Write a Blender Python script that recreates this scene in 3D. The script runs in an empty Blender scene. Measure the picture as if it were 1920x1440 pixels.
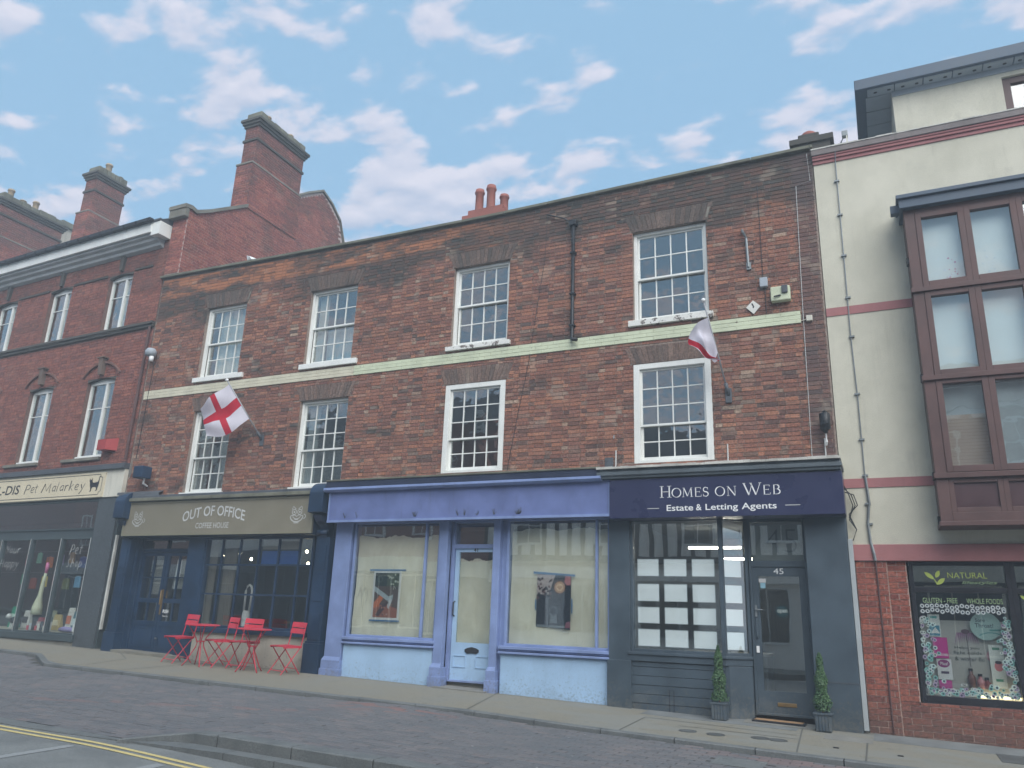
import bpy, math, random
from mathutils import Vector, Matrix
random.seed(7)
R = math.radians
SC = bpy.context.scene
COL = SC.collection

# ------------------------------------------------------------------ camera, sky, sun, exposure
def make_camera():
    f, yaw, pit, rol = 1462.8, R(-25.64808032), R(16.81526545), R(2.12230508)
    F = Vector((math.sin(yaw)*math.cos(pit), math.cos(yaw)*math.cos(pit), math.sin(pit)))
    r0 = Vector((math.cos(yaw), -math.sin(yaw), 0)); u0 = r0.cross(F)
    c, s = math.cos(rol), math.sin(rol)
    Rt = r0*c + u0*s; U = -r0*s + u0*c
    cam = bpy.data.cameras.new('camera'); o = bpy.data.objects.new('camera', cam); COL.objects.link(o)
    m = Matrix((Rt, U, -F)).transposed().to_4x4(); m.translation = Vector((0, -12, 1.25))
    o.matrix_world = m
    cam.sensor_width = 36; cam.lens = 36*f/1920; cam.clip_end = 2000; cam.clip_start = .05
    SC.camera = o
make_camera()
SUN_EL, SUN_AZ = 44, 142            # azimuth measured from +y towards +x
W = bpy.data.worlds.new('World'); SC.world = W; W.use_nodes = True
def world():
    nt = W.node_tree; N = nt.nodes; L = nt.links; N.clear()
    out = N.new('ShaderNodeOutputWorld'); bg = N.new('ShaderNodeBackground'); bg.inputs[1].default_value = 0.05
    sky = N.new('ShaderNodeTexSky'); sky.sky_type = 'NISHITA'; sky.sun_disc = False
    sky.sun_elevation = R(SUN_EL); sky.sun_rotation = R(SUN_AZ); sky.air_density = 1.0; sky.dust_density = 1.2; sky.ozone_density = 1.6
    tc = N.new('ShaderNodeTexCoord'); sep = N.new('ShaderNodeSeparateXYZ'); L.new(tc.outputs['Generated'], sep.inputs[0])
    def mth(op, a, b=None, clamp=False):
        n = N.new('ShaderNodeMath'); n.operation = op; n.use_clamp = clamp
        for i, v in enumerate((a, b)):
            if v is None: continue
            if isinstance(v, (int, float)): n.inputs[i].default_value = v
            else: L.new(v, n.inputs[i])
        return n.outputs[0]
    zz = mth('ADD', mth('MAXIMUM', sep.outputs[2], 0.0), 0.10)
    cx = mth('DIVIDE', sep.outputs[0], zz); cy = mth('DIVIDE', sep.outputs[1], zz)
    cmb = N.new('ShaderNodeCombineXYZ'); L.new(mth('MULTIPLY', cx, .8), cmb.inputs[0]); L.new(mth('MULTIPLY', cy, 1.15), cmb.inputs[1]); cmb.inputs[2].default_value = 4.3
    def density(vec):
        n1 = N.new('ShaderNodeTexNoise'); n1.inputs['Scale'].default_value = 8.8; n1.inputs['Detail'].default_value = 10; n1.inputs['Roughness'].default_value = .50; n1.inputs['Distortion'].default_value = .1
        L.new(vec, n1.inputs['Vector'])
        n2 = N.new('ShaderNodeTexNoise'); n2.inputs['Scale'].default_value = 2.3; n2.inputs['Detail'].default_value = 2
        L.new(vec, n2.inputs['Vector'])
        return mth('ADD', n1.outputs[0], mth('MULTIPLY', mth('SUBTRACT', n2.outputs[0], .5), .62))
    low = mth('MULTIPLY', mth('SUBTRACT', 0.62, sep.outputs[2]), 0.20)      # more cloud towards the horizon
    d0 = density(cmb.outputs[0]); dens = mth('ADD', d0, low)
    sh = N.new('ShaderNodeVectorMath'); sh.operation = 'MULTIPLY'; L.new(cmb.outputs[0], sh.inputs[0]); sh.inputs[1].default_value = (.975, .975, 1)
    lit = mth('ADD', mth('MULTIPLY', mth('SUBTRACT', d0, density(sh.outputs[0])), 3.2), .55, True)   # sunward edges of each cloud are brighter than its base
    mr = N.new('ShaderNodeMapRange'); mr.interpolation_type = 'SMOOTHSTEP'; L.new(dens, mr.inputs[0])
    mr.inputs[1].default_value = .48; mr.inputs[2].default_value = .61
    cc = N.new('ShaderNodeMix'); cc.data_type = 'RGBA'; L.new(lit, cc.inputs[0])
    cc.inputs[6].default_value = (3.5, 3.9, 5.0, 1); cc.inputs[7].default_value = (5.9, 5.6, 6.2, 1)
    # haze veil over the blue
    hz = N.new('ShaderNodeMix'); hz.data_type = 'RGBA'; hz.inputs[0].default_value = .74
    L.new(sky.outputs[0], hz.inputs[6]); hz.inputs[7].default_value = (2.45, 4.3, 6.1, 1)
    mx = N.new('ShaderNodeMix'); mx.data_type = 'RGBA'; L.new(mth('MULTIPLY', mr.outputs[0], .80), mx.inputs[0])
    L.new(hz.outputs[2], mx.inputs[6]); L.new(cc.outputs[2], mx.inputs[7])
    L.new(mx.outputs[2], bg.inputs[0]); L.new(bg.outputs[0], out.inputs[0])
world()
sl = bpy.data.lights.new('sun', 'SUN'); sl.energy = 1.5; sl.angle = R(58); sl.color = (1, .98, .94)
so = bpy.data.objects.new('sun', sl); COL.objects.link(so)
sd = Vector((math.sin(R(SUN_AZ))*math.cos(R(SUN_EL)), math.cos(R(SUN_AZ))*math.cos(R(SUN_EL)), math.sin(R(SUN_EL))))
so.rotation_euler = sd.to_track_quat('Z', 'Y').to_euler(); so.location = (5, 10, 30)
SC.view_settings.view_transform = 'Standard'; SC.view_settings.look = 'None'; SC.view_settings.gamma = 1
SC.view_settings.use_curve_mapping = False; SC.view_settings.exposure = 1.62
SC.render.engine = 'CYCLES'

# ------------------------------------------------------------------ materials
MATS = {}
def rgb(r, g, b):   # sRGB 0-255 to linear
    def c(v):
        v /= 255; return v/12.92 if v <= .04045 else ((v+.055)/1.055)**2.4
    return (c(r), c(g), c(b), 1)
class NT:
    def __init__(s, name):
        s.m = bpy.data.materials.new(name); s.m.use_nodes = True; s.nt = s.m.node_tree
        s.N = s.nt.nodes; s.L = s.nt.links; s.N.clear()
        s.out = s.N.new('ShaderNodeOutputMaterial')
        g = s.N.new('ShaderNodeNewGeometry'); s.pos = g.outputs['Position']
    def set(s, sock, v):
        if hasattr(v, 'is_output') or isinstance(v, bpy.types.NodeSocket): s.L.new(v, sock)
        else:
            if isinstance(v, tuple) and len(v) == 3 and sock.type == 'RGBA': v = v+(1,)
            sock.default_value = v
    def math(s, op, a, b=0.0, c=None, clamp=False):
        n = s.N.new('ShaderNodeMath'); n.operation = op; n.use_clamp = clamp
        s.set(n.inputs[0], a); s.set(n.inputs[1], b)
        if c is not None: s.set(n.inputs[2], c)
        return n.outputs[0]
    def mix(s, f, a, b, mode='MIX'):
        n = s.N.new('ShaderNodeMix'); n.data_type = 'RGBA'; n.blend_type = mode
        s.set(n.inputs[0], f); s.set(n.inputs[6], a); s.set(n.inputs[7], b); return n.outputs[2]
    def noise(s, scale, detail=4, rough=.55, vec=None, sc3=None, dist=0):
        n = s.N.new('ShaderNodeTexNoise'); n.inputs['Scale'].default_value = scale; n.inputs['Detail'].default_value = detail
        n.inputs['Roughness'].default_value = rough; n.inputs['Distortion'].default_value = dist
        v = vec or s.pos
        if sc3:
            mp = s.N.new('ShaderNodeVectorMath'); mp.operation = 'MULTIPLY'; s.L.new(v, mp.inputs[0]); mp.inputs[1].default_value = sc3; v = mp.outputs[0]
        s.L.new(v, n.inputs['Vector']); return n.outputs[0]
    def rng(s, v, a, b, c=0.0, d=1.0, smooth=True):
        n = s.N.new('ShaderNodeMapRange'); n.interpolation_type = 'SMOOTHSTEP' if smooth else 'LINEAR'
        s.set(n.inputs[0], v)
        for i, q in enumerate((a, b, c, d)): n.inputs[i+1].default_value = q
        return n.outputs[0]
    def ramp(s, v, stops, const=False):
        n = s.N.new('ShaderNodeValToRGB'); s.set(n.inputs[0], v); cr = n.color_ramp
        if const: cr.interpolation = 'CONSTANT'
        while len(cr.elements) > 1: cr.elements.remove(cr.elements[-1])
        cr.elements[0].position = stops[0][0]; cr.elements[0].color = stops[0][1]
        for p, c in stops[1:]:
            e = cr.elements.new(p); e.color = c
        return n.outputs[0]
    def xyz(s):
        n = s.N.new('ShaderNodeSeparateXYZ'); s.L.new(s.pos, n.inputs[0]); return n.outputs
    def rnd(s):
        a = s.N.new('ShaderNodeAttribute'); a.attribute_name = 'rnd'
        o = s.N.new('ShaderNodeObjectInfo')
        return s.math('FRACT', s.math('ADD', a.outputs['Fac'], o.outputs['Random']))
    def bump(s, h, strength=.3, dist=.01):
        n = s.N.new('ShaderNodeBump'); n.inputs['Strength'].default_value = strength; n.inputs['Distance'].default_value = dist
        s.L.new(h, n.inputs['Height']); return n.outputs[0]
    def bsdf(s, col, rough=.6, metal=0.0, nrm=None, spec=.4, **kw):
        b = s.N.new('ShaderNodeBsdfPrincipled')
        s.set(b.inputs['Base Color'], col); s.set(b.inputs['Roughness'], rough); b.inputs['Metallic'].default_value = metal
        b.inputs['Specular IOR Level'].default_value = spec
        if nrm is not None: s.L.new(nrm, b.inputs['Normal'])
        for k, v in kw.items(): s.set(b.inputs[k.replace('_', ' ')], v)
        s.L.new(b.outputs[0], s.out.inputs[0]); return b
def sc(c, k): return (min(c[0]*k, 1), min(c[1]*k, 1), min(c[2]*k, 1), 1)
def mixc(a, b, t): return tuple(a[i]*(1-t)+b[i]*t for i in range(3))+(1,)
def paint(name, col, rough=.5, wear=.25, dirt=None, bumpy=.08, grain=None, metal=0.0, foot=0):
    if name in MATS: return MATS[name]
    n = NT(name)
    a = n.noise(2.2, 6, .6); b = n.noise(45, 3, .6)
    c = n.mix(n.rng(a, .3, .72), sc(col, 1-wear*.6), sc(col, 1+wear*.35))
    c = n.mix(n.rng(b, .4, .75, 0, .35*wear+.05), c, sc(col, .7))
    if dirt:
        st = n.noise(1.0, 7, .7, sc3=(9, 9, .9))
        c = n.mix(n.math('MULTIPLY', n.rng(st, .52, .8), dirt), c, (.06, .06, .05, 1))
    if foot:
        X, Y, Z = n.xyz(); q = n.math('ADD', n.noise(26, 6, .75), n.rng(Z, .95, .05, -.10, .10, smooth=False))
        c = n.mix(n.math('MULTIPLY', n.rng(q, .58, .66), foot), c, (.13, .12, .10, 1)); c = n.mix(n.rng(n.math('ADD', n.noise(5, 5, .7), n.rng(Z, .6, .05, -.15, .12, smooth=False)), .5, .7, 0, foot*.5), c, (.20, .20, .18, 1))
    h = n.noise(60 if not grain else 8, 4, .6, sc3=grain)
    n.bsdf(c, n.rng(a, .2, .8, rough-.08, rough+.12), metal, n.bump(h, bumpy, .01))
    MATS[name] = n.m; return n.m
def emis(name, col, st):
    if name in MATS: return MATS[name]
    n = NT(name); e = n.N.new('ShaderNodeEmission'); e.inputs[0].default_value = col; e.inputs[1].default_value = st
    n.L.new(e.outputs[0], n.out.inputs[0]); MATS[name] = n.m; return n.m
def glass(name, base=.05, edge=.5, tint=(.93, .97, .96), warp=.05, wscale=2.5):
    if name in MATS: return MATS[name]
    n = NT(name)
    lw = n.N.new('ShaderNodeLayerWeight'); lw.inputs[0].default_value = .5
    fac = n.math('ADD', base, n.math('MULTIPLY', n.math('POWER', lw.outputs['Facing'], 3.0), edge))
    tr = n.N.new('ShaderNodeBsdfTransparent'); tr.inputs[0].default_value = tint+(1,)
    gl = n.N.new('ShaderNodeBsdfGlossy'); gl.inputs['Roughness'].default_value = .01; gl.inputs[0].default_value = (1, 1, 1, 1)
    hh = n.noise(wscale, 2, .5)
    n.L.new(n.bump(hh, warp, .1), gl.inputs['Normal'])
    mx = n.N.new('ShaderNodeMixShader'); n.L.new(fac, mx.inputs[0]); n.L.new(tr.outputs[0], mx.inputs[1]); n.L.new(gl.outputs[0], mx.inputs[2])
    n.L.new(mx.outputs[0], n.out.inputs[0]); MATS[name] = n.m; return n.m

def brickmat(name, stops, soot=0.0, sootcol=(.045, .05, .048, 1), orange=0.0, sparkle=.3, rightdark=False, lowdirt=0.0, zs=(7.0, 8.6)):
    if name in MATS: return MATS[name]
    n = NT(name); X, Y, Z = n.xyz()
    r = n.rnd(); c = n.ramp(r, stops)
    fine = n.noise(30, 5, .72); med = n.noise(9, 4, .6)
    c = n.mix(n.rng(fine, .35, .68), sc_node(n, c, .62), sc_node(n, c, 1.38))
    c = n.mix(n.rng(med, .5, .8, 0, .45), c, (.10, .075, .07, 1))
    if orange:
        o = n.noise(.9, 5, .6, sc3=(.6, 1, 2.2))
        f = n.math('MULTIPLY', n.rng(o, .50, .62), n.rng(Z, 7.2, 8.4, .12, 1))
        f = n.math('MULTIPLY', f, n.rng(r, .1, .5, .25, 1)); f = n.math('MULTIPLY', f, orange)
        c = n.mix(f, c, (.42, .155, .07, 1))
    if soot:
        o = n.noise(1.0, 6, .62, sc3=(.55, 1, 1.6), dist=.3)
        hgt = n.rng(Z, zs[0], zs[1], 0, .26)
        f = n.rng(n.math('ADD', o, hgt), .54, .70)
        f = n.math('MULTIPLY', f, n.rng(r, 0, 1, .65, 1)); f = n.math('MULTIPLY', f, soot)
        c = n.mix(f, c, sootcol)
    if orange:
        o2 = n.noise(1.0, 5, .65, sc3=(.8, 1, 3.0)); f = n.math('MULTIPLY', n.math('MULTIPLY', n.rng(Z, 8.18, 8.30), n.rng(X, -4.5, -8.5)), n.rng(o2, .42, .55))
        c = n.mix(n.math('MULTIPLY', f, n.rng(r, .15, .5, .3, .85)), c, (.40, .165, .085, 1))
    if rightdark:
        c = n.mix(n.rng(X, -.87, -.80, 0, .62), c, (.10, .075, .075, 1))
    # pale repaired or lime-stained bricks
    w = n.math('MULTIPLY', n.rng(n.noise(1.7, 3, .5), .56, .66), n.rng(n.math('FRACT', n.math('MULTIPLY', r, 7.3)), .55, .6))
    c = n.mix(n.math('MULTIPLY', w, sparkle), c, (.44, .37, .29, 1))
    if lowdirt: c = n.mix(n.rng(Z, .75, 0, 0, lowdirt), c, (.075, .07, .06, 1))
    n.bsdf(c, .86, 0, n.bump(n.noise(55, 5, .7), .5, .008), .25)
    MATS[name] = n.m; return n.m
def sc_node(n, c, k):
    v = n.N.new('ShaderNodeVectorMath'); v.operation = 'SCALE'; n.L.new(c, v.inputs[0]); v.inputs[3].default_value = k; return v.outputs[0]

OLD = [(0, (.215, .100, .077, 1)), (.14, (.26, .118, .084, 1)), (.28, (.155, .078, .066, 1)), (.40, (.32, .145, .095, 1)), (.50, (.105, .066, .060, 1)),
       (.60, (.23, .112, .088, 1)), (.72, (.35, .168, .11, 1)), (.81, (.185, .094, .078, 1)), (.88, (.28, .165, .125, 1)), (.94, (.10, .072, .066, 1)), (1, (.36, .26, .195, 1))]
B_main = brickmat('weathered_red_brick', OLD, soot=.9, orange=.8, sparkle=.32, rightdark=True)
B_left = brickmat('dark_red_brick', [(0, (.21, .078, .062, 1)), (.3, (.265, .10, .076, 1)), (.5, (.16, .068, .060, 1)), (.75, (.31, .122, .088, 1)), (1, (.21, .09, .08, 1))], soot=.35, sparkle=.12, zs=(7, 12))
B_gable = brickmat('gable_red_brick', [(0, (.25, .085, .07, 1)), (.4, (.33, .12, .095, 1)), (.6, (.22, .08, .075, 1)), (1, (.36, .14, .10, 1))], soot=.55, sparkle=.1, zs=(10.5, 14.6))
B_shop = brickmat('modern_red_brick', [(0, (.24, .075, .056, 1)), (.35, (.31, .10, .07, 1)), (.6, (.18, .062, .052, 1)), (1, (.34, .115, .08, 1))], sparkle=.05, lowdirt=.6)
B_far = brickmat('opposite_red_brick', [(0, (.25, .12, .10, 1)), (.5, (.33, .16, .12, 1)), (1, (.28, .12, .10, 1))], sparkle=0)
def mortar(name, col, soot=0.0):
    n = NT(name); X, Y, Z = n.xyz()
    c = n.mix(n.rng(n.noise(30, 4), .3, .7), sc(col, .7), sc(col, 1.15))
    if soot:
        o = n.noise(1.0, 6, .62, sc3=(.55, 1, 1.6), dist=.3)
        f = n.rng(n.math('ADD', o, n.rng(Z, 7.0, 8.6, 0, .21)), .56, .74); c = n.mix(n.math('MULTIPLY', f, soot), c, (.05, .05, .048, 1))
    n.bsdf(c, .9, 0, n.bump(n.noise(80, 4), .4, .006), .2); MATS[name] = n.m; return n.m
Mo_old = mortar('lime_mortar', (.27, .215, .18, 1), .7); Mo_new = mortar('pink_mortar', (.46, .34, .29, 1)); Mo_gable = mortar('gable_mortar', (.46, .38, .35, 1)); Mo_left = mortar('left_mortar', (.16, .10, .085, 1))
WHITE = paint('white_gloss_paint', (.72, .73, .70, 1), .35, .12, dirt=.18)
OLDWHITE = paint('weathered_white_paint', (.60, .60, .56, 1), .6, .35, dirt=.55)
BLUE = paint('dark_blue_paint', (.014, .036, .078, 1), .38, .5, bumpy=.05)
GREY = paint('slate_grey_paint', (.055, .078, .10, 1), .45, .35, bumpy=.06, foot=.45)
NAVY = paint('navy_sign_panel', (.026, .030, .078, 1), .3, .15, bumpy=.02)
LILAC = paint('lilac_paint', (.21, .28, .50, 1), .45, .3, dirt=.25, foot=.6)
LILACF = paint('lilac_fascia_paint', (.135, .175, .37, 1), .5, .3, dirt=.35)
PALEB = paint('pale_blue_paint', (.35, .51, .70, 1), .45, .15, dirt=.15, foot=.4)
TAUPE = paint('taupe_sign_panel', (.20, .182, .135, 1), .45, .12, bumpy=.02)
BEIGE = paint('beige_render_paint', (.40, .37, .31, 1), .8, .2, dirt=.3, foot=.6)
LEAD = paint('lead_flashing', (.075, .085, .10, 1), .55, .5, dirt=.4)
STONE = paint('weathered_stone', (.20, .19, .16, 1), .85, .5, dirt=.5, bumpy=.5)
SMOKE = paint('sooty_stone', (.075, .072, .065, 1), .9, .5, bumpy=.5)
DARKW = paint('grey_mossy_capping', (.15, .15, .115, 1), .9, .6, dirt=.5, bumpy=.5)
FLASH = paint('flaking_white_flashing', (.50, .49, .45, 1), .8, .6, dirt=.9, bumpy=.4)
CREAM = paint('cream_sign_board', (.62, .55, .40, 1), .5, .1)
WBOARD = paint('ivory_board', (.60, .58, .50, 1), .6, .15, dirt=.25)
INK = paint('black_lettering', (.02, .02, .025, 1), .5, .1)
LETW = paint('white_lettering', (.75, .76, .76, 1), .4, .05)
LETS = paint('silver_lettering', (.50, .51, .50, 1), .5, .2)
SHOPG = paint('petshop_grey_frame', (.05, .068, .075, 1), .5, .25)
BLACK = paint('black_plastic', (.014, .016, .02, 1), .45, .2)
IRON = paint('galvanised_iron', (.22, .24, .25, 1), .5, .4, metal=.6)
REDM = paint('red_powder_coat', (.52, .035, .06, 1), .38, .1, bumpy=.03)
TERRA = paint('terracotta', (.28, .10, .08, 1), .8, .3, dirt=.4)
POTY = paint('buff_clay', (.32, .25, .17, 1), .85, .4, dirt=.4)
MAROON = paint('maroon_stain', (.10, .052, .048, 1), .5, .4, bumpy=.15, grain=(3, 3, 30))
PINKR = paint('pink_render', (.36, .155, .155, 1), .85, .2, dirt=.2, bumpy=.4)
BLUEGREY = paint('blue_grey_metal', (.07, .10, .14, 1), .5, .2)
SOFFIT = paint('soffit_panels', (.32, .36, .40, 1), .6, .2)
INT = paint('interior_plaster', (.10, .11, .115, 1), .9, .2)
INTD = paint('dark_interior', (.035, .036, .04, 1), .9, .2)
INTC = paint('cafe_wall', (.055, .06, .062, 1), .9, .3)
FLOORI = paint('interior_boards', (.09, .06, .045, 1), .6, .4)
CURT = paint('net_curtain', (.42, .42, .40, 1), .9, .2)
TILE = paint('slate_roof', (.06, .065, .075, 1), .7, .5, bumpy=.3)
BRASS = paint('old_brass', (.30, .20, .09, 1), .45, .4, metal=.7)
COIR = paint('coir', (.36, .22, .12, 1), .95, .4, bumpy=.8)
TAPE = paint('blue_tape', (.05, .20, .42, 1), .5, .2)
G_SASH = glass('old_sash_glass', .15, .55, warp=.06)
G_SHOP = glass('shop_plate_glass', .19, .60, tint=(.97, .99, .98), warp=.012, wscale=1.3)
G_PET = glass('pet_shop_glass', .08, .5, tint=(.97, .99, .98), warp=.012, wscale=1.3)
G_MOD = glass('modern_glazing', .10, .5, warp=.02, tint=(.96, .98, .98))
def rendermat():
    n = NT('cream_roughcast'); X, Y, Z = n.xyz()
    a = n.noise(1.1, 6, .65); b = n.noise(90, 5, .75)
    c = n.mix(n.rng(a, .3, .75), (.55, .53, .435, 1), (.68, .65, .54, 1)); c = n.mix(n.rng(b, .45, .7, 0, .5), c, (.33, .31, .25, 1))
    st = n.noise(1, 6, .7, sc3=(7, 7, .5)); c = n.mix(n.rng(st, .52, .78, 0, .28), c, (.25, .24, .20, 1)); e = n.noise(3.5, 7, .7); c = n.mix(n.rng(e, .55, .7, 0, .22), c, (.36, .35, .31, 1))
    n.bsdf(c, .95, 0, n.bump(b, .9, .012), .15); MATS['roughcast'] = n.m; return n.m
ROUGH = rendermat()
def flakesill():
    n = NT('flaking_sill_paint'); f = n.rng(n.noise(9, 6, .75), .54, .60)
    n.bsdf(n.mix(f, (.66, .66, .62, 1), (.12, .10, .09, 1)), .7, 0, n.bump(n.noise(22, 5, .7), .6, .01)); MATS['flake'] = n.m; return n.m
FLAKE = flakesill()
def bandmat(name, col):
    n = NT(name); f = n.rng(n.noise(9, 6, .7), .66, .70); g = n.noise(3, 5)
    c = n.mix(n.rng(g, .3, .7), sc(col, .88), sc(col, 1.06)); c = n.mix(f, c, (.10, .07, .06, 1))
    n.bsdf(c, .7, 0, n.bump(n.noise(50, 5), .5, .008)); MATS[name] = n.m; return n.m
BANDL = bandmat('cream_band_paint', (.56, .53, .41, 1)); BANDR = bandmat('pale_green_band_paint', (.54, .58, .42, 1))
def tilemat(name, col, s):
    n = NT(name); b = n.N.new('ShaderNodeTexBrick'); b.offset = 0.0
    mp = n.N.new('ShaderNodeMapping'); mp.inputs['Rotation'].default_value = (R(90), 0, 0); n.L.new(n.pos, mp.inputs[0]); n.L.new(mp.outputs[0], b.inputs['Vector'])
    b.inputs['Scale'].default_value = s; b.inputs['Brick Width'].default_value = 1; b.inputs['Row Height'].default_value = 1; b.inputs['Mortar Size'].default_value = .06
    b.inputs['Color1'].default_value = sc(col, .8); b.inputs['Color2'].default_value = sc(col, 1.25); b.inputs['Mortar'].default_value = sc(col, .5)
    n.bsdf(n.mix(n.rng(n.noise(2), .3, .7, 0, .3), b.outputs[0], sc(col, .6)), .4, 0, n.bump(b.outputs['Fac'], .3, .004)); return n.m
MOSAIC = tilemat('grey_mosaic_tile', (.075, .088, .098, 1), 40)
def groundmats():
    n = NT('asphalt'); a = n.noise(180, 3, .8); b = n.noise(1.2, 6, .6)
    c = n.mix(n.rng(a, .3, .7), (.10, .108, .108, 1), (.33, .34, .33, 1)); c = n.mix(n.rng(b, .3, .75, 0, .5), c, (.07, .075, .08, 1))
    n.bsdf(c, .85, 0, n.bump(a, .6, .01), .3); MATS['asphalt'] = n.m
    n = NT('exposed_aggregate_concrete'); a = n.noise(160, 3, .8); b = n.noise(1.6, 7, .65); d = n.noise(7, 5, .7)
    X, Y, Z = n.xyz()
    c = n.mix(n.rng(a, .35, .68), (.13, .125, .10, 1), (.33, .30, .24, 1)); c = n.mix(n.rng(b, .40, .72, 0, .55), c, (.20, .205, .19, 1))
    c = n.mix(n.rng(d, .56, .72, 0, .6), c, (.10, .10, .09, 1))
    c = n.mix(n.math('MULTIPLY', n.rng(X, -5.4, -3.5), n.rng(n.noise(.8, 4, sc3=(1, 2.4, 1)), .42, .58, 0, .6)), c, (.22, .225, .21, 1))
    c = n.mix(n.rng(Y, -.35, -.1, 0, .45), c, (.10, .10, .095, 1))
    n.bsdf(c, .85, 0, n.bump(a, .5, .008), .3); MATS['pavement'] = n.m
    n = NT('kerb_granite'); a = n.noise(120, 3, .8); b = n.noise(3, 6, .6)
    c = n.mix(n.rng(a, .3, .7), (.09, .097, .10, 1), (.21, .22, .215, 1)); c = n.mix(n.rng(b, .4, .7, 0, .6), c, (.085, .095, .10, 1))
    g = n.N.new('ShaderNodeNewGeometry'); s3 = n.N.new('ShaderNodeSeparateXYZ'); n.L.new(g.outputs['Normal'], s3.inputs[0])
    n.bsdf(c, .8, 0, n.bump(a, .4, .006), .3); MATS['kerb'] = n.m
    n = NT('block_paver'); r = n.rnd(); X, Y, Z = n.xyz()
    c = n.ramp(r, [(0, (.105, .108, .116, 1)), (.3, (.142, .135, .14, 1)), (.5, (.115, .12, .128, 1)), (.7, (.165, .15, .15, 1)), (.88, (.125, .128, .136, 1)), (1, (.18, .15, .145, 1))])
    a = n.noise(70, 4, .7); b = n.noise(.8, 6, .6)
    c = n.mix(n.rng(a, .3, .75, 0, .45), c, (.17, .165, .165, 1)); c = n.mix(n.rng(b, .40, .72, 0, .5), c, (.095, .108, .12, 1))
    # new red blocks laid where the service trench was filled
    lx = n.math('ABSOLUTE', n.math('ADD', X, 6.1))
    f = n.math('MULTIPLY', n.rng(lx, 1.2, .4), n.rng(r, .55, .62)); f = n.math('MULTIPLY', f, n.rng(Y, -3.1, -2.6))
    d2 = n.math('ABSOLUTE', n.math('ADD', n.math('ADD', X, 7.9), n.math('MULTIPLY', n.math('ADD', Y, 3.9), -2.0)))
    f = n.math('MAXIMUM', f, n.math('MULTIPLY', n.math('MULTIPLY', n.rng(d2, .4, .1), n.rng(r, .5, .6, 0, .45)), n.rng(Y, -5.2, -4.9)))
    f2 = n.math('MULTIPLY', n.rng(Y, -3.05, -2.85), n.math('MULTIPLY', n.rng(X, -2.6, -1.2), n.rng(r, .25, .35, 0, .25)))
    c = n.mix(n.math('MAXIMUM', n.math('MULTIPLY', f, .55), f2), c, (.25, .11, .09, 1))
    n.bsdf(c, .8, 0, n.bump(a, .5, .006), .35); MATS['paver'] = n.m
    n = NT('paver_bed_sand'); n.bsdf(n.mix(n.rng(n.noise(40), .3, .7), (.05, .05, .048, 1), (.10, .10, .09, 1)), .95); MATS['bed'] = n.m
    n = NT('worn_yellow_line'); f = n.rng(n.noise(60, 5, .8), .52, .66); n.bsdf(n.mix(f, (.58, .47, .20, 1), (.16, .155, .14, 1)), .8); MATS['yellow'] = n.m
    n = NT('worn_grey_marking'); f = n.rng(n.noise(50, 5, .8), .5, .7); n.bsdf(n.mix(f, (.27, .28, .28, 1), (.15, .155, .155, 1)), .8); MATS['mark'] = n.m
groundmats()
KRAFT = None
def papermat():
    n = NT('brown_lining_paper'); w = n.noise(3.2, 5, .6, sc3=(1.4, 1, .6), dist=1.2); v = n.noise(1.3, 3)
    c = n.mix(n.rng(w, .3, .7), (.76, .72, .58, 1), (.86, .83, .70, 1)); c = n.mix(n.rng(v, .4, .7, 0, .4), c, (.68, .63, .50, 1))
    n.bsdf(c, .55, 0, n.bump(w, .35, .04), .3); return n.m
KRAFT = papermat()
def flagmat():
    n = NT('red_cross_on_white_cloth'); uv = n.N.new('ShaderNodeUVMap'); s3 = n.N.new('ShaderNodeSeparateXYZ'); n.L.new(uv.outputs[0], s3.inputs[0])
    a = n.math('LESS_THAN', n.math('ABSOLUTE', n.math('SUBTRACT', s3.outputs[0], .5)), .075)
    b = n.math('LESS_THAN', n.math('ABSOLUTE', n.math('SUBTRACT', s3.outputs[1], .5)), .115)
    c = n.mix(n.math('MAXIMUM', a, b), (.66, .64, .72, 1), (.50, .02, .045, 1))
    p = n.bsdf(c, .8, 0, n.bump(n.noise(300, 2), .1, .002), .2)
    t = n.N.new('ShaderNodeBsdfTranslucent'); n.L.new(c, t.inputs[0]); mx = n.N.new('ShaderNodeMixShader'); mx.inputs[0].default_value = .3
    n.L.new(p.outputs[0], mx.inputs[1]); n.L.new(t.outputs[0], mx.inputs[2]); n.L.new(mx.outputs[0], n.out.inputs[0]); return n.m
FLAG = flagmat()
def leafmat():
    n = NT('box_leaves'); r = n.noise(60, 3, .7)
    n.bsdf(n.ramp(r, [(.3, (.025, .065, .025, 1)), (.55, (.06, .13, .05, 1)), (.72, (.20, .30, .16, 1))]), .5, 0, None, .4); return n.m
LEAF = leafmat()

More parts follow.
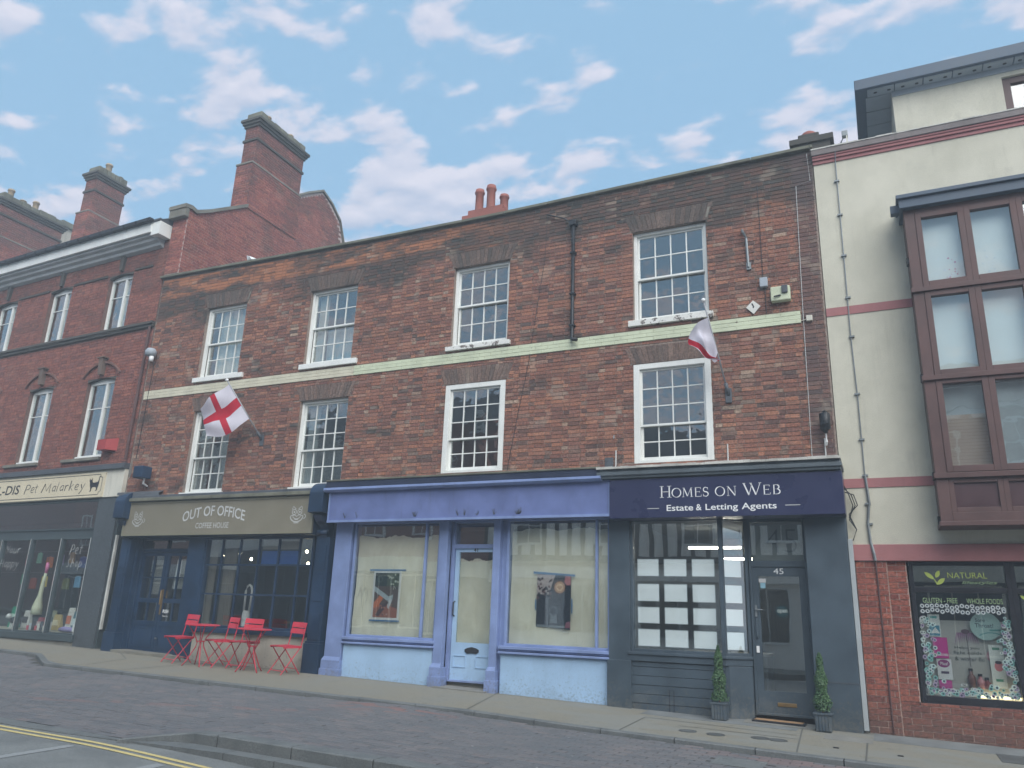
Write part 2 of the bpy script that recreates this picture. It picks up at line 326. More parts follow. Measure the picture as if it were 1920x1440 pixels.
# ------------------------------------------------------------------ geometry helpers
OFF = {}
def wl(o):
    return OFF.get(o.name, Vector((0, 0, 0))) if o else Vector((0, 0, 0))
def props(o, label=None, cat=None, group=None, kind=None):
    if label: o['label'] = label
    if cat: o['category'] = cat
    if group: o['group'] = group
    if kind: o['kind'] = kind
    return o
def thing(name, label, cat, loc=(0, 0, 0), group=None, rot=None):
    o = bpy.data.objects.new(name, None); COL.objects.link(o); o.location = loc; o.empty_display_size = .1
    if rot: o.rotation_euler = rot; OFF[o.name] = Vector((0, 0, 0))
    else: OFF[o.name] = Vector(loc)
    return props(o, label, cat, group)
class MB:
    def __init__(s): s.v = []; s.f = []; s.mi = []; s.rn = []; s.cm = 0; s.cr = 0.0
    def face(s, idx): s.f.append(idx); s.mi.append(s.cm); s.rn.append(s.cr)
    def add(s, vs, fs):
        b = len(s.v); s.v += [tuple(v) for v in vs]
        for f in fs: s.face([b+i for i in f])
        return s
    def box(s, x0, x1, y0, y1, z0, z1, nob=False):
        if x0 > x1: x0, x1 = x1, x0
        if y0 > y1: y0, y1 = y1, y0
        if z0 > z1: z0, z1 = z1, z0
        vs = [(x0, y0, z0), (x1, y0, z0), (x1, y1, z0), (x0, y1, z0), (x0, y0, z1), (x1, y0, z1), (x1, y1, z1), (x0, y1, z1)]
        fs = [(0, 1, 5, 4), (1, 2, 6, 5), (3, 0, 4, 7), (4, 5, 6, 7), (3, 2, 1, 0)]
        if not nob: fs.append((2, 3, 7, 6))
        return s.add(vs, fs)
    def quad(s, *p): return s.add(p, [tuple(range(len(p)))])
    def prism(s, pts, axis, a, b):
        # polygon pts in the plane normal to axis, extruded from a to b
        def mk(p, t):
            return {'x': (t, p[0], p[1]), 'y': (p[0], t, p[1]), 'z': (p[0], p[1], t)}[axis]
        n = len(pts); vs = [mk(p, a) for p in pts]+[mk(p, b) for p in pts]
        fs = [tuple(range(n)), tuple(reversed(range(n, 2*n)))]+[(i, i+n, (i+1) % n+n, (i+1) % n) for i in range(n)]
        return s.add(vs, fs)
    def tube(s, pts, r, n=8, cap=True):
        pts = [Vector(p) for p in pts]; rings = []
        up = Vector((0, 0, 1))
        for i, p in enumerate(pts):
            d = (pts[min(i+1, len(pts)-1)]-pts[max(i-1, 0)])
            if d.length < 1e-9: d = Vector((0, 0, 1))
            d.normalize()
            a = d.cross(up if abs(d.z) < .95 else Vector((1, 0, 0))).normalized(); b = d.cross(a)
            rr = r[i] if isinstance(r, (list, tuple)) else r
            rings.append([p+a*math.cos(2*math.pi*k/n)*rr+b*math.sin(2*math.pi*k/n)*rr for k in range(n)])
        vs = [v for q in rings for v in q]; fs = []
        for i in range(len(pts)-1):
            for k in range(n):
                fs.append((i*n+k, i*n+(k+1) % n, (i+1)*n+(k+1) % n, (i+1)*n+k))
        if cap: fs += [tuple(reversed(range(n))), tuple(range((len(pts)-1)*n, len(pts)*n))]
        return s.add(vs, fs)
    def lathe(s, prof, c, n=16):
        vs = []; fs = []
        for r, z in prof:
            for k in range(n): vs.append((c[0]+r*math.cos(2*math.pi*k/n), c[1]+r*math.sin(2*math.pi*k/n), c[2]+z))
        for i in range(len(prof)-1):
            for k in range(n): fs.append((i*n+k, i*n+(k+1) % n, (i+1)*n+(k+1) % n, (i+1)*n+k))
        fs += [tuple(reversed(range(n))), tuple(range((len(prof)-1)*n, len(prof)*n))]
        return s.add(vs, fs)
    def build(s, name, mats, parent=None, label=None, bevel=0, smooth=False, kind=None, cat=None, group=None, rnd=False, local=False):
        o0 = Vector((0, 0, 0)) if local else wl(parent)
        me = bpy.data.meshes.new(name)
        me.from_pydata([(v[0]-o0.x, v[1]-o0.y, v[2]-o0.z) for v in s.v], [], s.f)
        if not isinstance(mats, (list, tuple)): mats = [mats]
        for m in mats: me.materials.append(m)
        if len(mats) > 1: me.polygons.foreach_set('material_index', s.mi)
        if rnd:
            a = me.attributes.new('rnd', 'FLOAT', 'FACE'); a.data.foreach_set('value', s.rn)
        if smooth: me.polygons.foreach_set('use_smooth', [True]*len(me.polygons))
        me.update()
        o = bpy.data.objects.new(name, me); COL.objects.link(o)
        if parent: o.parent = parent; OFF[o.name] = wl(parent)
        if bevel:
            b = o.modifiers.new('edge', 'BEVEL'); b.width = bevel; b.segments = 2; b.limit_method = 'ANGLE'; b.angle_limit = R(40)
        return props(o, label, cat, group, kind)
def solo(o, parent_pos=None): return o
def gz(x, y): return -.0239*x+.02*min(y, 0)
def copy_tree(o, parent=None):
    c = o.copy(); COL.objects.link(c)
    if parent: c.parent = parent
    for ch in list(o.children): copy_tree(ch, c)
    return c

CAM = Vector((0, -12, 1.25))
def lay_bricks(parent, mat, u0, u1, w0, w1, holes=(), tf=None, course=.075, bl=.225, bond='flemish', npiece=0, name='brick', warp=None, poly=None, depth=.03, proud=.006, root=None, seed=1, rootm=None):
    """real bricks: returns them as single pieces (nearest) and one joined remainder"""
    rg = random.Random(seed)
    tf = tf or (lambda u, w, d: Vector((u, d, w)))
    out = []
    nr = int((w1-w0)/course)+1
    for r in range(nr):
        a = w0+r*course; b = min(a+course, w1)
        if b-a < .03: continue
        u = u0-((r*.5) % 1)*bl*(1 if bond == 'stretcher' else .75) - (0 if bond == 'stretcher' else 0)
        k = 0
        while u < u1:
            L = bl if (bond == 'stretcher' or (k+r) % 2 == 0) else bl*.5
            p, q = max(u, u0), min(u+L, u1); u += L; k += 1
            if q-p < .03: continue
            segs = [(p, q, a, b)]
            for h in holes:
                ns = []
                for (s, e, za, zb) in segs:
                    if h[2] < zb-.001 and h[3] > za+.001 and h[0] < e and h[1] > s:
                        ov = min(h[3], zb)-max(h[2], za)
                        if ov < .55*(zb-za) and not (h[2] > za and h[3] < zb):
                            # trim height
                            ns.append((s, e, za if h[2] > za else h[3], zb if h[2] <= za else h[2])); continue
                        if s < h[0]-.02: ns.append((s, h[0], za, zb))
                        if e > h[1]+.02: ns.append((h[1], e, za, zb))
                    else: ns.append((s, e, za, zb))
                segs = ns
            for (s, e, za, zb) in segs:
                if poly and not poly((s+e)/2, (za+zb)/2): continue
                if zb-za < .02: continue
                full = abs(e-s-L) < 1e-4 and abs(zb-za-course) < 1e-4
                out.append((s, e, za, zb, rg.uniform(0, proud), rg.random(), full, L))
    G = .005
    def P(u, w, d):
        if warp: w = warp(u, w)
        return tf(u, w, d)
    if npiece:
        M = rootm or Matrix.Identity(4)
        cand = [(((M @ P((t[0]+t[1])/2, (t[2]+t[3])/2, 0))-CAM).length, i) for i, t in enumerate(out) if t[6]]
        cand.sort(); pick = {i for _, i in cand[:npiece]}
    else: pick = set()
    shapes = {}
    o0 = wl(parent); first = True
    for i in sorted(pick):
        s, e, za, zb, pr, rd, full, L = out[i]
        key = (round(L, 4), i % 3)
        if key not in shapes:
            m = MB(); w, h = L/2-G, course/2-G; j = .0016
            rr = random.Random(hash(key) % 1000)
            e1 = lambda: rr.uniform(-j, j)
            vs = [(-w+e1(), 0, -h+e1()), (w+e1(), 0, -h+e1()), (w, depth, -h), (-w, depth, -h), (-w+e1(), 0, h+e1()), (w+e1(), 0, h+e1()), (w, depth, h), (-w, depth, h)]
            c0 = tf(0, 0, 0)
            m.add([tf(v[0], v[2], v[1])-c0 for v in vs], [(0, 1, 5, 4), (1, 2, 6, 5), (3, 0, 4, 7), (4, 5, 6, 7), (3, 2, 1, 0)])
            me = bpy.data.meshes.new(name); me.from_pydata(m.v, [], m.f); me.materials.append(mat); shapes[key] = me
        o = bpy.data.objects.new(name, shapes[key]); COL.objects.link(o); o.parent = parent
        o.location = P((s+e)/2, (za+zb)/2, -pr)-o0
    m = MB()
    for i, (s, e, za, zb, pr, rd, full, L) in enumerate(out):
        if i in pick: continue
        m.cr = rd; j = lambda: rg.uniform(-.0015, .0015)
        a, b, c, d = s+G+j(), e-G+j(), za+G+j(), zb-G+j()
        vs = [P(a, c, -pr), P(b, c, -pr), P(b, c, depth), P(a, c, depth), P(a, d, -pr), P(b, d, -pr), P(b, d, depth), P(a, d, depth)]
        m.add(vs, [(0, 1, 5, 4), (1, 2, 6, 5), (3, 0, 4, 7), (4, 5, 6, 7), (3, 2, 1, 0)])
    if m.f: m.build('brickwork', mat, parent, kind='stuff', rnd=True)
    return len(out)
def wall_cells(m, u0, u1, w0, w1, holes, y0, y1, warp=None, step=None, tf=None):
    us = sorted({u0, u1, *[h[0] for h in holes], *[h[1] for h in holes], *([u0+(u1-u0)*i/step for i in range(step)] if step else [])})
    us = [u for u in us if u0 <= u <= u1]
    ws = sorted({w0, w1, *[h[2] for h in holes], *[h[3] for h in holes]}); ws = [w for w in ws if w0 <= w <= w1]
    W = warp or (lambda u, w: w); tf = tf or (lambda u, w, d: (u, d, w))
    def solid(i, j):
        if i < 0 or j < 0 or i >= len(us)-1 or j >= len(ws)-1: return False
        cu, cw = (us[i]+us[i+1])/2, (ws[j]+ws[j+1])/2
        return not any(h[0] < cu < h[1] and h[2] < cw < h[3] for h in holes)
    for i in range(len(us)-1):
        for j in range(len(ws)-1):
            if not solid(i, j): continue
            a, b, c, d = us[i], us[i+1], ws[j], ws[j+1]
            p = [(a, W(a, c)), (b, W(b, c)), (b, W(b, d)), (a, W(a, d))]
            F = [tf(u, w, y0) for u, w in p]; K = [tf(u, w, y1) for u, w in p]
            m.add(F+K, [(0, 1, 2, 3), (7, 6, 5, 4)])
            if not solid(i-1, j): m.add([F[0], F[3], K[3], K[0]], [(0, 1, 2, 3)])
            if not solid(i+1, j): m.add([F[1], K[1], K[2], F[2]], [(0, 1, 2, 3)])
            if not solid(i, j-1): m.add([F[0], K[0], K[1], F[1]], [(0, 1, 2, 3)])
            if not solid(i, j+1): m.add([F[3], F[2], K[2], K[3]], [(0, 1, 2, 3)])
_pane = {}
def pane(parent, x0, x1, z0, z1, y, mat, tilt=.006, name='pane'):
    key = (round(x1-x0, 3), round(z1-z0, 3), mat.name, y > 90)
    if key not in _pane:
        w, h = (x1-x0)/2, (z1-z0)/2; m = MB().box(-w, w, -.002, .002, -h, h)
        me = bpy.data.meshes.new(name); me.from_pydata(m.v, [], m.f); me.materials.append(mat); _pane[key] = me
    o = bpy.data.objects.new(name, _pane[key]); COL.objects.link(o); o.parent = parent
    o.location = Vector(((x0+x1)/2, y, (z0+z1)/2))-wl(parent)
    o.rotation_euler = (random.gauss(0, tilt), 0, random.gauss(0, tilt)); return o
def frame(m, x0, x1, z0, z1, w, y0, y1, wb=None, wt=None):
    wb = wb or w; wt = wt or w
    m.box(x0, x0+w, y0, y1, z0, z1); m.box(x1-w, x1, y0, y1, z0, z1)
    m.box(x0+w, x1-w, y0, y1, z0, z0+wb); m.box(x0+w, x1-w, y0, y1, z1-wt, z1); return m
def grid_window(parent, x0, x1, z0, z1, cols, rows, y, bar, barmat, gmat, dy=.035, xs=None, zs=None, bars='glazing_bar', tilt=.006, each=True):
    """bars and panes between given edges"""
    xs = xs or [x0+(x1-x0)*i/cols for i in range(cols+1)]; zs = zs or [z0+(z1-z0)*i/rows for i in range(rows+1)]
    for x in xs[1:-1]:
        MB().box(x-bar/2, x+bar/2, y-dy/2, y+dy/2, z0, z1).build(bars, barmat, parent)
    for z in zs[1:-1]:
        MB().box(x0, x1, y-dy/2+.003, y+dy/2-.003, z-bar/2, z+bar/2).build(bars, barmat, parent)
    for i in range(len(xs)-1):
        for j in range(len(zs)-1):
            a = xs[i]+(bar/2 if i else 0); b = xs[i+1]-(bar/2 if i < len(xs)-2 else 0)
            c = zs[j]+(bar/2 if j else 0); d = zs[j+1]-(bar/2 if j < len(zs)-2 else 0)
            pane(parent, a, b, c, d, y, gmat, tilt)
def sash(root, x0, x1, z0, z1, zm, rt, rb, flush=False, sillm=None, slab=None, flat=False):
    fw = .10 if flush else .055
    y0 = .0 if flush else .07
    m = MB(); frame(m, x0, x1, z0, z1, fw, y0, .14, wb=.05, wt=fw*.9)
    w = m.build('sash_window', WHITE, root, bevel=.004)
    a, b = x0+fw, x1-fw; c, d = z0+.05, z1-fw*.9
    m = MB(); frame(m, a, b, zm-.02, d, .035, y0+.045, y0+.085); m.build('upper_sash', WHITE, w, bevel=.003)
    m = MB(); frame(m, a, b, c, zm+.02, .035, y0+.088, y0+.128, wb=.06); m.build('lower_sash', WHITE, w, bevel=.003)
    grid_window(w, a+.035, b-.035, zm+.015, d-.035, 4, rt, y0+.065, .018, WHITE, G_SASH, .03)
    grid_window(w, a+.035, b-.035, c+.06, zm-.015, 4, rb, y0+.108, .018, WHITE, G_SASH, .03)
    if slab:
        m = MB().box(slab[0], slab[1], -.06, .075, slab[2], slab[3]); m.build('sill', sillm or WHITE, w, bevel=.006)
    return w
def text_pts(s, bold=0.0, shear=0.0):
    cu = bpy.data.curves.new('t', 'FONT'); cu.body = s; cu.offset = bold; cu.shear = shear; cu.resolution_u = 3
    ob = bpy.data.objects.new('t', cu); COL.objects.link(ob)
    dg = bpy.context.evaluated_depsgraph_get(); me = bpy.data.meshes.new_from_object(ob.evaluated_get(dg))
    vs = [tuple(v.co) for v in me.vertices]; fs = [tuple(p.vertices) for p in me.polygons]
    bpy.data.objects.remove(ob); bpy.data.curves.remove(cu); bpy.data.meshes.remove(me)
    return vs, fs
def text(s, x0, x1, z0, z1, y, mat, parent, name='lettering', bold=.0, shear=0, warp=None, tf=None):
    vs, fs = text_pts(s, bold, shear)
    a0, a1 = min(v[0] for v in vs), max(v[0] for v in vs); b0, b1 = min(v[1] for v in vs), max(v[1] for v in vs)
    m = MB(); o = []
    for v in vs:
        u = (v[0]-a0)/(a1-a0); w = (v[1]-b0)/(b1-b0); x, z = x0+u*(x1-x0), z0+w*(z1-z0)
        if warp: x, z = warp(u, w, x, z)
        o.append((x, y, z) if not tf else tf(x, y, z))
    m.add(o, fs); return m.build(name, mat, parent)
def ribbon(m, pts, w, y, tf=None):
    """flat 2D stroke with width w (number or list) in the xz plane"""
    n = len(pts); Lf = []; Rt = []
    for i, p in enumerate(pts):
        a, b = pts[max(i-1, 0)], pts[min(i+1, n-1)]
        dx, dz = b[0]-a[0], b[1]-a[1]; l = math.hypot(dx, dz) or 1; k = (w[i] if isinstance(w, (list, tuple)) else w)/2
        Lf.append((p[0]-dz/l*k, y, p[1]+dx/l*k)); Rt.append((p[0]+dz/l*k, y, p[1]-dx/l*k))
    for i in range(n-1): m.add([Lf[i], Lf[i+1], Rt[i+1], Rt[i]], [(0, 1, 2, 3)])
    return m
def arc(cx, cz, rx, rz, a0, a1, n=14): return [(cx+rx*math.cos(R(a0+(a1-a0)*i/n)), cz+rz*math.sin(R(a0+(a1-a0)*i/n))) for i in range(n+1)]
def disc(m, cx, cz, rx, rz, y, n=20): m.add([(cx+rx*math.cos(2*math.pi*k/n), y, cz+rz*math.sin(2*math.pi*k/n)) for k in range(n)], [tuple(range(n))])
def patches(name, parent, items, y, step=-.0008, cat=None, label=None):
    """printed picture: flat coloured shapes stacked as thin print layers"""
    m = MB(); mats = []
    for i, (pts, col) in enumerate(items):
        nm = 'print_%02x%02x%02x' % col
        mt = paint(nm, rgb(*col), .45, .08, bumpy=.01)
        if mt not in mats: mats.append(mt)
        m.cm = mats.index(mt)
        if len(pts) == 4 and not isinstance(pts[0], tuple):
            x0, z0, x1, z1 = pts; pts = [(x0, z0), (x1, z0), (x1, z1), (x0, z1)]
        m.add([(p[0], y+step*i, p[1]) for p in pts], [tuple(range(len(pts)))])
    return m.build(name, mats, parent, label=label)
def circ(cx, cz, r, rz=None, n=12): rz = rz or r; return [(cx+r*math.cos(2*math.pi*k/n), cz+rz*math.sin(2*math.pi*k/n)) for k in range(n)]
def up_tri(): pass

# ------------------------------------------------------------------ ground
def smooth(t): t = max(0, min(1, t)); return t*t*(3-2*t)
KL = [(-60, -1.67), (-14.75, -1.66), (-14.0, -2.1), (-13.23, -2.56), (-10.5, -2.42), (-7, -2.22), (-5.25, -2.15), (-3.46, -2.33), (-1.2, -2.39), (30, -2.45)]
def kerb_y(x):
    for (a, b), (c, d) in zip(KL, KL[1:]):
        if a <= x <= c: return b+(d-b)*(x-a)/(c-a)
    return KL[-1][1]
def ky2(x): return -5.67+.05*(x+3.5)/3.0 if x > -6.55 else -5.72-(-6.55-x)*1.0
def isl_e(x): return -.055+.095*smooth((x+7.1)/.9)
def lane_z(x, y):
    ky = kerb_y(x); t = max(0, min(1, (ky-y)/(5.7+ky)))
    up = -.045+.035*smooth(1-abs(x+6.1)/1.2)
    return gz(x, y)+up+(isl_e(x)-up)*t
def grid(name, x0, x1, nx, ylo, yhi, ny, zf, mat, kind='structure'):
    vs = []; fs = []
    for i in range(nx+1):
        x = x0+(x1-x0)*i/nx; a = ylo(x) if callable(ylo) else ylo; b = yhi(x) if callable(yhi) else yhi
        for j in range(ny+1):
            y = a+(b-a)*j/ny; vs.append((x, y, zf(x, y)))
    for i in range(nx):
        for j in range(ny):
            k = i*(ny+1)+j; fs.append((k, k+ny+1, k+ny+2, k+1))
    m = MB(); m.add(vs, fs); return m.build(name, mat, None, kind=kind, smooth=True)
MB().box(-90, 90, -90, 90, -1.6, -1.2).build('ground', MATS['asphalt'], None, kind='structure')
grid('pavement', -40, 26, 132, lambda x: kerb_y(x)+.12, 1.2, 8, lambda x, y: gz(x, y) if y < .3 else gz(x, 0), MATS['pavement'])
lane = grid('brick_lane', -40, 26, 264, lambda x: -6.05 if x < -6.9 else ky2(x)+.05, lambda x: kerb_y(x)-.0, 10, lambda x, y: lane_z(x, y)-.012, MATS['bed'])
def road_z(x, y):
    off = -.07-.08*smooth((x+7.4)/2.6)
    return gz(x, max(y, -9))+off
def chan_near(x): return -6.19+.33*smooth((x+8.4)/3.0)
road = grid('road', -40, 26, 132, -14.5, lambda x: chan_near(x)+.01, 10, road_z, MATS['asphalt'])
grid('far_pavement', -60, 30, 40, -17.2, -14.5, 2, lambda x, y: gz(x, -9)+.02, MATS['pavement'])
# kerb stones along the pavement
def kerbrun(xs, fy, ztop, zbot, wd, name='kerb_stone', parent=None, L=.9):
    x = xs[0]
    while x < xs[1]:
        e = min(x+L, xs[1]); m = MB(); n = 3
        top = []
        for i in range(n+1):
            q = x+.006+(e-x-.012)*i/n; y = fy(q)
            top.append([(q, y+.012, ztop(q, y)), (q, y+wd, ztop(q, y)), (q, y, ztop(q, y)-.012), (q, y, zbot(q, y)), (q, y+wd, zbot(q, y))])
        for i in range(n):
            A, B = top[i], top[i+1]
            m.add([A[0], B[0], B[1], A[1]], [(0, 1, 2, 3)]); m.add([A[2], B[2], B[0], A[0]], [(0, 1, 2, 3)]); m.add([A[3], B[3], B[2], A[2]], [(0, 1, 2, 3)])
        m.add([top[0][k] for k in (0, 1, 4, 3, 2)], [(0, 1, 2, 3, 4)]); m.add([top[-1][k] for k in (0, 1, 4, 3, 2)], [(4, 3, 2, 1, 0)])
        m.build(name, MATS['kerb'], parent); x = e
PAV = bpy.data.objects['pavement']; LANE = bpy.data.objects['brick_lane']; ROAD = bpy.data.objects['road']
kerbrun((-24, 6), kerb_y, lambda x, y: gz(x, y)+.004, lambda x, y: gz(x, y)-.12, .125, parent=PAV)
kerbrun((-6.95, 8), ky2, lambda x, y: lane_z(x, max(y, -5.9))+.004, lambda x, y: gz(x, y)-.2, .19, parent=LANE)
def chz(x, y): return gz(x, y)-.062
# channel stones run between the lane and the road, then become the lower step
x = -16.0
while x < 8:
    e = x+.6; m = MB(); a, b = x+.004, e-.004
    far = lambda q: (-5.98 if q < -6.9 else ky2(q)-.001)
    V = [(a, chan_near(a), chz(a, chan_near(a))), (b, chan_near(b), chz(b, chan_near(b))), (b, far(b), chz(b, far(b))), (a, far(a), chz(a, far(a)))]
    Bt = [(p[0], p[1], p[2]-.15) for p in V]
    m.add(V+Bt, [(0, 1, 2, 3), (4, 5, 1, 0), (5, 6, 2, 1), (7, 4, 0, 3)]); m.build('channel_stone', MATS['kerb'], ROAD); x = e
def line(name, pts, w, mat, zf, lift=.004):
    m = MB(); vs = []; n = len(pts)
    for i, p in enumerate(pts):
        a, b = pts[max(i-1, 0)], pts[min(i+1, n-1)]; dx, dy = b[0]-a[0], b[1]-a[1]; l = math.hypot(dx, dy)
        for s in (-1, 1):
            q = (p[0]-dy/l*w/2*s, p[1]+dx/l*w/2*s); vs.append((q[0], q[1], zf(*q)+lift))
    for i in range(n-1): m.add([vs[2*i], vs[2*i+2], vs[2*i+3], vs[2*i+1]], [(3, 2, 1, 0)])
    o = m.build(name, mat, ROAD); return o
ly = lambda x: -6.275+.12*smooth((x+8.6)/4)
line('yellow_line', [(-20+i*.3, ly(-20+i*.3)) for i in range(70)], .055, MATS['yellow'], road_z)
line('yellow_line', [(-20+i*.3, ly(-20+i*.3)-.115) for i in range(70)], .055, MATS['yellow'], road_z)
line('road_marking', [(-7.12, -6.46), (-7.12, -7.0), (-7.12, -9)], .10, MATS['mark'], road_z, .003)
line('road_marking', [(-6.03, -6.38), (-6.03, -7.0), (-6.03, -9)], .10, MATS['mark'], road_z, .003)
# block pavers
def pavers():
    rg = random.Random(3); out = []
    L, Wd = .212, .106
    row = 0; y = -5.978
    while y < -1.6:
        x = -17.0-(row % 2)*L/2
        while x < 3.4:
            if y > (-5.99 if x < -6.95 else ky2(x)+.13) and y+Wd < min(kerb_y(x), kerb_y(x+L))-.004 and not (-1.80 < x+L/2 < -1.28 and -3.44 < y+Wd/2 < -2.92):
                out.append((x, y, rg.random(), rg.uniform(-.003, .003)))
            x += L
        y += Wd; row += 1
    idx = sorted(range(len(out)), key=lambda i: (Vector((out[i][0], out[i][1], 0))-CAM).length if -6 < out[i][0] < 1.0 and out[i][1] > -5.4 else 1e3)
    pick = set(idx[:300]); g = .004
    shp = MB(); w, h = L/2-g, Wd/2-g; c = .006
    shp.add([(-w, -h, -c), (w, -h, -c), (w, h, -c), (-w, h, -c), (-w+c, -h+c, 0), (w-c, -h+c, 0), (w-c, h-c, 0), (-w+c, h-c, 0), (-w, -h, -.05), (w, -h, -.05), (w, h, -.05), (-w, h, -.05)],
            [(4, 5, 6, 7), (0, 1, 5, 4), (1, 2, 6, 5), (2, 3, 7, 6), (3, 0, 4, 7), (8, 9, 1, 0), (9, 10, 2, 1), (10, 11, 3, 2), (11, 8, 0, 3)])
    me = bpy.data.meshes.new('paver'); me.from_pydata(shp.v, [], shp.f); me.materials.append(MATS['paver'])
    m = MB()
    for i, (x, y, rd, jz) in enumerate(out):
        cx, cy = x+L/2, y+Wd/2
        zx = (lane_z(cx+.1, cy)-lane_z(cx-.1, cy))/.2; zy = (lane_z(cx, cy+.05)-lane_z(cx, cy-.05))/.1
        if i in pick:
            o = bpy.data.objects.new('paver', me); COL.objects.link(o); o.parent = LANE
            o.location = (cx, cy, lane_z(cx, cy)+jz); o.rotation_euler = (math.atan(zy)+rg.gauss(0, .006), -math.atan(zx)+rg.gauss(0, .003), rg.gauss(0, .004))
        else:
            m.cr = rd; z0 = lane_z(cx, cy)+jz; tx = rg.gauss(0, .003); ty = rg.gauss(0, .006)
            m.add([(cx+v[0], cy+v[1], z0+v[2]+v[0]*(zx+tx)+v[1]*(zy+ty)) for v in shp.v[:8]], [(4, 5, 6, 7), (0, 1, 5, 4), (1, 2, 6, 5), (2, 3, 7, 6), (3, 0, 4, 7)])
    m.build('paver_field', MATS['paver'], LANE, kind='stuff', rnd=True)
pavers()
def cover(name, label, x, y, r, cat='manhole cover', rect=None, mat=None, base=gz):
    m = MB(); z = base(x, y)
    def Z(px, py): return base(px, py)+.006
    if rect:
        w, h = rect; q = [(x-w, y-h), (x+w, y-h), (x+w, y+h), (x-w, y+h)]
    else: q = [(x+r*math.cos(2*math.pi*k/20), y+r*math.sin(2*math.pi*k/20)) for k in range(20)]
    n = len(q)
    vs = [(a, b, Z(a, b)-.02) for a, b in q]+[(a, b, Z(a, b)) for a, b in q]+[(x+(a-x)*.88, y+(b-y)*.88, Z(a, b)) for a, b in q]+[(x+(a-x)*.85, y+(b-y)*.85, Z(a, b)-.004) for a, b in q]
    fs = [(i+k*n, (i+1) % n+k*n, (i+1) % n+(k+1)*n, i+(k+1)*n) for k in range(3) for i in range(n)]+[tuple(range(3*n, 4*n))]
    m.add(vs, fs); o = m.build(name, mat or MATS['kerb'], None, label=label, cat=cat)
    return o
CAST = paint('worn_cast_iron', (.085, .09, .09, 1), .6, .5, bumpy=.6)
for k, (x, y) in enumerate([(-2.40, -1.67), (-2.06, -1.69), (-1.56, -1.56), (-1.36, -1.56)]):
    cover('stopcock_cover', ['small round utility cover in the pavement nearest the vacant shop', 'small round cover below the left clipped tree', 'small round cover in front of the doormat, left one of the touching pair',
          'small round cover in front of the doormat, right one of the touching pair'][k], x, y, .11, 'utility cover', mat=CAST)['group'] = 'round covers in the pavement'
cover('square_stopcock', 'tiny dark square stopcock box in the pavement by the downpipe', -.72, -1.62, .03, 'utility cover', rect=(.03, .03), mat=BLACK)
cover('square_stopcock', 'tiny dark square stopcock box in the pavement before the brick pier', -.06, -1.66, .03, 'utility cover', rect=(.03, .03), mat=BLACK)
cover('inspection_cover', 'pale rectangular concrete-filled inspection cover set in the block paving', -1.54, -3.18, .1, 'inspection cover', rect=(.25, .25), mat=MATS['kerb'], base=lane_z)
cover('cellar_grate', 'dark rectangular iron grate in the pavement below the health shop window', 1.08, -.95, .1, 'grate', rect=(.14, .30), mat=CAST)
# pavement joints and patch slabs
def strip(name, pts, w, mat, lift=.003, parent=PAV):
    m = MB()
    for p, q in zip(pts, pts[1:]):
        dx, dy = q[0]-p[0], q[1]-p[1]; l = math.hypot(dx, dy); a, b = -dy/l*w/2, dx/l*w/2
        m.add([(X, Y, gz(X, Y)+lift) for X, Y in ((p[0]-a, p[1]-b), (q[0]-a, q[1]-b), (q[0]+a, q[1]+b), (p[0]+a, p[1]+b))], [(3, 2, 1, 0)])
    m.build(name, mat, parent)
JOINT = paint('pavement_joint', (.11, .11, .10, 1), .9, .4)
for pts in ([(-5.78, -.02), (-5.27, -2.04)], [(-.41, -.95), (-.39, -2.28)], [(-1.21, -.2), (-1.08, -2.25)], [(-11.8, -.1), (-11.6, -2.35)], [(-3.15, -.9), (-3.1, -2.2)], [(-3.15, -.9), (-1.2, -1.0)], [(-2.6, -1.32), (-1.15, -1.3)], [(-14.4, -.1), (-13.1, -1.0), (-12.6, -2.2)]):
    strip('joint', pts, .018, JOINT)
def slab(x0, x1, y0, y1, mat, lift=.004, name='patch_slab', th=.0):
    m = MB(); q = [(x0, y0), (x1, y0), (x1, y1), (x0, y1)]
    m.add([(a, b, gz(a, b)+lift+th) for a, b in q]+[(a, b, gz(a, b)-.05) for a, b in q], [(0, 1, 2, 3), (4, 5, 1, 0), (5, 6, 2, 1), (6, 7, 3, 2), (7, 4, 0, 3)]); m.build(name, mat, PAV)
PATCH = paint('pale_concrete_patch', (.22, .215, .195, 1), .85, .4, bumpy=.4); PATCH2 = paint('grey_concrete_patch', (.17, .18, .18, 1), .85, .4, bumpy=.4)
slab(-3.3, -1.25, -.62, -.02, PATCH2); slab(-1.95, -1.05, -.35, .14, PATCH, .012, 'threshold_slab'); slab(-.35, 3, -.7, -.02, PATCH2, .003); slab(-.9, -.35, -1.0, -.55, PATCH, .003)
slab(-6.85, -5.9, -.32, .12, PATCH, .02, 'threshold_slab'); slab(-14.45, -12.6, -.28, .3, STONE, .05, 'door_step')

# ------------------------------------------------------------------ the long brick terrace
SAG = [(-15.24, .11), (-11.98, .04), (-9.1, -.01), (-6.59, -.03), (-4.38, 0), (-2.42, .03), (-.4, .05)]
def sag(x):
    if x <= SAG[0][0]: return SAG[0][1]
    for (a, b), (c, d) in zip(SAG, SAG[1:]):
        if a <= x <= c: return b+(d-b)*(x-a)/(c-a)
    return SAG[-1][1]
def warp(x, z): return z+sag(x)*max(0, z-7.82)/.95
ter = thing('brick_terrace', 'long three-storey weathered red brick terrace with eight white sash windows above three shops', 'building', (-7.9, 0, .2))
WIN2 = [(-13.55, -12.37, 6.14, 7.82), (-10.57, -9.37, 6.13, 7.79), (-7.08, -5.90, 6.13, 7.74), (-3.52, -2.25, 6.16, 7.83)]
WIN1 = [(-13.46, -12.34, 3.57, 5.38), (-10.52, -9.33, 3.58, 5.36), (-7.12, -5.89, 3.72, 5.37), (-3.53, -2.26, 3.72, 5.39)]
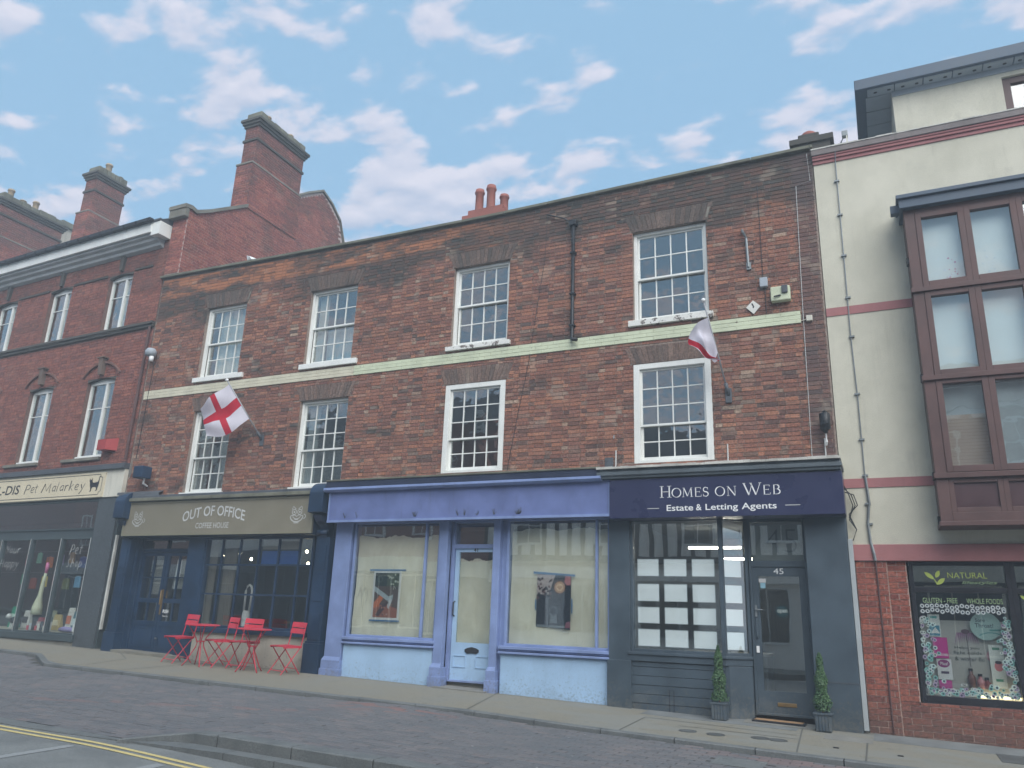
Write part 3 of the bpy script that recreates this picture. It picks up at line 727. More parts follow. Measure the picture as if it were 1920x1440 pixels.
BAND = (-15.13, -.86, 5.785, 5.985)
LIN = [(a-.05, b+.05, d, d+.31) for a, b, c, d in WIN1]+[(a-.05, b+.05, d, d+.33) for a, b, c, d in WIN2]
holes = WIN2+WIN1
m = MB(); wall_cells(m, -15.2, -.5, 3.3, 8.72, holes, .006, .3, warp, 24)
wall = m.build('wall', Mo_old, ter)
lay_bricks(wall, B_main, -15.18, -.52, 3.33, 8.70, holes+[BAND]+LIN, npiece=300, warp=warp, seed=5, course=.0685, bl=.212)
m = MB().box(-15.19, -.51, .3, 9, 3.3, 8.3); m2 = m
body = MB(); body.box(-15.19, -.51, 7.8, 8.2, .2, 8.4); body.box(-15.19, -14.9, .3, 7.8, .2, 8.4); body.box(-.8, -.51, .3, 7.8, .2, 8.4); body.build('rear_wall', Mo_left, ter)
for fz in (3.12, 5.72, 8.3): MB().box(-14.9, -.8, .31, 7.8, fz, fz+.12).build('floor_slab', INTD, ter)
MB().box(-14.89, -.81, 3.6, 3.7, 3.25, 8.29).build('inner_wall', INT, ter)
for xx in (-11.5, -8.2, -4.7): MB().box(xx, xx+.12, .31, 3.6, 3.25, 8.29).build('partition', INT, ter)
m = MB(); m.prism([(.35, 8.42), (4.1, 10.4), (8.1, 8.42)], 'x', -14.9, -.55); m.build('roof', TILE, ter)
# gauged-brick flat arches
RUB = brickmat('sooty_gauged_brick', [(0, (.14, .10, .085, 1)), (.4, (.18, .12, .098, 1)), (.7, (.11, .085, .075, 1)), (1, (.20, .14, .115, 1))], soot=.5, sparkle=.2)
for k, (a, b, c, d) in enumerate(LIN):
    mo = MB(); mo.quad((a+.02, .002, c+.002), (b-.02, .002, c+.002), (b+.10, .002, warp(b, d)), (a-.10, .002, warp(a, d)))
    mo = mo.build('flat_arch', Mo_old, ter)
    m = MB(); n = 17
    for i in range(n):
        m.cr = random.random(); f0, f1 = (i+.05)/n, (i+.95)/n
        t0 = a+.03+(b-a-.06)*f0; t1 = a+.03+(b-a-.06)*f1; T0 = a-.10+(b-a+.2)*f0; T1 = a-.10+(b-a+.2)*f1; pr = -.005-random.random()*.005
        zt = warp((a+b)/2, d)-.006
        m.add([(t0, pr, c+.006), (t1, pr, c+.006), (T1, pr, zt), (T0, pr, zt), (t0, .02, c+.006), (t1, .02, c+.006), (T1, .02, zt), (T0, .02, zt)], [(0, 1, 2, 3), (0, 3, 7, 4), (2, 1, 5, 6), (1, 0, 4, 5), (3, 2, 6, 7)])
    m.build('voussoirs', RUB, mo, rnd=True)
    if k in (4, 7):   # pale reglet streak on the arch
        m = MB(); x = b-.05; m.add([(x, -.012, c+.05), (x+.035, -.012, c+.05), (x+.085, -.012, c+.24), (x+.045, -.012, c+.24)], [(0, 1, 2, 3)]); m.build('mortar_streak', STONE, mo)
# painted string band of bricks
def band():
    for (x0, x1, mt) in ((-15.13, -9.25, BANDL), (-9.25, -.86, BANDR)):
        nm = MB().box(x0, x1, -.012, .02, 5.785, 5.985).build('painted_band', mt, ter)
        shp = {}
        for r in range(3):
            z0, z1 = ((5.787, 5.852), (5.853, 5.918), (5.919, 5.983))[r]
            x = x0-(r % 2)*.1125
            while x < x1:
                a, b = max(x, x0), min(x+.225, x1); x += .225
                if b-a < .04: continue
                key = round(b-a, 2)
                if key not in shp:
                    w = (b-a)/2-.002; q = MB().box(-w, w, -.008, .02, -.0305, .0305); me = bpy.data.meshes.new('painted_brick'); me.from_pydata(q.v, [], q.f); me.materials.append(mt); shp[key] = me
                o = bpy.data.objects.new('painted_brick', shp[key]); COL.objects.link(o); o.parent = nm
                o.location = Vector(((a+b)/2, -.012-random.random()*.005, (z0+z1)/2))-wl(nm); OFF[o.name] = wl(nm)
band()
# coping
x = -15.25; k = 0
while x < -.5:
    e = min(x+.92, -.48); m = MB(); a, b = x+.004, e-.004
    za, zb = 8.72+sag(a), 8.72+sag(b)
    m.add([(a, -.07, za), (b, -.07, zb), (b, .36, zb), (a, .36, za), (a, -.07, za+.055), (b, -.07, zb+.055), (b, .36, zb+.075), (a, .36, za+.075)], [(0, 1, 5, 4), (4, 5, 6, 7), (2, 3, 7, 6), (1, 2, 6, 5), (3, 0, 4, 7), (3, 2, 1, 0)])
    m.build('coping_stone', DARKW, ter, bevel=.006); x = e
# sash windows
sl2 = [(-13.63, -12.18, 6.04, 6.145), (-10.64, -9.20, 6.03, 6.14), (-7.16, -5.82, 6.03, 6.115), (-3.60, -2.18, 6.06, 6.165)]
for k, w in enumerate(WIN2):
    sash(ter, *w, 6.97, 2, 2, sillm=WHITE if k < 2 else FLAKE, slab=sl2[k])
for k, w in enumerate(WIN1):
    sash(ter, *w, 4.35, 3, 2, flush=k >= 2, sillm=WHITE, slab=(w[0]-.03, w[1]+.03, w[2]-.05, w[2]+.01) if k < 2 else None)
# stack behind the parapet, with pots
def potprof(r, h): return [(r*.95, 0), (r*.82, h*.1), (r*.8, h*.8), (r*.98, h*.84), (r*1.0, h*.9), (r*.86, h*.93), (r*.86, h), (r*.6, h)]
c1 = thing('chimney_stack', 'low red chimney stack with three tall terracotta pots behind the parapet', 'chimney', (-7.4, 1.9, 8.4))
st = MB().box(-7.84, -6.86, 1.55, 2.25, 8.4, 9.72).build('stack', B_gable, c1)
m = MB(); m.box(-7.88, -6.82, 1.51, 2.29, 9.72, 9.82); m.box(-7.78, -6.92, 1.6, 2.2, 9.82, 9.98); m.build('oversailing_course', TERRA, c1)
for (x, y, h, r) in ((-7.60, 1.78, .60, .115), (-7.32, 1.80, .66, .12), (-7.06, 1.95, .45, .115)):
    MB().lathe(potprof(r, h), (x, y, 9.96), 16).build('chimney_pot', TERRA, c1, smooth=True)
c2 = thing('chimney_stack', 'squat dark chimney stump with a domed red pot at the right end of the parapet', 'chimney', (-.5, .6, 8.4))
MB().box(-.80, -.22, .42, 1.1, 8.4, 9.28).build('stack', SMOKE, c2, bevel=.01); MB().box(-.86, -.16, .38, 1.14, 9.16, 9.27).build('oversailing_course', SMOKE, c2, bevel=.01)
MB().box(-.72, -.38, .48, .9, 9.28, 9.40).build('flaunching', SMOKE, c2, bevel=.02)
MB().lathe([(.13, 0), (.14, .05), (.12, .1), (.07, .14), (.01, .155)], (-.55, .66, 9.38), 14).build('chimney_pot', TERRA, c2, smooth=True)

# ------------------------------------------------------------------ left building (turned 2.5 degrees, local x runs left from the corner as -s)
lb = thing('corner_brick_house', 'dark red brick building with segmental-headed casement windows over the pet shop', 'building', (-15.2, 0, 0), rot=(0, 0, R(-2.5)))
LM = Matrix.Translation((-15.2, 0, 0)) @ Matrix.Rotation(R(-2.5), 4, 'Z')
LW2 = [(-2.08, -1.17, 7.73, 9.25), (-4.50, -3.58, 7.73, 9.27), (-6.90, -5.97, 7.73, 9.25), (-9.3, -8.37, 7.73, 9.25)]
LW1 = [(-2.13, -1.09, 4.53, 6.50), (-4.46, -3.47, 4.53, 6.50), (-6.86, -5.87, 4.53, 6.50), (-9.26, -8.27, 4.53, 6.50)]
EX = -11.5
m = MB(); wall_cells(m, EX, -.02, 4.2, 9.86, LW2+LW1, .006, .32); lwall = m.build('wall', Mo_left, lb, local=True)
m = MB(); wall_cells(m, -.42, -.02, 9.86, 10.3, [], .006, .3); m = m.build('kneeler_wall', Mo_left, lb, local=True); lay_bricks(m, B_left, -.42, -.03, 9.86, 10.28, seed=31)
lh = LW2+LW1+[(EX, -.0, 7.555, 7.74)]
lay_bricks(lwall, B_left, EX+.01, -.03, 4.22, 9.84, lh, npiece=300, seed=11, rootm=LM)
m = MB(); m.box(EX, -.05, 6.8, 7.1, 0, 10.3); m.box(EX, EX+.3, .32, 6.8, 0, 10.3); m.box(-.35, -.06, .32, 6.8, 3.5, 8.6); m.build('rear_wall', Mo_left, lb, local=True)
for fz in (3.55, 7.0, 10.2): MB().box(EX+.3, -.35, .33, 6.8, fz, fz+.12).build('floor_slab', INTD, lb, local=True)
MB().box(EX+.3, -.35, 2.6, 2.7, 3.7, 10.2).build('inner_wall', INT, lb, local=True)
m = MB(); m.prism([(-.35, 10.28), (3.6, 12.7), (7.4, 10.2)], 'x', EX, -.05); m.build('roof', TILE, lb, local=True)
m = MB(); m.box(EX, -.02, -.05, .02, 7.60, 7.67); m.box(EX, -.02, -.09, .02, 7.67, 7.74); m.build('string_course', SMOKE, lb, local=True, bevel=.01)
m = MB()
for a, b in ((-1.1, -.45), (-3.5, -2.15), (-5.9, -4.55), (-8.3, -6.95)): m.box(a, b, -.035, .02, 9.24, 9.29)
m.build('head_string', SMOKE, lb, local=True)
for s in (1.62, 4.04, 6.43, 8.83):
    m = MB(); m.add([(-s-.05, -.07, 9.32), (-s+.05, -.07, 9.32), (-s+.08, -.07, 9.71), (-s-.08, -.07, 9.71), (-s-.05, .02, 9.32), (-s+.05, .02, 9.32), (-s+.08, .02, 9.71), (-s-.08, .02, 9.71)], [(0, 1, 2, 3), (0, 3, 7, 4), (2, 1, 5, 6), (1, 0, 4, 5)]); m.build('keystone', SMOKE, lb, local=True)
HOOD = paint('brown_brick_moulding', (.17, .085, .068, 1), .9, .4)
for s in (1.61, 3.97, 6.37, 8.77):
    m = MB(); m.add([(-s-.06, -.10, 6.57), (-s+.06, -.10, 6.57), (-s+.08, -.13, 6.98), (-s-.08, -.13, 6.98), (-s-.06, .02, 6.57), (-s+.06, .02, 6.57), (-s+.08, .02, 6.98), (-s-.08, .02, 6.98)], [(0, 1, 2, 3), (0, 3, 7, 4), (2, 1, 5, 6), (1, 0, 4, 5)])
    m.box(-s-.13, -s+.13, -.15, .02, 6.98, 7.01); m.build('keystone', paint('brown_stone', (.15, .11, .09, 1), .9, .4), lb, local=True)
    m = MB()
    P = arc(-s, 6.2, .78, .66, 150, 30, 12)
    for p, q in zip(P, P[1:]):
        m.add([(p[0], -.06, p[1]), (q[0], -.06, q[1]), (q[0], -.06, q[1]+.055), (p[0], -.06, p[1]+.055), (p[0], .02, p[1]), (q[0], .02, q[1]), (q[0], .02, q[1]+.055), (p[0], .02, p[1]+.055)], [(0, 1, 2, 3), (4, 5, 1, 0), (3, 2, 6, 7)])
    m.build('hood_mould', HOOD, lb, local=True)
def casement(x0, x1, z0, z1, k):
    m = MB(); fw = .055
    # segmental head board
    frame(m, x0, x1, z0, z1-.07, fw, .10, .17, wb=.09)
    P = [(x0, z1-.07)]+[(x0+(x1-x0)*i/8, z1-.07+.07*math.sin(math.pi*i/8)) for i in range(9)]+[(x1, z1-.07)]
    m.prism(P, 'y', .10, .17)
    xm = x0+(x1-x0)*.60
    m.box(xm-.035, xm+.035, .095, .165, z0+.09, z1-.07-fw)
    w = m.build('casement_window', WHITE, lb, local=True, bevel=.004); OFF[w.name] = Vector((0, 0, 0))
    zt = z1-.07-fw; zb = z0+.09+(zt-z0-.09)*.66
    m = MB(); m.box(x0+fw, xm-.035, .12, .15, zb-.01, zb+.01); m.box(xm+.035, x1-fw, .12, .15, zb-.01, zb+.01); m.build('glazing_bar', WHITE, w, local=True)
    for a, b in ((x0+fw, xm-.035), (xm+.035, x1-fw)):
        pane(w, a, b, z0+.09, zb-.01, .135, G_SASH); pane(w, a, b, zb+.01, zt, .135, G_SASH)
    MB().box(x0+.02, x1-.0, .03, .11, z0-.0, z0+.06).build('sill_board', WHITE, w, local=True, bevel=.004)
    zs = (z0-.075, z0)
    MB().box(x0-.36, x1+.02, -.07, .1, *zs).build('stone_sill', STONE, lb, local=True, bevel=.01)
    # brick head over the opening rounding the corners
    m = MB()
    for sgn, xe in ((1, x0), (-1, x1)):
        m.prism([(xe, z1+.0), (xe, z1-.07), (xe+sgn*.25, z1-.022), (xe+sgn*.45, z1)] if sgn > 0 else [(xe, z1), (xe-.45, z1), (xe-.25, z1-.022), (xe, z1-.07)], 'y', .0, .1)
    m.build('segmental_head', SMOKE, lb, local=True)
for k, w in enumerate(LW2+LW1): casement(*w, k)
# eaves
m = MB(); m.box(EX, -.30, -.36, -.30, 9.99, 10.245); m.box(-.31, -.02, -.34, .02, 9.90, 10.245); m.build('white_fascia', WHITE, lb, local=True, bevel=.004)
m = MB(); m.prism([(-.29, 10.0), (-.29, 9.93), (-.22, 9.90), (-.20, 9.84), (-.12, 9.80), (-.10, 9.74), (-.02, 9.70), (.2, 9.70), (.2, 10.0)], 'x', EX, -.20); m.build('cornice', paint('grey_cornice', (.40, .41, .41, 1), .7, .25, dirt=.3), lb, local=True)
m = MB(); m.prism([(-.47, 10.245), (-.36, 10.245), (-.36, 10.33), (-.47, 10.33)], 'x', EX, -.26)
for i in range(24): m.box(-.35-i*.45, -.32-i*.45, -.49, -.36, 10.225, 10.31)
m.build('gutter', BLACK, lb, local=True); m = MB(); m.box(EX, -.02, -.36, .5, 10.25, 10.31); m.build('eaves_slates', TILE, lb, local=True)
m = MB().tube([(-.10, -.06, 7.6), (-.12, -.06, 4.4)], .03); m.build('downpipe', MAROON, lb, local=True)
m = MB(); m.box(-.96, -.52, -.20, .0, 4.64, 4.86)
al = MB().box(-.98, -.55, -.16, 0, 4.66, 4.93)
rb = MB(); rb.add([(-.97, -.22, 4.64), (-.68, -.22, 4.64), (-.68, -.22, 4.88), (-.97, -.22, 4.88), (-.97, 0, 4.64), (-.55, 0, 4.64), (-.55, 0, 4.93), (-.97, 0, 4.93)], [(0, 1, 2, 3), (1, 5, 6, 2), (3, 2, 6, 7), (0, 4, 5, 1), (4, 0, 3, 7)])
o = rb.build('alarm_box', paint('red_alarm_box', (.33, .04, .04, 1), .5, .2), None, local=True, label='red metal alarm box on the dark brick wall above the pet shop sign', cat='alarm box'); o.matrix_world = LM
# gable party wall and its stack
gb = thing('gable_wall', 'tall red brick party-wall gable with curved shoulders rising above the terrace', 'gable wall', (-14.96, 3, 8.4))
GP = [(.0, 8.92), (.0, 10.62), (.05, 10.66), (.2, 10.63), (.6, 10.86), (1.2, 11.25), (1.8, 11.64), (1.8, 11.9), (3.68, 13.0), (4.0, 13.24), (4.66, 13.66), (5.15, 13.45), (5.58, 13.12), (5.87, 12.45), (6.05, 11.6), (6.1, 8.92)]
MB().box(-15.2, -14.73, .37, 6.1, 8.3, 8.92).build('wall_foot', Mo_gable, None) if False else None
m = MB(); m.prism(GP, 'x', -15.2, -14.726); gw = m.build('wall', Mo_gable, gb)
def inpoly(P):
    def f(u, w):
        c = False; n = len(P)
        for i in range(n):
            (x1, y1), (x2, y2) = P[i], P[(i+1) % n]
            if (y1 > w) != (y2 > w) and u < (x2-x1)*(w-y1)/(y2-y1)+x1: c = not c
        return c
    return f
_f = inpoly(GP)
def gable_bricks():
    # split: full courses inside the outline, then each kept brick as a piece or in the remainder
    lay_bricks(gw, B_gable, -15.2, -14.725, 8.93, 10.62, tf=lambda u, w, d: Vector((u, -.008+d, w)), bond='stretcher', seed=14, proud=.004)
    lay_bricks(gw, B_gable, -.0, 6.1, 8.93, 13.72, tf=lambda u, w, d: Vector((-14.72-d, u, w)), bond="stretcher", npiece=300, poly=lambda u, w: (_f(u-.08, w-.02) and _f(u+.08, w+.02)) or (u < .3 and w < 10.62) or (u > 5.8 and w < 11.6), seed=4, proud=.004)
gable_bricks()
def copingrun(P, name='coping', th=.10):
    m = MB()
    for p, q in zip(P, P[1:]):
        m.add([(-15.24, p[0], p[1]-th), (-14.67, p[0], p[1]-th), (-14.67, p[0], p[1]), (-15.24, p[0], p[1]), (-15.24, q[0], q[1]-th), (-14.67, q[0], q[1]-th), (-14.67, q[0], q[1]), (-15.24, q[0], q[1])],
              [(0, 1, 2, 3), (7, 6, 5, 4), (3, 2, 6, 7), (1, 5, 6, 2), (0, 3, 7, 4), (0, 4, 5, 1)])
    m.build(name, STONE, gb)
copingrun([(-.16, 10.70), (.05, 10.74), (.2, 10.70), (.6, 10.93), (1.2, 11.33), (1.79, 11.72)])
copingrun([(3.69, 13.08), (4.0, 13.32), (4.66, 13.75), (5.15, 13.54), (5.62, 13.18), (5.92, 12.5), (6.1, 11.6)], th=.07)
MB().box(-15.24, -14.68, -.14, -.01, 10.38, 10.62).build('kneeler_stone', STONE, gb, bevel=.02)
def stack(root, x0, x1, y0, y1, zb, zs, zband, zcap, ztop, pots, brick, sh=.07, bonds=True):
    P = MB().box(x0+.008, x1-.008, y0+.008, y1-.008, zb, zcap-.02).build('stack', Mo_gable, root)
    for (u0, u1, tf, a, b, ex) in (
        (y0, y1, lambda u, w, d: Vector((x1-d, u, w)), zb, zcap, 0), (x0, x1, lambda u, w, d: Vector((u, y0+d, w)), zb, zcap, 0)):
        lay_bricks(P, brick, u0, u1, a, b, tf=tf, bond='stretcher', seed=8, proud=.004)
    if zs:
        Q = MB().box(x0-sh+.008, x1+.02, y0-sh+.008, y1+sh*.6, zb, zs-.02).build('stack_base', Mo_gable, root)
        lay_bricks(Q, brick, y0-sh, y1+sh*.6, zb, zs, tf=lambda u, w, d: Vector((x1+.03-d, u, w)), bond='stretcher', seed=9, proud=.004)
        lay_bricks(Q, brick, x0-sh, x1+.03, zb, zs, tf=lambda u, w, d: Vector((u, y0-sh+d, w)), bond='stretcher', seed=10, proud=.004)
        MB().box(x0-sh-.02, x1+.04, y0-sh-.02, y1+sh*.6+.02, zs-.02, zs+.04).build('weathering', STONE, root, bevel=.015)
    m = MB(); m.box(x0-.035, x1+.035, y0-.035, y1+.035, zband, zband+.075); m.build('string_course', SMOKE, root, bevel=.008)
    m = MB(); m.box(x0-.04, x1+.04, y0-.04, y1+.04, zcap-.22, zcap-.14); m.box(x0-.08, x1+.08, y0-.08, y1+.08, zcap-.14, zcap-.06); m.box(x0-.12, x1+.12, y0-.12, y1+.12, zcap-.06, zcap+.02); m.build('oversailing_course', SMOKE, root, bevel=.006)
    n = 7; m = MB()
    for i in range(n):
        a = y0+(y1-y0)*i/n; b = y0+(y1-y0)*(i+1)/n; h = random.uniform(-.03, .03)
        m.box(x0-.02+random.uniform(-.02, .02), x1+.02, a, b, zcap+.02, ztop+h)
    m.build('flaunching', DARKW, root, bevel=.03)
    for (py, h, r) in pots:
        MB().lathe(potprof(r, h), ((x0+x1)/2, py, ztop-.05), 14).build('chimney_pot', POTY, root, smooth=True)
s1 = thing('chimney_stack', 'tallest brick chimney stack, on the gable, with a mossy cap', 'chimney', (-14.96, 2.7, 11.5))
stack(s1, -15.2, -14.72, 1.79, 3.68, 11.6, 12.98, 13.72, 14.40, 14.64, [(2.3, .26, .10), (3.25, .26, .10)], B_gable)
s2 = thing('chimney_stack', 'slimmer brick chimney stack with one buff pot, left of the tall gable', 'chimney', (-22.55, 3, 11.5))
stack(s2, -22.8, -22.3, 2.45, 3.53, 11.6, 13.40, 14.16, 14.84, 15.13, [(2.95, .40, .12)], B_gable)
s3 = thing('chimney_stack', 'wide brick chimney stack with several pots at the left edge of the roofs', 'chimney', (-26.2, 3, 11.5))
stack(s3, -26.45, -25.95, 1.75, 3.98, 11.4, 12.95, 13.7, 14.28, 14.52, [(2.1, .38, .12), (3.0, .38, .12), (2.55, .2, .12)], B_gable)
nb = thing('neighbouring_house', 'brick house beyond the pet shop carrying the wide chimney stack', 'building', (-30, .9, .5))
m = MB(); m.box(-35, -26.8, .65, 7, .4, 10.4); m.build('wall', B_left, nb); m = MB(); m.prism([(.3, 10.4), (3.8, 12.9), (7.3, 10.4)], 'x', -35, -26.8); m.build('roof', TILE, nb)
st5 = thing('chimney_stack', 'distant rendered chimney end glimpsed between the two left stacks', 'chimney', (-28.2, 6, 11))
MB().box(-28.5, -28.0, 5.2, 7.4, 11, 15.35).build('stack', BEIGE, st5); MB().box(-28.6, -27.9, 5.1, 7.5, 15.35, 15.6).build('cap', DARKW, st5, bevel=.03)

# ------------------------------------------------------------------ right-hand rendered building
rbld = thing('rendered_building', 'cream roughcast modern building with pink bands and a brick shop base at the right', 'building', (1.5, 0, 0))
RX = 6.0
# cream wall with the oriel opening cut through it
OR = (.72, 3.30, 2.70, 7.30)
m = MB(); wall_cells(m, -.49, RX, 2.42, 8.46, [OR], .0, .3); m.build('wall', ROUGH, rbld)
m = MB(); m.box(-.49, -.2, .3, 9, 0, 8.4); m.box(RX-.3, RX, .3, 9, 0, 8.4); m.box(-.2, RX-.3, 8.7, 9, 0, 8.4); m.build('side_wall', ROUGH, rbld)
MB().box(-.2, RX-.3, .3, 9, 8.3, 8.45).build('roof_slab', SOFFIT, rbld)
for z in (2.5, 5.35): MB().box(-.2, RX-.3, .31, 8.6, z, z+.12).build('floor_slab', INTD, rbld)
MB().box(-.2, RX-.3, 3.5, 3.6, 2.6, 8.3).build('inner_wall', INT, rbld)
for z0, z1, x1 in ((5.835, 5.965, .715), (3.21, 3.34, .715)):
    MB().box(-.49, x1, -.012, .0, z0, z1).build('pink_band', PINKR, rbld)
    MB().box(3.31, RX, -.012, .0, z0, z1).build('pink_band', PINKR, rbld)
MB().box(-.42, RX, -.03, .3, 2.20, 2.42).build('pink_band', PINKR, rbld, bevel=.006)
m = MB(); m.box(-.50, RX, -.02, .3, 8.46, 8.52); m.box(-.50, RX, -.045, .3, 8.52, 8.565); m.box(-.50, RX, -.06, .3, 8.565, 8.60); m.build('pink_cornice', PINKR, rbld, bevel=.006)
MB().box(-.51, RX, -.08, .34, 8.60, 8.70).build('parapet_cap', paint('brown_grey_cap', (.19, .165, .16, 1), .8, .4, dirt=.5), rbld, bevel=.006)
m = MB()
x = -.51
while x < RX: m.box(x, x+.24, -.085-random.random()*.01, .35, 8.70, 8.712+random.random()*.012); x += .24
m.build('parapet_flashing', FLASH, rbld)
# brick base
DW = (.23, RX, .42, 2.20)
m = MB(); wall_cells(m, -.40, -.01, -.3, 2.20, [], .006, .3); pw = m.build('brick_pier', Mo_new, rbld)
lay_bricks(pw, B_shop, -.40, -.01, -.06, 2.20, npiece=90, bond='stretcher', seed=21)
m = MB(); wall_cells(m, -.01, RX, -.3, .42, [], .046, .3); wall_cells(m, -.01, .23, .42, 2.20, [], .046, .3); bw = m.build('base_wall', Mo_new, rbld)
lay_bricks(bw, B_shop, -.005, RX, -.075, .42, tf=lambda u, w, d: Vector((u, .04+d, w)), npiece=150, bond='stretcher', seed=22)
lay_bricks(bw, B_shop, -.005, .228, .42, 2.20, tf=lambda u, w, d: Vector((u, .04+d, w)), npiece=60, bond='stretcher', seed=23)
# health shop window
hw = thing('health_shop_window', 'black-framed health food shop window with floral stickers at the right edge', 'shop window', (1.5, .1, .42))
fr = MB(); FX = [(.25, 1.42), (1.42, 2.60), (2.60, 3.78)]
FRB = paint('black_window_frame', (.018, .018, .024, 1), .35, .3)
for (a, b) in FX:
    frame(fr, a, b, .42, 2.20, .055, .06, .16, wb=.09); fr.box(a+.055, b-.055, .07, .15, 1.80, 1.87)
fr.build('window_frame', FRB, hw, bevel=.004)
for (a, b) in FX:
    pane(hw, a+.055, b-.055, .51, 1.80, .11, G_SHOP, .002); pane(hw, a+.055, b-.055, 1.87, 2.145, .11, G_SHOP, .002)
MB().box(.2, 3.8, .04, .18, .385, .42).build('sill', FRB, hw, bevel=.004)
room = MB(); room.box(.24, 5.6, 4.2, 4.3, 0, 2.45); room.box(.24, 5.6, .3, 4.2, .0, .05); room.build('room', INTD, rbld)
GRN = paint('lime_green_vinyl', (.42, .50, .10, 1), .5, .05); GRN2 = paint('sage_vinyl', (.30, .42, .22, 1), .5, .05)
text('NATURAL', .71, 1.165, 1.985, 2.06, .104, GRN, hw, bold=-.004)
text('lifestyles', .87, 1.27, 1.90, 1.955, .104, GRN2, hw, shear=.3)
text('GLUTEN - FREE', .385, .79, 1.665, 1.73, .104, GRN2, hw); text('WHOLE FOODS', .895, 1.30, 1.665, 1.73, .104, GRN2, hw)
def leaf(m, x0, z0, x1, z1, w, y):
    n = 8; L = []; Rr = []; dx, dz = x1-x0, z1-z0; l = math.hypot(dx, dz)
    for i in range(n+1):
        t = i/n; k = w*math.sin(math.pi*t)**.8; L.append((x0+dx*t-dz/l*k, y, z0+dz*t+dx/l*k)); Rr.append((x0+dx*t+dz/l*k, y, z0+dz*t-dx/l*k))
    m.add(L+Rr[::-1][1:-1], [tuple(range(len(L)+len(Rr)-2))])
m = MB(); leaf(m, .55, 1.97, .44, 2.065, .026, .104); leaf(m, .57, 1.99, .62, 2.085, .026, .104); leaf(m, .575, 1.90, .675, 1.985, .028, .104); ribbon(m, [(.55, 1.97), (.57, 1.93), (.58, 1.90)], .012, .1035)
m.build('leaf_emblem', GRN, hw)
m = MB(); leaf(m, 1.58, 1.72, 1.50, 1.78, .02, .104); leaf(m, 1.59, 1.73, 1.66, 1.79, .02, .104); m.build('leaf_emblem', GRN, hw)
# flower sticker border on the glass
def flowers():
    rg = random.Random(5); pal = [(160, 185, 182), (105, 160, 152), (150, 135, 160), (175, 188, 180)]; items = []
    def fl(x, z, r, c):
        P = []
        for k in range(20): q = r*(1 if k % 2 else .55); P.append((x+q*math.cos(k*math.pi/10), z+q*math.sin(k*math.pi/10)))
        items.append((P, c)); items.append((circ(x, z, r*.42, n=8), (35, 45, 60)))
    for i in range(34): fl(.37+(i % 17)*.058, (1.62 if i < 17 else 1.565)+rg.uniform(-.015, .015), .033, (198, 205, 205))
    for i in range(90): fl(.33+abs(rg.gauss(0, .07)), rg.uniform(.53, 1.5), rg.uniform(.022, .036), rg.choice(pal))
    for i in range(80): fl(1.34-abs(rg.gauss(0, .06)), rg.uniform(.53, 1.5), rg.uniform(.022, .036), rg.choice(pal))
    for i in range(90): fl(rg.uniform(.36, 1.33), .53+abs(rg.gauss(0, .06)), rg.uniform(.022, .036), rg.choice(pal))
    patches('flower_stickers', hw, items, .104, step=-.00002)
flowers()
def poster(name, label, cat, items, y, loc): 
    t = thing(name, label, cat, loc); patches('print', t, items, y); return t
d1 = thing('display_backdrop', 'pale backdrop panel with a drooping purple flower behind the health shop glass', 'backdrop', (.9, .25, .5))
MB().box(.33, 1.34, .25, .27, .52, 1.45).build('panel', paint('backdrop_grey', (.42, .42, .40, 1), .8, .1), d1)
PU = (150, 105, 140)
it = [([(.84+.02*k-.1, 1.30), (.86+.02*k-.1, 1.30), (.84+.028*k-.135, 1.18-.01*abs(k-5))], PU) for k in range(11)]
it += [(circ(.845, 1.315, .05, .03), (90, 60, 75)), ([(.848, 1.30), (.856, 1.30), (.862, .88), (.854, .88)], (90, 80, 90)), (circ(1.12, 1.02, .07, .08), (190, 130, 145))]
patches('flower_print', d1, it, .245)
text('Helps you', .70, .98, 1.09, 1.13, .2445, SHOPG, d1); text('fight colds', .68, 1.0, 1.02, 1.07, .2445, SHOPG, d1); text('& winter flu', .69, 1.02, .95, 1.0, .2445, SHOPG, d1)
d2 = thing('round_poster', 'round pale green hanging poster reading Sore Throat in the health shop', 'poster', (1.08, .2, 1.4))
MB().prism(circ(1.08, 1.39, .175, n=28), 'y', .20, .206).build('disc', paint('mint_card', (.36, .52, .50, 1), .6, .1), d2)
text('Sore', .97, 1.08, 1.44, 1.485, .1985, BLUE, d2, bold=.01); text('Throat?', .96, 1.17, 1.37, 1.425, .1985, BLUE, d2, bold=.01)
m = MB(); ribbon(m, arc(1.13, 1.20, .17, .11, 140, 40), .012, .1985); ribbon(m, [(1.12, 1.34), (1.24, 1.345)], .02, .1985); m.build('print', paint('teal_ink', (.06, .28, .27, 1), .5), d2)
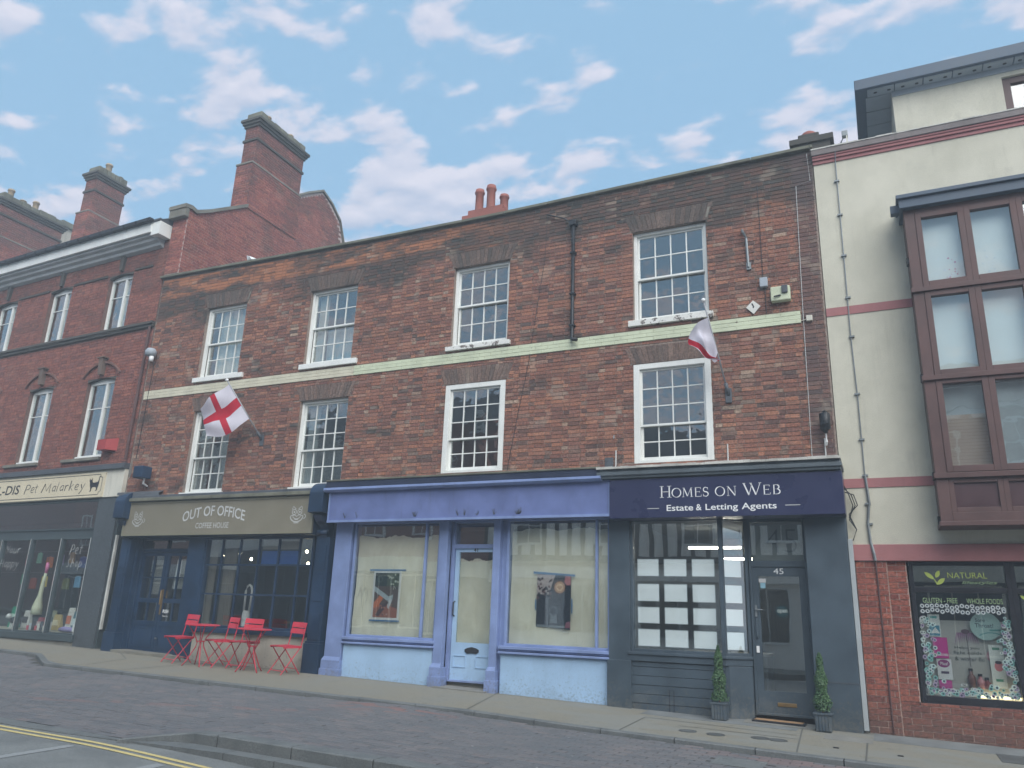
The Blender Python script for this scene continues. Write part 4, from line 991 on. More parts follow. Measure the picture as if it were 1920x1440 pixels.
tri = [((.42, 1.24, .56, 1.52), (225, 230, 228), 'white and blue mountain leaflet', [((.43, 1.25, .55, 1.38), (60, 140, 170)), ([(.44, 1.28), (.50, 1.36), (.55, 1.28)], (230, 235, 235)), ((.45, 1.47, .53, 1.50), (90, 175, 170))]),
       ((.45, .97, .62, 1.23), (205, 45, 150), 'bright magenta leaflet below the mountain one', []),
       ((.47, .71, .64, .96), (226, 228, 230), 'white leaflet with a purple Plus bubble', [(circ(.55, .905, .07, .05), (150, 40, 125)), ((.51, .78, .60, .81), (80, 60, 95))]),
       ((.47, .60, .62, .70), (200, 50, 150), 'small magenta card at the foot of the leaflets', []),
       ((1.08, .64, 1.24, 1.16), (225, 230, 226), 'tall white leaflet with a pink flower and green logos', [(circ(1.17, .90, .05, .06), (225, 130, 135)), ((1.12, 1.10, 1.20, 1.13), (80, 150, 120)), ((1.12, .72, 1.20, .75), (80, 150, 120)), (circ(1.17, .95, .04, .02), (70, 60, 70))]),
       ((.72, .64, .79, .67), (230, 230, 230), 'tiny white price card in front of the bottles', [((.735, .648, .775, .66), (40, 40, 60))])]
for (x0, z0, x1, z1), col, lab, its in tri:
    t = MB().box(x0, x1, .206, .21, z0, z1).build('leaflet', paint('print_%02x%02x%02x' % col, rgb(*col), .45, .05), None, label=lab+' in the health shop display', cat='leaflet')
    if its: patches('print', t, its, .2052)
text('Plus!', .51, .60, .885, .925, .2043, LETW, bpy.data.objects['leaflet.002'], bold=.02)
text('& GO FREE', .49, .61, 1.0, 1.03, .2043, LETW, bpy.data.objects['leaflet.001'], bold=.02)
for k, (x, h, c, lab) in enumerate([(.85, .22, (110, 70, 65), 'brown dropper bottle with a white label'), (.95, .16, (190, 130, 135), 'pink squat jar'), (1.02, .12, (130, 60, 60), 'small dark red bottle')]):
    t = thing('remedy_bottle', lab+' on the health shop ledge', 'bottle', (x, .23-.02, .62))
    MB().lathe([(.045, 0), (.047, h*.6), (.03, h*.72), (.02, h*.78), (.02, h)], (x, .222, .62), 12).build('bottle', paint('bottle_%d' % k, rgb(*c), .3), t, smooth=True)
    MB().lathe([(.024, 0), (.024, .03)], (x, .222, .62+h-.01), 10).build('cap', INK, t)
MB().box(.27, 3.7, .17, .30, .5, .52).build('ledge', WBOARD, hw)
t = MB().box(.92, 1.36, .165, .185, .515, .545).build('strip_lamp', emis('warm_led', (1, .8, .42, 1), 2.2), None, label='glowing warm strip lamp along the foot of the health shop window', cat='lamp')
# oriel bay window
ob = thing('oriel_window', 'maroon timber oriel bay three storeys high on the cream wall', 'bay window', (2, -.25, 2.7))
BX0, BX1, BY = .68, 3.34, -.50
m = MB(); frame(m, BX0, BX1, 2.66, 7.16, .14, BY+.04, BY+.14, wb=.12, wt=.08)
m.build('outer_frame', MAROON, ob, bevel=.006)
m = MB(); m.box(BX0, BX0+.05, BY+.14, .0, 2.66, 7.16); m.box(BX1-.05, BX1, BY+.14, .0, 2.66, 7.16); m.build('side_cheek', MAROON, ob, bevel=.004)
m = MB(); m.box(BX0-.05, BX1+.05, BY-.06, .0, 7.16, 7.30); m.box(BX0-.08, BX1+.08, BY-.10, .0, 7.30, 7.36); m.build('bay_roof', BLUEGREY, ob, bevel=.006)
m = MB(); m.box(BX0-.16, BX0-.05, BY+.1, BY+.22, 7.18, 7.30); m.build('gutter_outlet', BLUEGREY, ob)
m = MB(); m.box(BX0-.02, BX1+.02, BY-.02, 0, 2.60, 2.66); m.build('bay_floor', MAROON, ob, bevel=.006)
tiers = [(5.93, 7.08), (4.62, 5.86), (3.30, 4.58)]
cols = [(.82, 1.43), (1.43, 2.06), (2.06, 2.70), (2.70, 3.20)]
m = MB()
for z in (5.86, 4.56, 3.22): m.box(BX0-.02, BX1+.02, BY+.0, BY+.16, z, z+.07)
m.build('transom', MAROON, ob, bevel=.006)
for ti, (z0, z1) in enumerate(tiers):
    for (a, b) in cols:
        m = MB(); frame(m, a, b, z0+(.0 if ti else 0), z1, .075, BY+.03, BY+.12, wb=.085)
        q = m.build('casement', MAROON, ob, bevel=.005)
        pane(q, a+.075, b-.075, z0+.085, z1-.075, BY+.08, G_MOD, .003)
m = MB()
for (a, b) in cols: frame(m, a, b, 2.78, 3.22, .06, BY+.05, BY+.12)
m.build('apron_frame', MAROON, ob, bevel=.005)
for (a, b) in cols: MB().box(a+.06, b-.06, BY+.08, BY+.11, 2.84, 3.16).build('apron_panel', paint('maroon_panel', (.07, .035, .04, 1), .35, .4), ob)
for z in (6.42, 4.66, 3.30, 2.72):
    MB().box(BX0-.03, BX0, BY+.10, BY+.2, z-.08, z+.02).build('bracket', BLACK, ob)
# frosted film and blinds inside the bay
FILM = paint('pale_backing', (.66, .72, .70, 1), .6, .08)
bl = thing('roller_blind', 'pale blue-green blinds drawn across the middle storey of the oriel', 'blind', (2, -.3, 4.7)); MB().box(.84, 3.2, -.30, -.29, 4.68, 5.82).build('fabric', FILM, bl)
bl = thing('roller_blind', 'pale blind behind the top storey of the oriel with a flower sticker', 'blind', (2, -.3, 6)); MB().box(.84, 3.2, -.30, -.29, 5.98, 7.05).build('fabric', FILM, bl)
rg = random.Random(2); it = []
for i in range(60):
    x = 1.2+rg.gauss(0, .08) if i < 34 else 1.72+rg.gauss(0, .1); z = 6.02+abs(rg.gauss(0, .17)); it.append((circ(x, z, rg.uniform(.006, .016), n=6), rg.choice([(215, 225, 230), (200, 210, 220), (190, 120, 150)] if i < 34 else [(215, 225, 230), (195, 210, 215)])))
patches('flower_sticker', bl, it, -.302, step=-.0001)
bc = thing('balcony_blind', 'brick-patterned pale blind in the lowest oriel light', 'blind', (1.1, -.3, 3.4)); MB().box(.84, 1.44, -.30, -.29, 3.34, 4.1).build('fabric', paint('buff_fabric', (.40, .33, .28, 1), .9, .2), bc)
it = [((.86, 3.4+k*.045, 1.42, 3.403+k*.045), (120, 105, 98)) for k in range(15)]; patches('print', bc, it, -.302, step=-.0001)
netc = MB().box(1.5, 3.2, -.30, -.29, 3.34, 4.5); netc.build('curtain', paint('blue_grey_net', (.33, .38, .40, 1), .9, .3), None, label='blue-grey net curtain in the lower right lights of the oriel', cat='curtain')
netc = MB().box(.84, 1.44, -.27, -.265, 4.1, 4.5); netc.build('curtain', MATS['blue_grey_net'], None, label='short blue-grey net above the brick-patterned blind in the oriel', cat='curtain')
# penthouse
ph = thing('penthouse', 'set-back top storey with a deep blue-grey overhanging roof', 'building', (3, 3, 8.5))
m = MB(); wall_cells(m, .84, RX, 8.45, 10.52, [(2.50, 3.5, 9.2, 10.32)], 1.45, 1.75); m.box(.84, 1.1, 1.75, 8, 8.45, 10.52); m.build('wall', ROUGH, ph)
MB().box(.25, RX+.5, 1.18, 8.5, 10.52, 10.73).build('roof', BLUEGREY, ph, bevel=.01)
m = MB()
for i in range(13): m.box(.45+i*.45, .45+i*.45+.43, 1.24, 1.45, 10.50, 10.519)
for i in range(14): m.box(.42, .84, 1.47+i*.45, 1.47+i*.45+.43, 10.50, 10.519)
m.build('soffit_panels', SOFFIT, ph)
m = MB()
for i in range(26): disc2 = [(.58+i*.22+.03*math.cos(a*math.pi/4), 1.34+.02*math.sin(a*math.pi/4)) for a in range(8)]; m.prism(disc2, 'z', 10.49, 10.50)
m.build('soffit_vents', BLACK, ph)
MB().box(.84, RX, 1.43, 1.45, 10.40, 10.50).build('wall_head', SOFFIT, ph)
m = MB(); frame(m, 2.50, 3.5, 9.2, 10.32, .12, 1.50, 1.6); q = m.build('window', MAROON, ph, bevel=.005); pane(q, 2.62, 3.38, 9.32, 10.2, 1.55, G_MOD)
MB().box(1.1, RX, 5, 5.1, 8.46, 10.5).build('inner_wall', INTD, ph)
cam2 = thing('floodlight', 'small white floodlight on a stalk on the pale parapet', 'floodlight', (-.05, .1, 8.72))
MB().tube([(-.05, .1, 8.70), (-.05, .1, 8.86), (.0, .06, 8.92)], .012).build('stalk', IRON, cam2)
m = MB(); m.box(-.03, .06, .0, .09, 8.90, 9.0); m.build('lamp_head', IRON, cam2, bevel=.01); MB().box(.03, .05, .0, .06, 8.74, 8.9).build('cable_box', WBOARD, cam2)
# lightning conductor tape
lc = thing('conductor_tape', 'thin pale conductor tape clipped down the cream wall, bending at the foot', 'cable', (-.17, 0, 2.3))
m = MB().tube([(-.14, -.02, 8.62), (-.15, -.07, 8.60), (-.16, -.02, 8.45), (-.17, -.018, 6.8), (-.18, -.018, 5.5), (-.165, -.018, 4.5), (-.17, -.018, 3.4)], .009, 6); m.build('tape', IRON, lc)
m = MB().tube([(-.17, -.018, 3.4), (-.15, -.02, 3.0), (-.19, -.02, 2.72), (-.18, -.02, 2.46), (-.15, -.05, 2.3), (-.14, -.05, 2.2)], .02, 6); m.build('guard', IRON, lc)
m = MB().tube([(-.14, -.02, 2.2), (-.13, -.012, 1.2), (-.12, -.012, .02)], .012, 6); m.build('lower_tape', MAROON, lc)
for z in (8.1, 7.5, 6.8, 6.1, 5.47, 4.58, 3.9, 3.38, 2.98, 2.7): MB().box(-.205, -.13, -.035, .0, z-.012, z+.012).build('clip', IRON, lc)
dp = thing('corner_channel', 'light grey plastic cover strip rising beside the estate agents', 'pipe', (-.43, -.05, 0)); MB().box(-.465, -.405, -.15, -.05, .04, 2.48).build('channel', paint('light_grey_plastic', (.36, .39, .40, 1), .5, .15), dp, bevel=.004)
lp = thing('loose_cables', 'bundle of loose black cables hanging at the end of the navy fascia', 'cable', (-.43, -.1, 2.5))
for k in range(3): MB().tube([(-.46, -.05, 3.25-.05*k), (-.40+.03*k, -.10, 3.1), (-.36+.03*k, -.10, 2.95), (-.42, -.08, 2.75+.04*k), (-.34, -.06, 2.62), (-.40, -.05, 2.47)], .008, 6).build('cable', BLACK, lp)

# ------------------------------------------------------------------ coffee shop front
cs = thing('coffee_shopfront', 'dark blue timber coffee shop front with double doors and a gridded window', 'shopfront', (-12.1, -.1, .3))
def front_wall(m, x0, x1, z0, z1, holes, y=-.02, t=.12): wall_cells(m, x0, x1, z0, z1, holes, y, y+t)
DO = (-14.45, -12.92, .38, 2.64)
m = MB(); front_wall(m, -14.80, -9.22, .2, 3.4, [(-14.45, -12.92, .2, 2.66), (-12.46, -9.72, .90, 2.63)], -.04, .12); m.build('surround', BLUE, cs)
m = MB(); frame(m, -14.45, -12.92, .34, 2.66, .05, .05, .16, wb=.04); m.box(-14.40, -12.97, .06, .15, 2.36, 2.43); m.box(-13.71, -13.67, .07, .14, 2.43, 2.61); m.build('door_frame', BLUE, cs, bevel=.004)
pane(cs, -14.40, -13.71, 2.43, 2.61, .11, G_SHOP); pane(cs, -13.67, -12.97, 2.43, 2.61, .11, G_SHOP)
MB().box(-14.45, -14.43, -.04, .3, .3, 2.66).build('reveal', BLUE, cs); MB().box(-14.5, -12.9, .0, .4, .30, .36).build('threshold', STONE, cs, bevel=.01)
for (a, b, lab) in ((-14.40, -13.69, None), (-13.68, -12.97, None)):
    m = MB(); st = .075; xm = (a+b)/2
    G1 = [(a+st, xm-.015, 1.42, 2.28), (xm+.015, b-st, 1.42, 2.28), (a+st, xm-.015, .97, 1.33), (xm+.015, b-st, .97, 1.33)]
    wall_cells(m, a, b, .38, 2.355, G1, .09, .135); d = m.build('door', BLUE, cs, bevel=.003)
    for g in G1[:2]:
        MB().box(g[0], g[1], .10, .13, 1.83, 1.85).build('glazing_bar', BLUE, d); pane(d, g[0], g[1], 1.42, 1.83, .115, G_SHOP); pane(d, g[0], g[1], 1.85, 2.28, .115, G_SHOP)
    for g in G1[2:]: pane(d, *g, .115, G_SHOP)
    m = MB(); frame(m, a+.07, b-.07, .45, .9, .02, .08, .09); m.build('panel_moulding', BLUE, d)
    if a < -14: MB().box(xm-.12, xm+.12, .078, .09, .82, .86).build('letter_plate', BLUE, d, bevel=.004)
    else:
        MB().box(a+.015, a+.06, .078, .09, 1.1, 1.6).build('finger_plate', BRASS, d); MB().tube([(a+.035, .09, 1.58), (a+.035, .04, 1.58), (a+.035, .04, 1.30), (a+.035, .09, 1.30)], .012, 8).build('pull_handle', BRASS, d, smooth=True)
        MB().lathe([(.02, 0), (.02, .03)], (a+.04, .075, .62), 8).build('key_lock', IRON, d)
        text('PUSH', a+.09, a+.25, 1.13, 1.20, .106, LETW, d, bold=.03); text('Thank you', a+.09, a+.25, 1.05, 1.09, .106, LETW, d)
# window
m = MB(); frame(m, -12.46, -9.72, .90, 2.63, .04, -.09, .02, wb=.05); w = m.build('shop_window', BLUE, cs, bevel=.004)
grid_window(w, -12.42, -9.76, .95, 2.59, 6, 3, -.03, .028, BLUE, G_SHOP, .05, xs=[-12.42, -12.03, -11.56, -11.08, -10.59, -10.085, -9.76], zs=[.95, 1.535, 2.095, 2.59], tilt=.012)
MB().box(-12.5, -9.66, -.16, .02, .81, .90).build('sill', BLUE, cs, bevel=.008)
MB().box(-12.45, -9.64, -.10, .1, .15, .81).build('stallriser', BEIGE, cs)
MB().box(-12.92, -12.46, -.10, .02, .25, 2.66).build('post', BLUE, cs, bevel=.006)
for (x0, x1) in ((-14.80, -14.46), (-9.60, -9.24)):
    m = MB(); m.box(x0+.03, x1-.03, -.20, .0, .2, 2.60); m.box(x0, x1, -.24, .0, .2, .72); m.box(x0+.01, x1-.01, -.22, .0, .72, .76); m.build('pilaster', BLUE, cs, bevel=.006)
    m = MB()
    for z in (.98, 1.65, 2.2): m.box(x0+.08, x1-.08, -.212, -.2, z-.2, z+.25)
    m.build('pilaster_panel', BLUE, cs, bevel=.004)
    # console bracket with rounded top
    P = [(0, 2.98)]+[(-.52, 3.02)]+[(-.52+.0, 3.35)]+[(-.26+.26*math.cos(R(a)), 3.35+.24*math.sin(R(a))) for a in range(170, -1, -17)]+[(0, 2.98)]
    m = MB(); m.prism(P[:-1], 'x', x0, x1-.04); m.build('console', BLUE, cs, bevel=.008)
    P = [(0, 2.55), (-.10, 2.55), (-.2, 2.58), (-.23, 2.66), (-.18, 2.74), (-.24, 2.82), (-.36, 2.88), (-.44, 2.98), (0, 2.98)]
    m = MB(); m.prism(P, 'x', x0+.06, x1-.10); m.build('scroll', BLUE, cs, bevel=.01)
    m = MB(); m.tube([(x0+.05, -.22, 2.68), (x1-.09, -.22, 2.68)], .05, 12); m.build('volute', BLUE, cs, smooth=True)
MB().box(-14.62, -14.0, -.3, .0, 3.52, 3.58)
m = MB(); m.add([(-14.8, -.5, 3.56), (-14.0, -.12, 3.60), (-14.0, 0, 3.66), (-14.8, 0, 3.66), (-14.8, -.5, 3.50), (-14.0, -.12, 3.5)], [(0, 1, 2, 3), (4, 5, 1, 0)]); m.build('lead_dressing', LEAD, cs)
MB().box(-14.70, -9.60, -.42, .0, 3.37, 3.44).build('cornice', DARKW, cs, bevel=.01); MB().box(-14.62, -9.60, -.36, .0, 3.44, 3.50).build('lead_capping', LEAD, cs, bevel=.01)
MB().box(-14.62, -9.62, -.30, -.04, 2.64, 3.37).build('fascia_box', BLUE, cs)
csg = thing('coffee_shop_sign', 'taupe fascia sign reading OUT OF OFFICE COFFEE HOUSE between two owl emblems', 'shop sign', (-12.1, -.35, 2.66))
MB().box(-14.63, -9.61, -.35, -.302, 2.665, 3.345).build('board', TAUPE, csg)
m = MB(); frame(m, -14.64, -9.60, 2.655, 3.355, .035, -.362, -.35); m.build('board_trim', paint('taupe_trim', (.20, .19, .135, 1), .45, .1), csg)
Y = -.3525
def archw(amp, base): return lambda u, w, x, z: (x, z+amp*(1-(2*u-1)**2))
text('OUT OF OFFICE', -12.93, -11.27, 2.91, 3.115, Y, LETS, csg, bold=.012, warp=archw(.12, 0))
text('COFFEE HOUSE', -12.54, -11.66, 2.785, 2.895, Y, LETS, csg, bold=.0)
for cx in (-14.22, -9.985):
    m = MB(); z = 3.0; w = .013
    for k in (-1, 1):
        ribbon(m, arc(cx+k*.065, z+.055, .05, .05, 0, 360, 16), w, Y); disc(m, cx+k*.065, z+.055, .018, .018, Y, 10)
        ribbon(m, [(cx+k*.12, z+.10), (cx+k*.10, z+.165), (cx+k*.03, z+.11)], w, Y)
    ribbon(m, arc(cx, z-.02, .15, .11, 185, 355, 16), w*1.4, Y); ribbon(m, arc(cx, z-.015, .09, .06, 190, 350, 10), w, Y); ribbon(m, [(cx-.15, z-.02), (cx-.05, z+.0), (cx, z-.03), (cx+.05, z+.0), (cx+.15, z-.02)], w, Y)
    ribbon(m, arc(cx+.165, z-.03, .045, .04, -90, 90, 8), w, Y); ribbon(m, [(cx-.06, z-.15), (cx+.06, z-.15)], w, Y)
    ribbon(m, arc(cx, z-.06, .05, .03, 200, 340, 8), w, Y)
    m.build('emblem', LETS, csg)
# interior of the coffee shop
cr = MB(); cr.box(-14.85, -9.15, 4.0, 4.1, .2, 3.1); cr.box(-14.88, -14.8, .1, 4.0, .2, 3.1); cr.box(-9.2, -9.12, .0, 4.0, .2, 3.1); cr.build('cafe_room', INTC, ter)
MB().box(-14.8, -9.2, .1, 4.0, .2, .32).build('cafe_floor', FLOORI, ter)
bulbm = emis('warm_bulb', (1, .85, .6, 1), 9)
for k, (x, z, y) in enumerate([(-11.95, 2.27, .5), (-11.5, 2.30, .5), (-11.2, 2.20, .9), (-10.35, 2.31, .6), (-10.5, 2.14, 1.0), (-9.86, 2.34, .5), (-9.8, 2.12, .5)]):
    xx = x*(12+y)/11.9; zz = 1.25+(z-1.25)*(12+y)/11.9
    t = thing('pendant_bulb', ['bare glowing bulb furthest left in the coffee shop window', 'glowing bulb second from the left in the coffee shop window', 'low glowing bulb before the dark blue band, left side', 'glowing bulb high on the right of the dark blue band',
        'lowest glowing bulb right of the middle of the coffee shop', 'brightest bulb at the right end of the coffee shop window', 'half hidden bulb beside the right pilaster of the coffee shop'][k], 'light bulb', (xx, y, zz), group='pendant bulbs in the coffee shop')
    MB().lathe([(.008, -.028), (.022, -.016), (.026, 0), (.02, .02), (.01, .032)], (xx, y, zz), 10).build('bulb', bulbm, t, smooth=True)
    MB().tube([(xx, y, zz+.03), (xx, y, 3.1)], .003, 5).build('flex', BLACK, t)
mb = thing('reflection_board', 'deep blue board with a pale strip above, standing in for a reflection in the coffee shop panes', 'reflected_band', (-11, .45, 2.2)); MB().box(-11.07, -10.11, .04, .06, 2.12, 2.37).build('board', paint('royal_blue', (.015, .11, .42, 1), .5, .1), mb); MB().box(-11.07, -10.11, .04, .06, 2.40, 2.585).build('pale_board', BEIGE, mb)  # boards added behind the glass to stand in for a reflected band
fan = thing('tower_fan', 'white bladeless tower fan standing inside the coffee shop window', 'fan', (-11.5, .25, .9))
m = MB(); m.lathe([(.07, 0), (.075, .02), (.075, .38), (.06, .42)], (-11.48, .25, .82), 16); m.build('base', LETW, fan, smooth=True)
m = MB(); P = [(-11.55, .25, 1.24), (-11.56, .25, 1.62), (-11.53, .25, 1.70), (-11.48, .25, 1.73), (-11.43, .25, 1.70), (-11.40, .25, 1.62), (-11.41, .25, 1.24)]; m.tube(P, .022, 8); m.build('air_loop', LETW, fan, smooth=True)
for k, (x, s) in enumerate([(-12.62, -1), (-12.1, 1)]):
    t = MB()
    n = 24; t.add([(x+.32*i/n, .12+.02*math.sin(i*1.7), .9) for i in range(n+1)]+[(x+.32*i/n, .12+.02*math.sin(i*1.7), 2.6) for i in range(n+1)], [(i, i+1, n+2+i, n+1+i) for i in range(n)])
    t.build('curtain', paint('grey_brown_curtain', (.20, .185, .16, 1), .9, .3), None, label=['grey-brown curtain gathered at the left edge of the coffee shop window', 'grey-brown curtain in the second column of coffee shop panes'][k], cat='curtain', smooth=True)
for k, (x, y) in enumerate([(-10.9, 1.4), (-10.2, 1.0)]):
    t = thing('cafe_counter_table', ['wooden table inside the coffee shop, left of the two', 'wooden table inside the coffee shop, right of the two'][k], 'table', (x, y, .3))
    MB().box(x-.35, x+.35, y-.3, y+.3, 1.02, 1.06).build('table_top', BRASS, t)
    for a in (-1, 1):
        for b in (-1, 1): MB().box(x+a*.3-.02, x+a*.3+.02, y+b*.25-.02, y+b*.25+.02, .32, 1.02).build('leg', IRON, t)
it = []
for k in range(11): it.append(([(-14.1+k*.03, 1.5), (-14.085+k*.03, 1.5), (-14.03+k*.03, 2.2), (-14.045+k*.03, 2.2)], (190, 190, 185)))
for k in range(26):
    x = -13.5+k*.021; it.append(([(x, 1.62), (x+.011, 1.62), (x+.07, 2.22), (x+.059, 2.22)], (185, 188, 185)))
nt_ = thing('striped_door_blind', 'striped black and white blind hung behind the coffee shop doors', 'blind', (-13.7, .2, 1.5)); patches('stripe', nt_, it, .17, step=-.00005)
for (x0, z0, x1, z1, lab) in ((-13.42, 1.86, -13.29, 2.2, 'white opening hours notice high in the right coffee shop door'), (-13.42, 1.62, -13.31, 1.78, 'small white notice lower in the right coffee shop door')):
    MB().box(x0, x1, .14, .143, z0, z1).build('notice', LETW, None, label=lab, cat='notice')

# ------------------------------------------------------------------ vacant lilac shop
vs_ = thing('vacant_shopfront', 'empty lilac painted shopfront with papered windows and a pale blue door', 'shopfront', (-6.5, -.1, .2))
m = MB(); front_wall(m, -9.20, -3.92, .12, 3.4, [(-8.78, -6.98, .87, 2.86), (-6.80, -5.93, .1, 2.88), (-5.66, -3.92, .85, 2.86)], -.04, .12); m.build('surround', LILAC, vs_)
def pil(x0, x1, zt, base=True, mat=LILAC, par=vs_, y=-.15, zb=.1):
    m = MB(); m.box(x0, x1, y, .0, zb, zt)
    if base: m.box(x0-.02, x1+.02, y-.05, .0, zb, .46); m.add([(x0-.02, y-.05, .46), (x1+.02, y-.05, .46), (x1, y, .52), (x0, y, .52)], [(0, 1, 2, 3)]); m.box(x0-.035, x1+.035, y-.065, 0, zb, .32)
    m.build('pilaster', mat, par, bevel=.006)
pil(-9.19, -8.83, 2.86); pil(-6.97, -6.80, 2.88); pil(-5.93, -5.80, 2.88)
def shopwin(par, x0, x1, z0, z1, mull, mat, y=-.10):
    m = MB(); frame(m, x0, x1, z0, z1, .045, y, y+.08, wb=.04, wt=.03); w = m.build('shop_window', mat, par, bevel=.004)
    xs = [x0+.045]+mull+[x1-.045]
    for q in mull: MB().box(q-.018, q+.018, y-.005, y+.06, z0+.04, z1-.03).build('mullion', mat, w, bevel=.004)
    for a, b in zip(xs, xs[1:]): pane(w, a, b, z0+.04, z1-.03, y+.03, G_SHOP, .004)
    return w
shopwin(vs_, -8.80, -6.97, .87, 2.86, [-7.27], LILAC); shopwin(vs_, -5.70, -3.90, .85, 2.86, [-4.13], LILAC)
for (x0, x1, z) in ((-8.83, -6.95, .87), (-5.76, -3.89, .85)):
    m = MB(); m.box(x0, x1, -.17, .02, z-.05, z); m.box(x0, x1, -.14, .02, z-.075, z-.05); m.box(x0, x1, -.18, .02, z-.12, z-.085); m.build('sill', LILAC, vs_, bevel=.008)
MB().box(-8.82, -6.99, -.12, .1, .08, .75).build('stallriser', PALEB, vs_, bevel=.02); MB().box(-5.74, -3.93, -.12, .1, .02, .73).build('stallriser', PALEB, vs_, bevel=.02)
m = MB(); frame(m, -6.80, -5.93, .24, 2.88, .045, .03, .14, wb=.03); m.box(-6.755, -5.975, .03, .13, 2.40, 2.47); m.build('door_frame', LILAC, vs_, bevel=.004)
pane(vs_, -6.755, -5.975, 2.47, 2.84, .08, G_SHOP)
m = MB(); a, b = -6.75, -5.98; Gd = (a+.07, b-.03, .86, 2.34); wall_cells(m, a, b, .27, 2.40, [Gd], .07, .115); d = m.build('door', PALEB, vs_, bevel=.004)
pane(d, *Gd, .095, G_SHOP)
for (p, q) in ((a+.05, -6.46), (-6.28, b-.05)):
    m = MB(); frame(m, p, q, .47, .66, .015, .058, .07); m.build('panel', PALEB, d)
m = MB(); m.box(-6.46, -6.24, .05, .07, .71, .765); m.prism([(-6.48, .72), (-6.43, .69), (-6.35, .70), (-6.27, .69), (-6.22, .72), (-6.22, .755), (-6.27, .78), (-6.35, .795), (-6.43, .78), (-6.48, .755)], 'y', .055, .07); m.build('letter_plate', INK, d)
MB().tube([(a+.03, .07, 1.52), (a+.03, .02, 1.50), (a+.03, .02, 1.30), (a+.03, .07, 1.28)], .012, 8).build('pull_handle', INK, d, smooth=True)
text('41', -6.40, -6.32, 2.345, 2.405, .066, INK, d, bold=.02)
MB().box(-6.80, -5.93, .10, .2, .10, .27).build('threshold', STONE, vs_)
MB().box(-9.18, -3.80, -.42, -.04, 2.85, 3.42).build('fascia_box', LILACF, vs_)
m = MB(); m.box(-9.20, -3.79, -.445, -.42, 2.83, 2.87); m.box(-9.20, -9.17, -.44, -.42, 2.87, 3.38); m.box(-3.82, -3.79, -.44, -.42, 2.87, 3.36); m.build('fascia_trim', LILAC, vs_)
m = MB(); m.prism([(-.54, 3.41), (-.54, 3.45), (-.44, 3.46), (-.42, 3.38), (-.50, 3.38)], 'x', -9.27, -3.92); m.build('cornice', LILAC, vs_)
MB().box(-9.25, -3.94, -.50, .0, 3.46, 3.57).build('awning_box', paint('dark_navy_box', (.02, .028, .06, 1), .5, .4), vs_, bevel=.006); MB().box(-9.25, -3.94, -.52, .0, 3.57, 3.60).build('capping', DARKW, vs_, bevel=.006)
rg = random.Random(9)
for k in range(12):
    x = rg.choice([-8.7, -7.4, -6.9, -6.4, -6.0, -5.5, -4.6]) + rg.uniform(-.2, .2); m = MB(); z = 2.9
    for j in range(5):
        ribbon(m, [(x, z), (x+rg.uniform(-.05, .05), z+rg.uniform(.03, .12))], .007, -.4225)
    m.build('paint_peel', LEAD, vs_)
# paper lining
def sheet(x0, x1, z0, z1, y, lab, seed):
    rg = random.Random(seed); n = 40; m = MB()
    top = [z1+rg.uniform(-.012, .012)+.02*math.sin(i*.35+seed) for i in range(n+1)]
    rows = 14; vs = []
    for j in range(rows+1):
        for i in range(n+1):
            x = x0+(x1-x0)*i/n; zt = top[i]; z = z0+(zt-z0)*j/rows
            vs.append((x, y+.012*math.sin(x*6+seed)+.012*math.sin(z*4+x*3+seed)+.006*math.sin(z*17+x*11), z))
    fs = [(j*(n+1)+i, j*(n+1)+i+1, (j+1)*(n+1)+i+1, (j+1)*(n+1)+i) for j in range(rows) for i in range(n)]
    m.add(vs, fs); m.build('lining_paper', KRAFT, None, label=lab, cat='paper', smooth=True)
sheet(-8.74, -7.02, .88, 2.61, .0, 'cream lining paper taped inside the left window of the vacant shop', 1)
sheet(-5.65, -3.95, .86, 2.70, .0, 'cream lining paper taped inside the right window of the vacant shop', 4)
sheet(-6.72, -6.0, .85, 2.22, .15, 'cream lining paper behind the glass of the pale blue door', 7)
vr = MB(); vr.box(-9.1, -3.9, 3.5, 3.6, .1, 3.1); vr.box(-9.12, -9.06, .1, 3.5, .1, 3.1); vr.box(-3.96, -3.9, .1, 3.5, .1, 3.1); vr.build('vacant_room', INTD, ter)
# posters inside the vacant windows
p1 = thing('coffee_poster', 'white-bordered coffee pouring poster in the left window of the vacant shop', 'poster', (-8.05, -.04, 1.16))
MB().box(-8.35, -7.77, -.028, -.025, 1.165, 2.01).build('paper', LETW, p1)
X0, X1, Z0, Z1 = -8.31, -7.81, 1.21, 1.97
def U(u, v): return (X0+(X1-X0)*u, Z0+(Z1-Z0)*v)
it = [((X0, Z0, X1, Z1), (92, 76, 70)), ([U(0, .7), U(.5, .7), U(.5, 1), U(0, 1)], (24, 48, 44)), ([U(.5, .7), U(1, .7), U(1, 1), U(.5, 1)], (74, 90, 72)),
      (circ(*U(.2, .86), .06, n=14), (78, 98, 92)), (circ(*U(.2, .86), .045, n=14), (24, 48, 44)), ([U(0, 0), U(1, 0), U(1, .2), U(.5, .3), U(0, .25)], (158, 96, 76)), ([U(0, .32), U(.25, .50), U(.4, .44), U(.2, .24), U(0, .2)], (205, 112, 62)),
      ([U(.1, .05), U(.35, .30), U(.6, .34), U(.5, .22), U(.25, .02)], (72, 46, 52)), ([U(0, .70), U(.62, .47), U(.8, .52), U(.78, .40), U(.55, .38), U(0, .58)], (170, 184, 190)), ([U(.6, .4), U(.78, .4), U(.66, .2), U(.58, .22)], (196, 200, 204))]
rg = random.Random(1)
for k in range(26): it.append((circ(*U(rg.uniform(.53, .97), rg.uniform(.63, .97)), rg.uniform(.01, .022), n=6), rg.choice([(205, 214, 208), (190, 196, 180), (30, 40, 38)])))
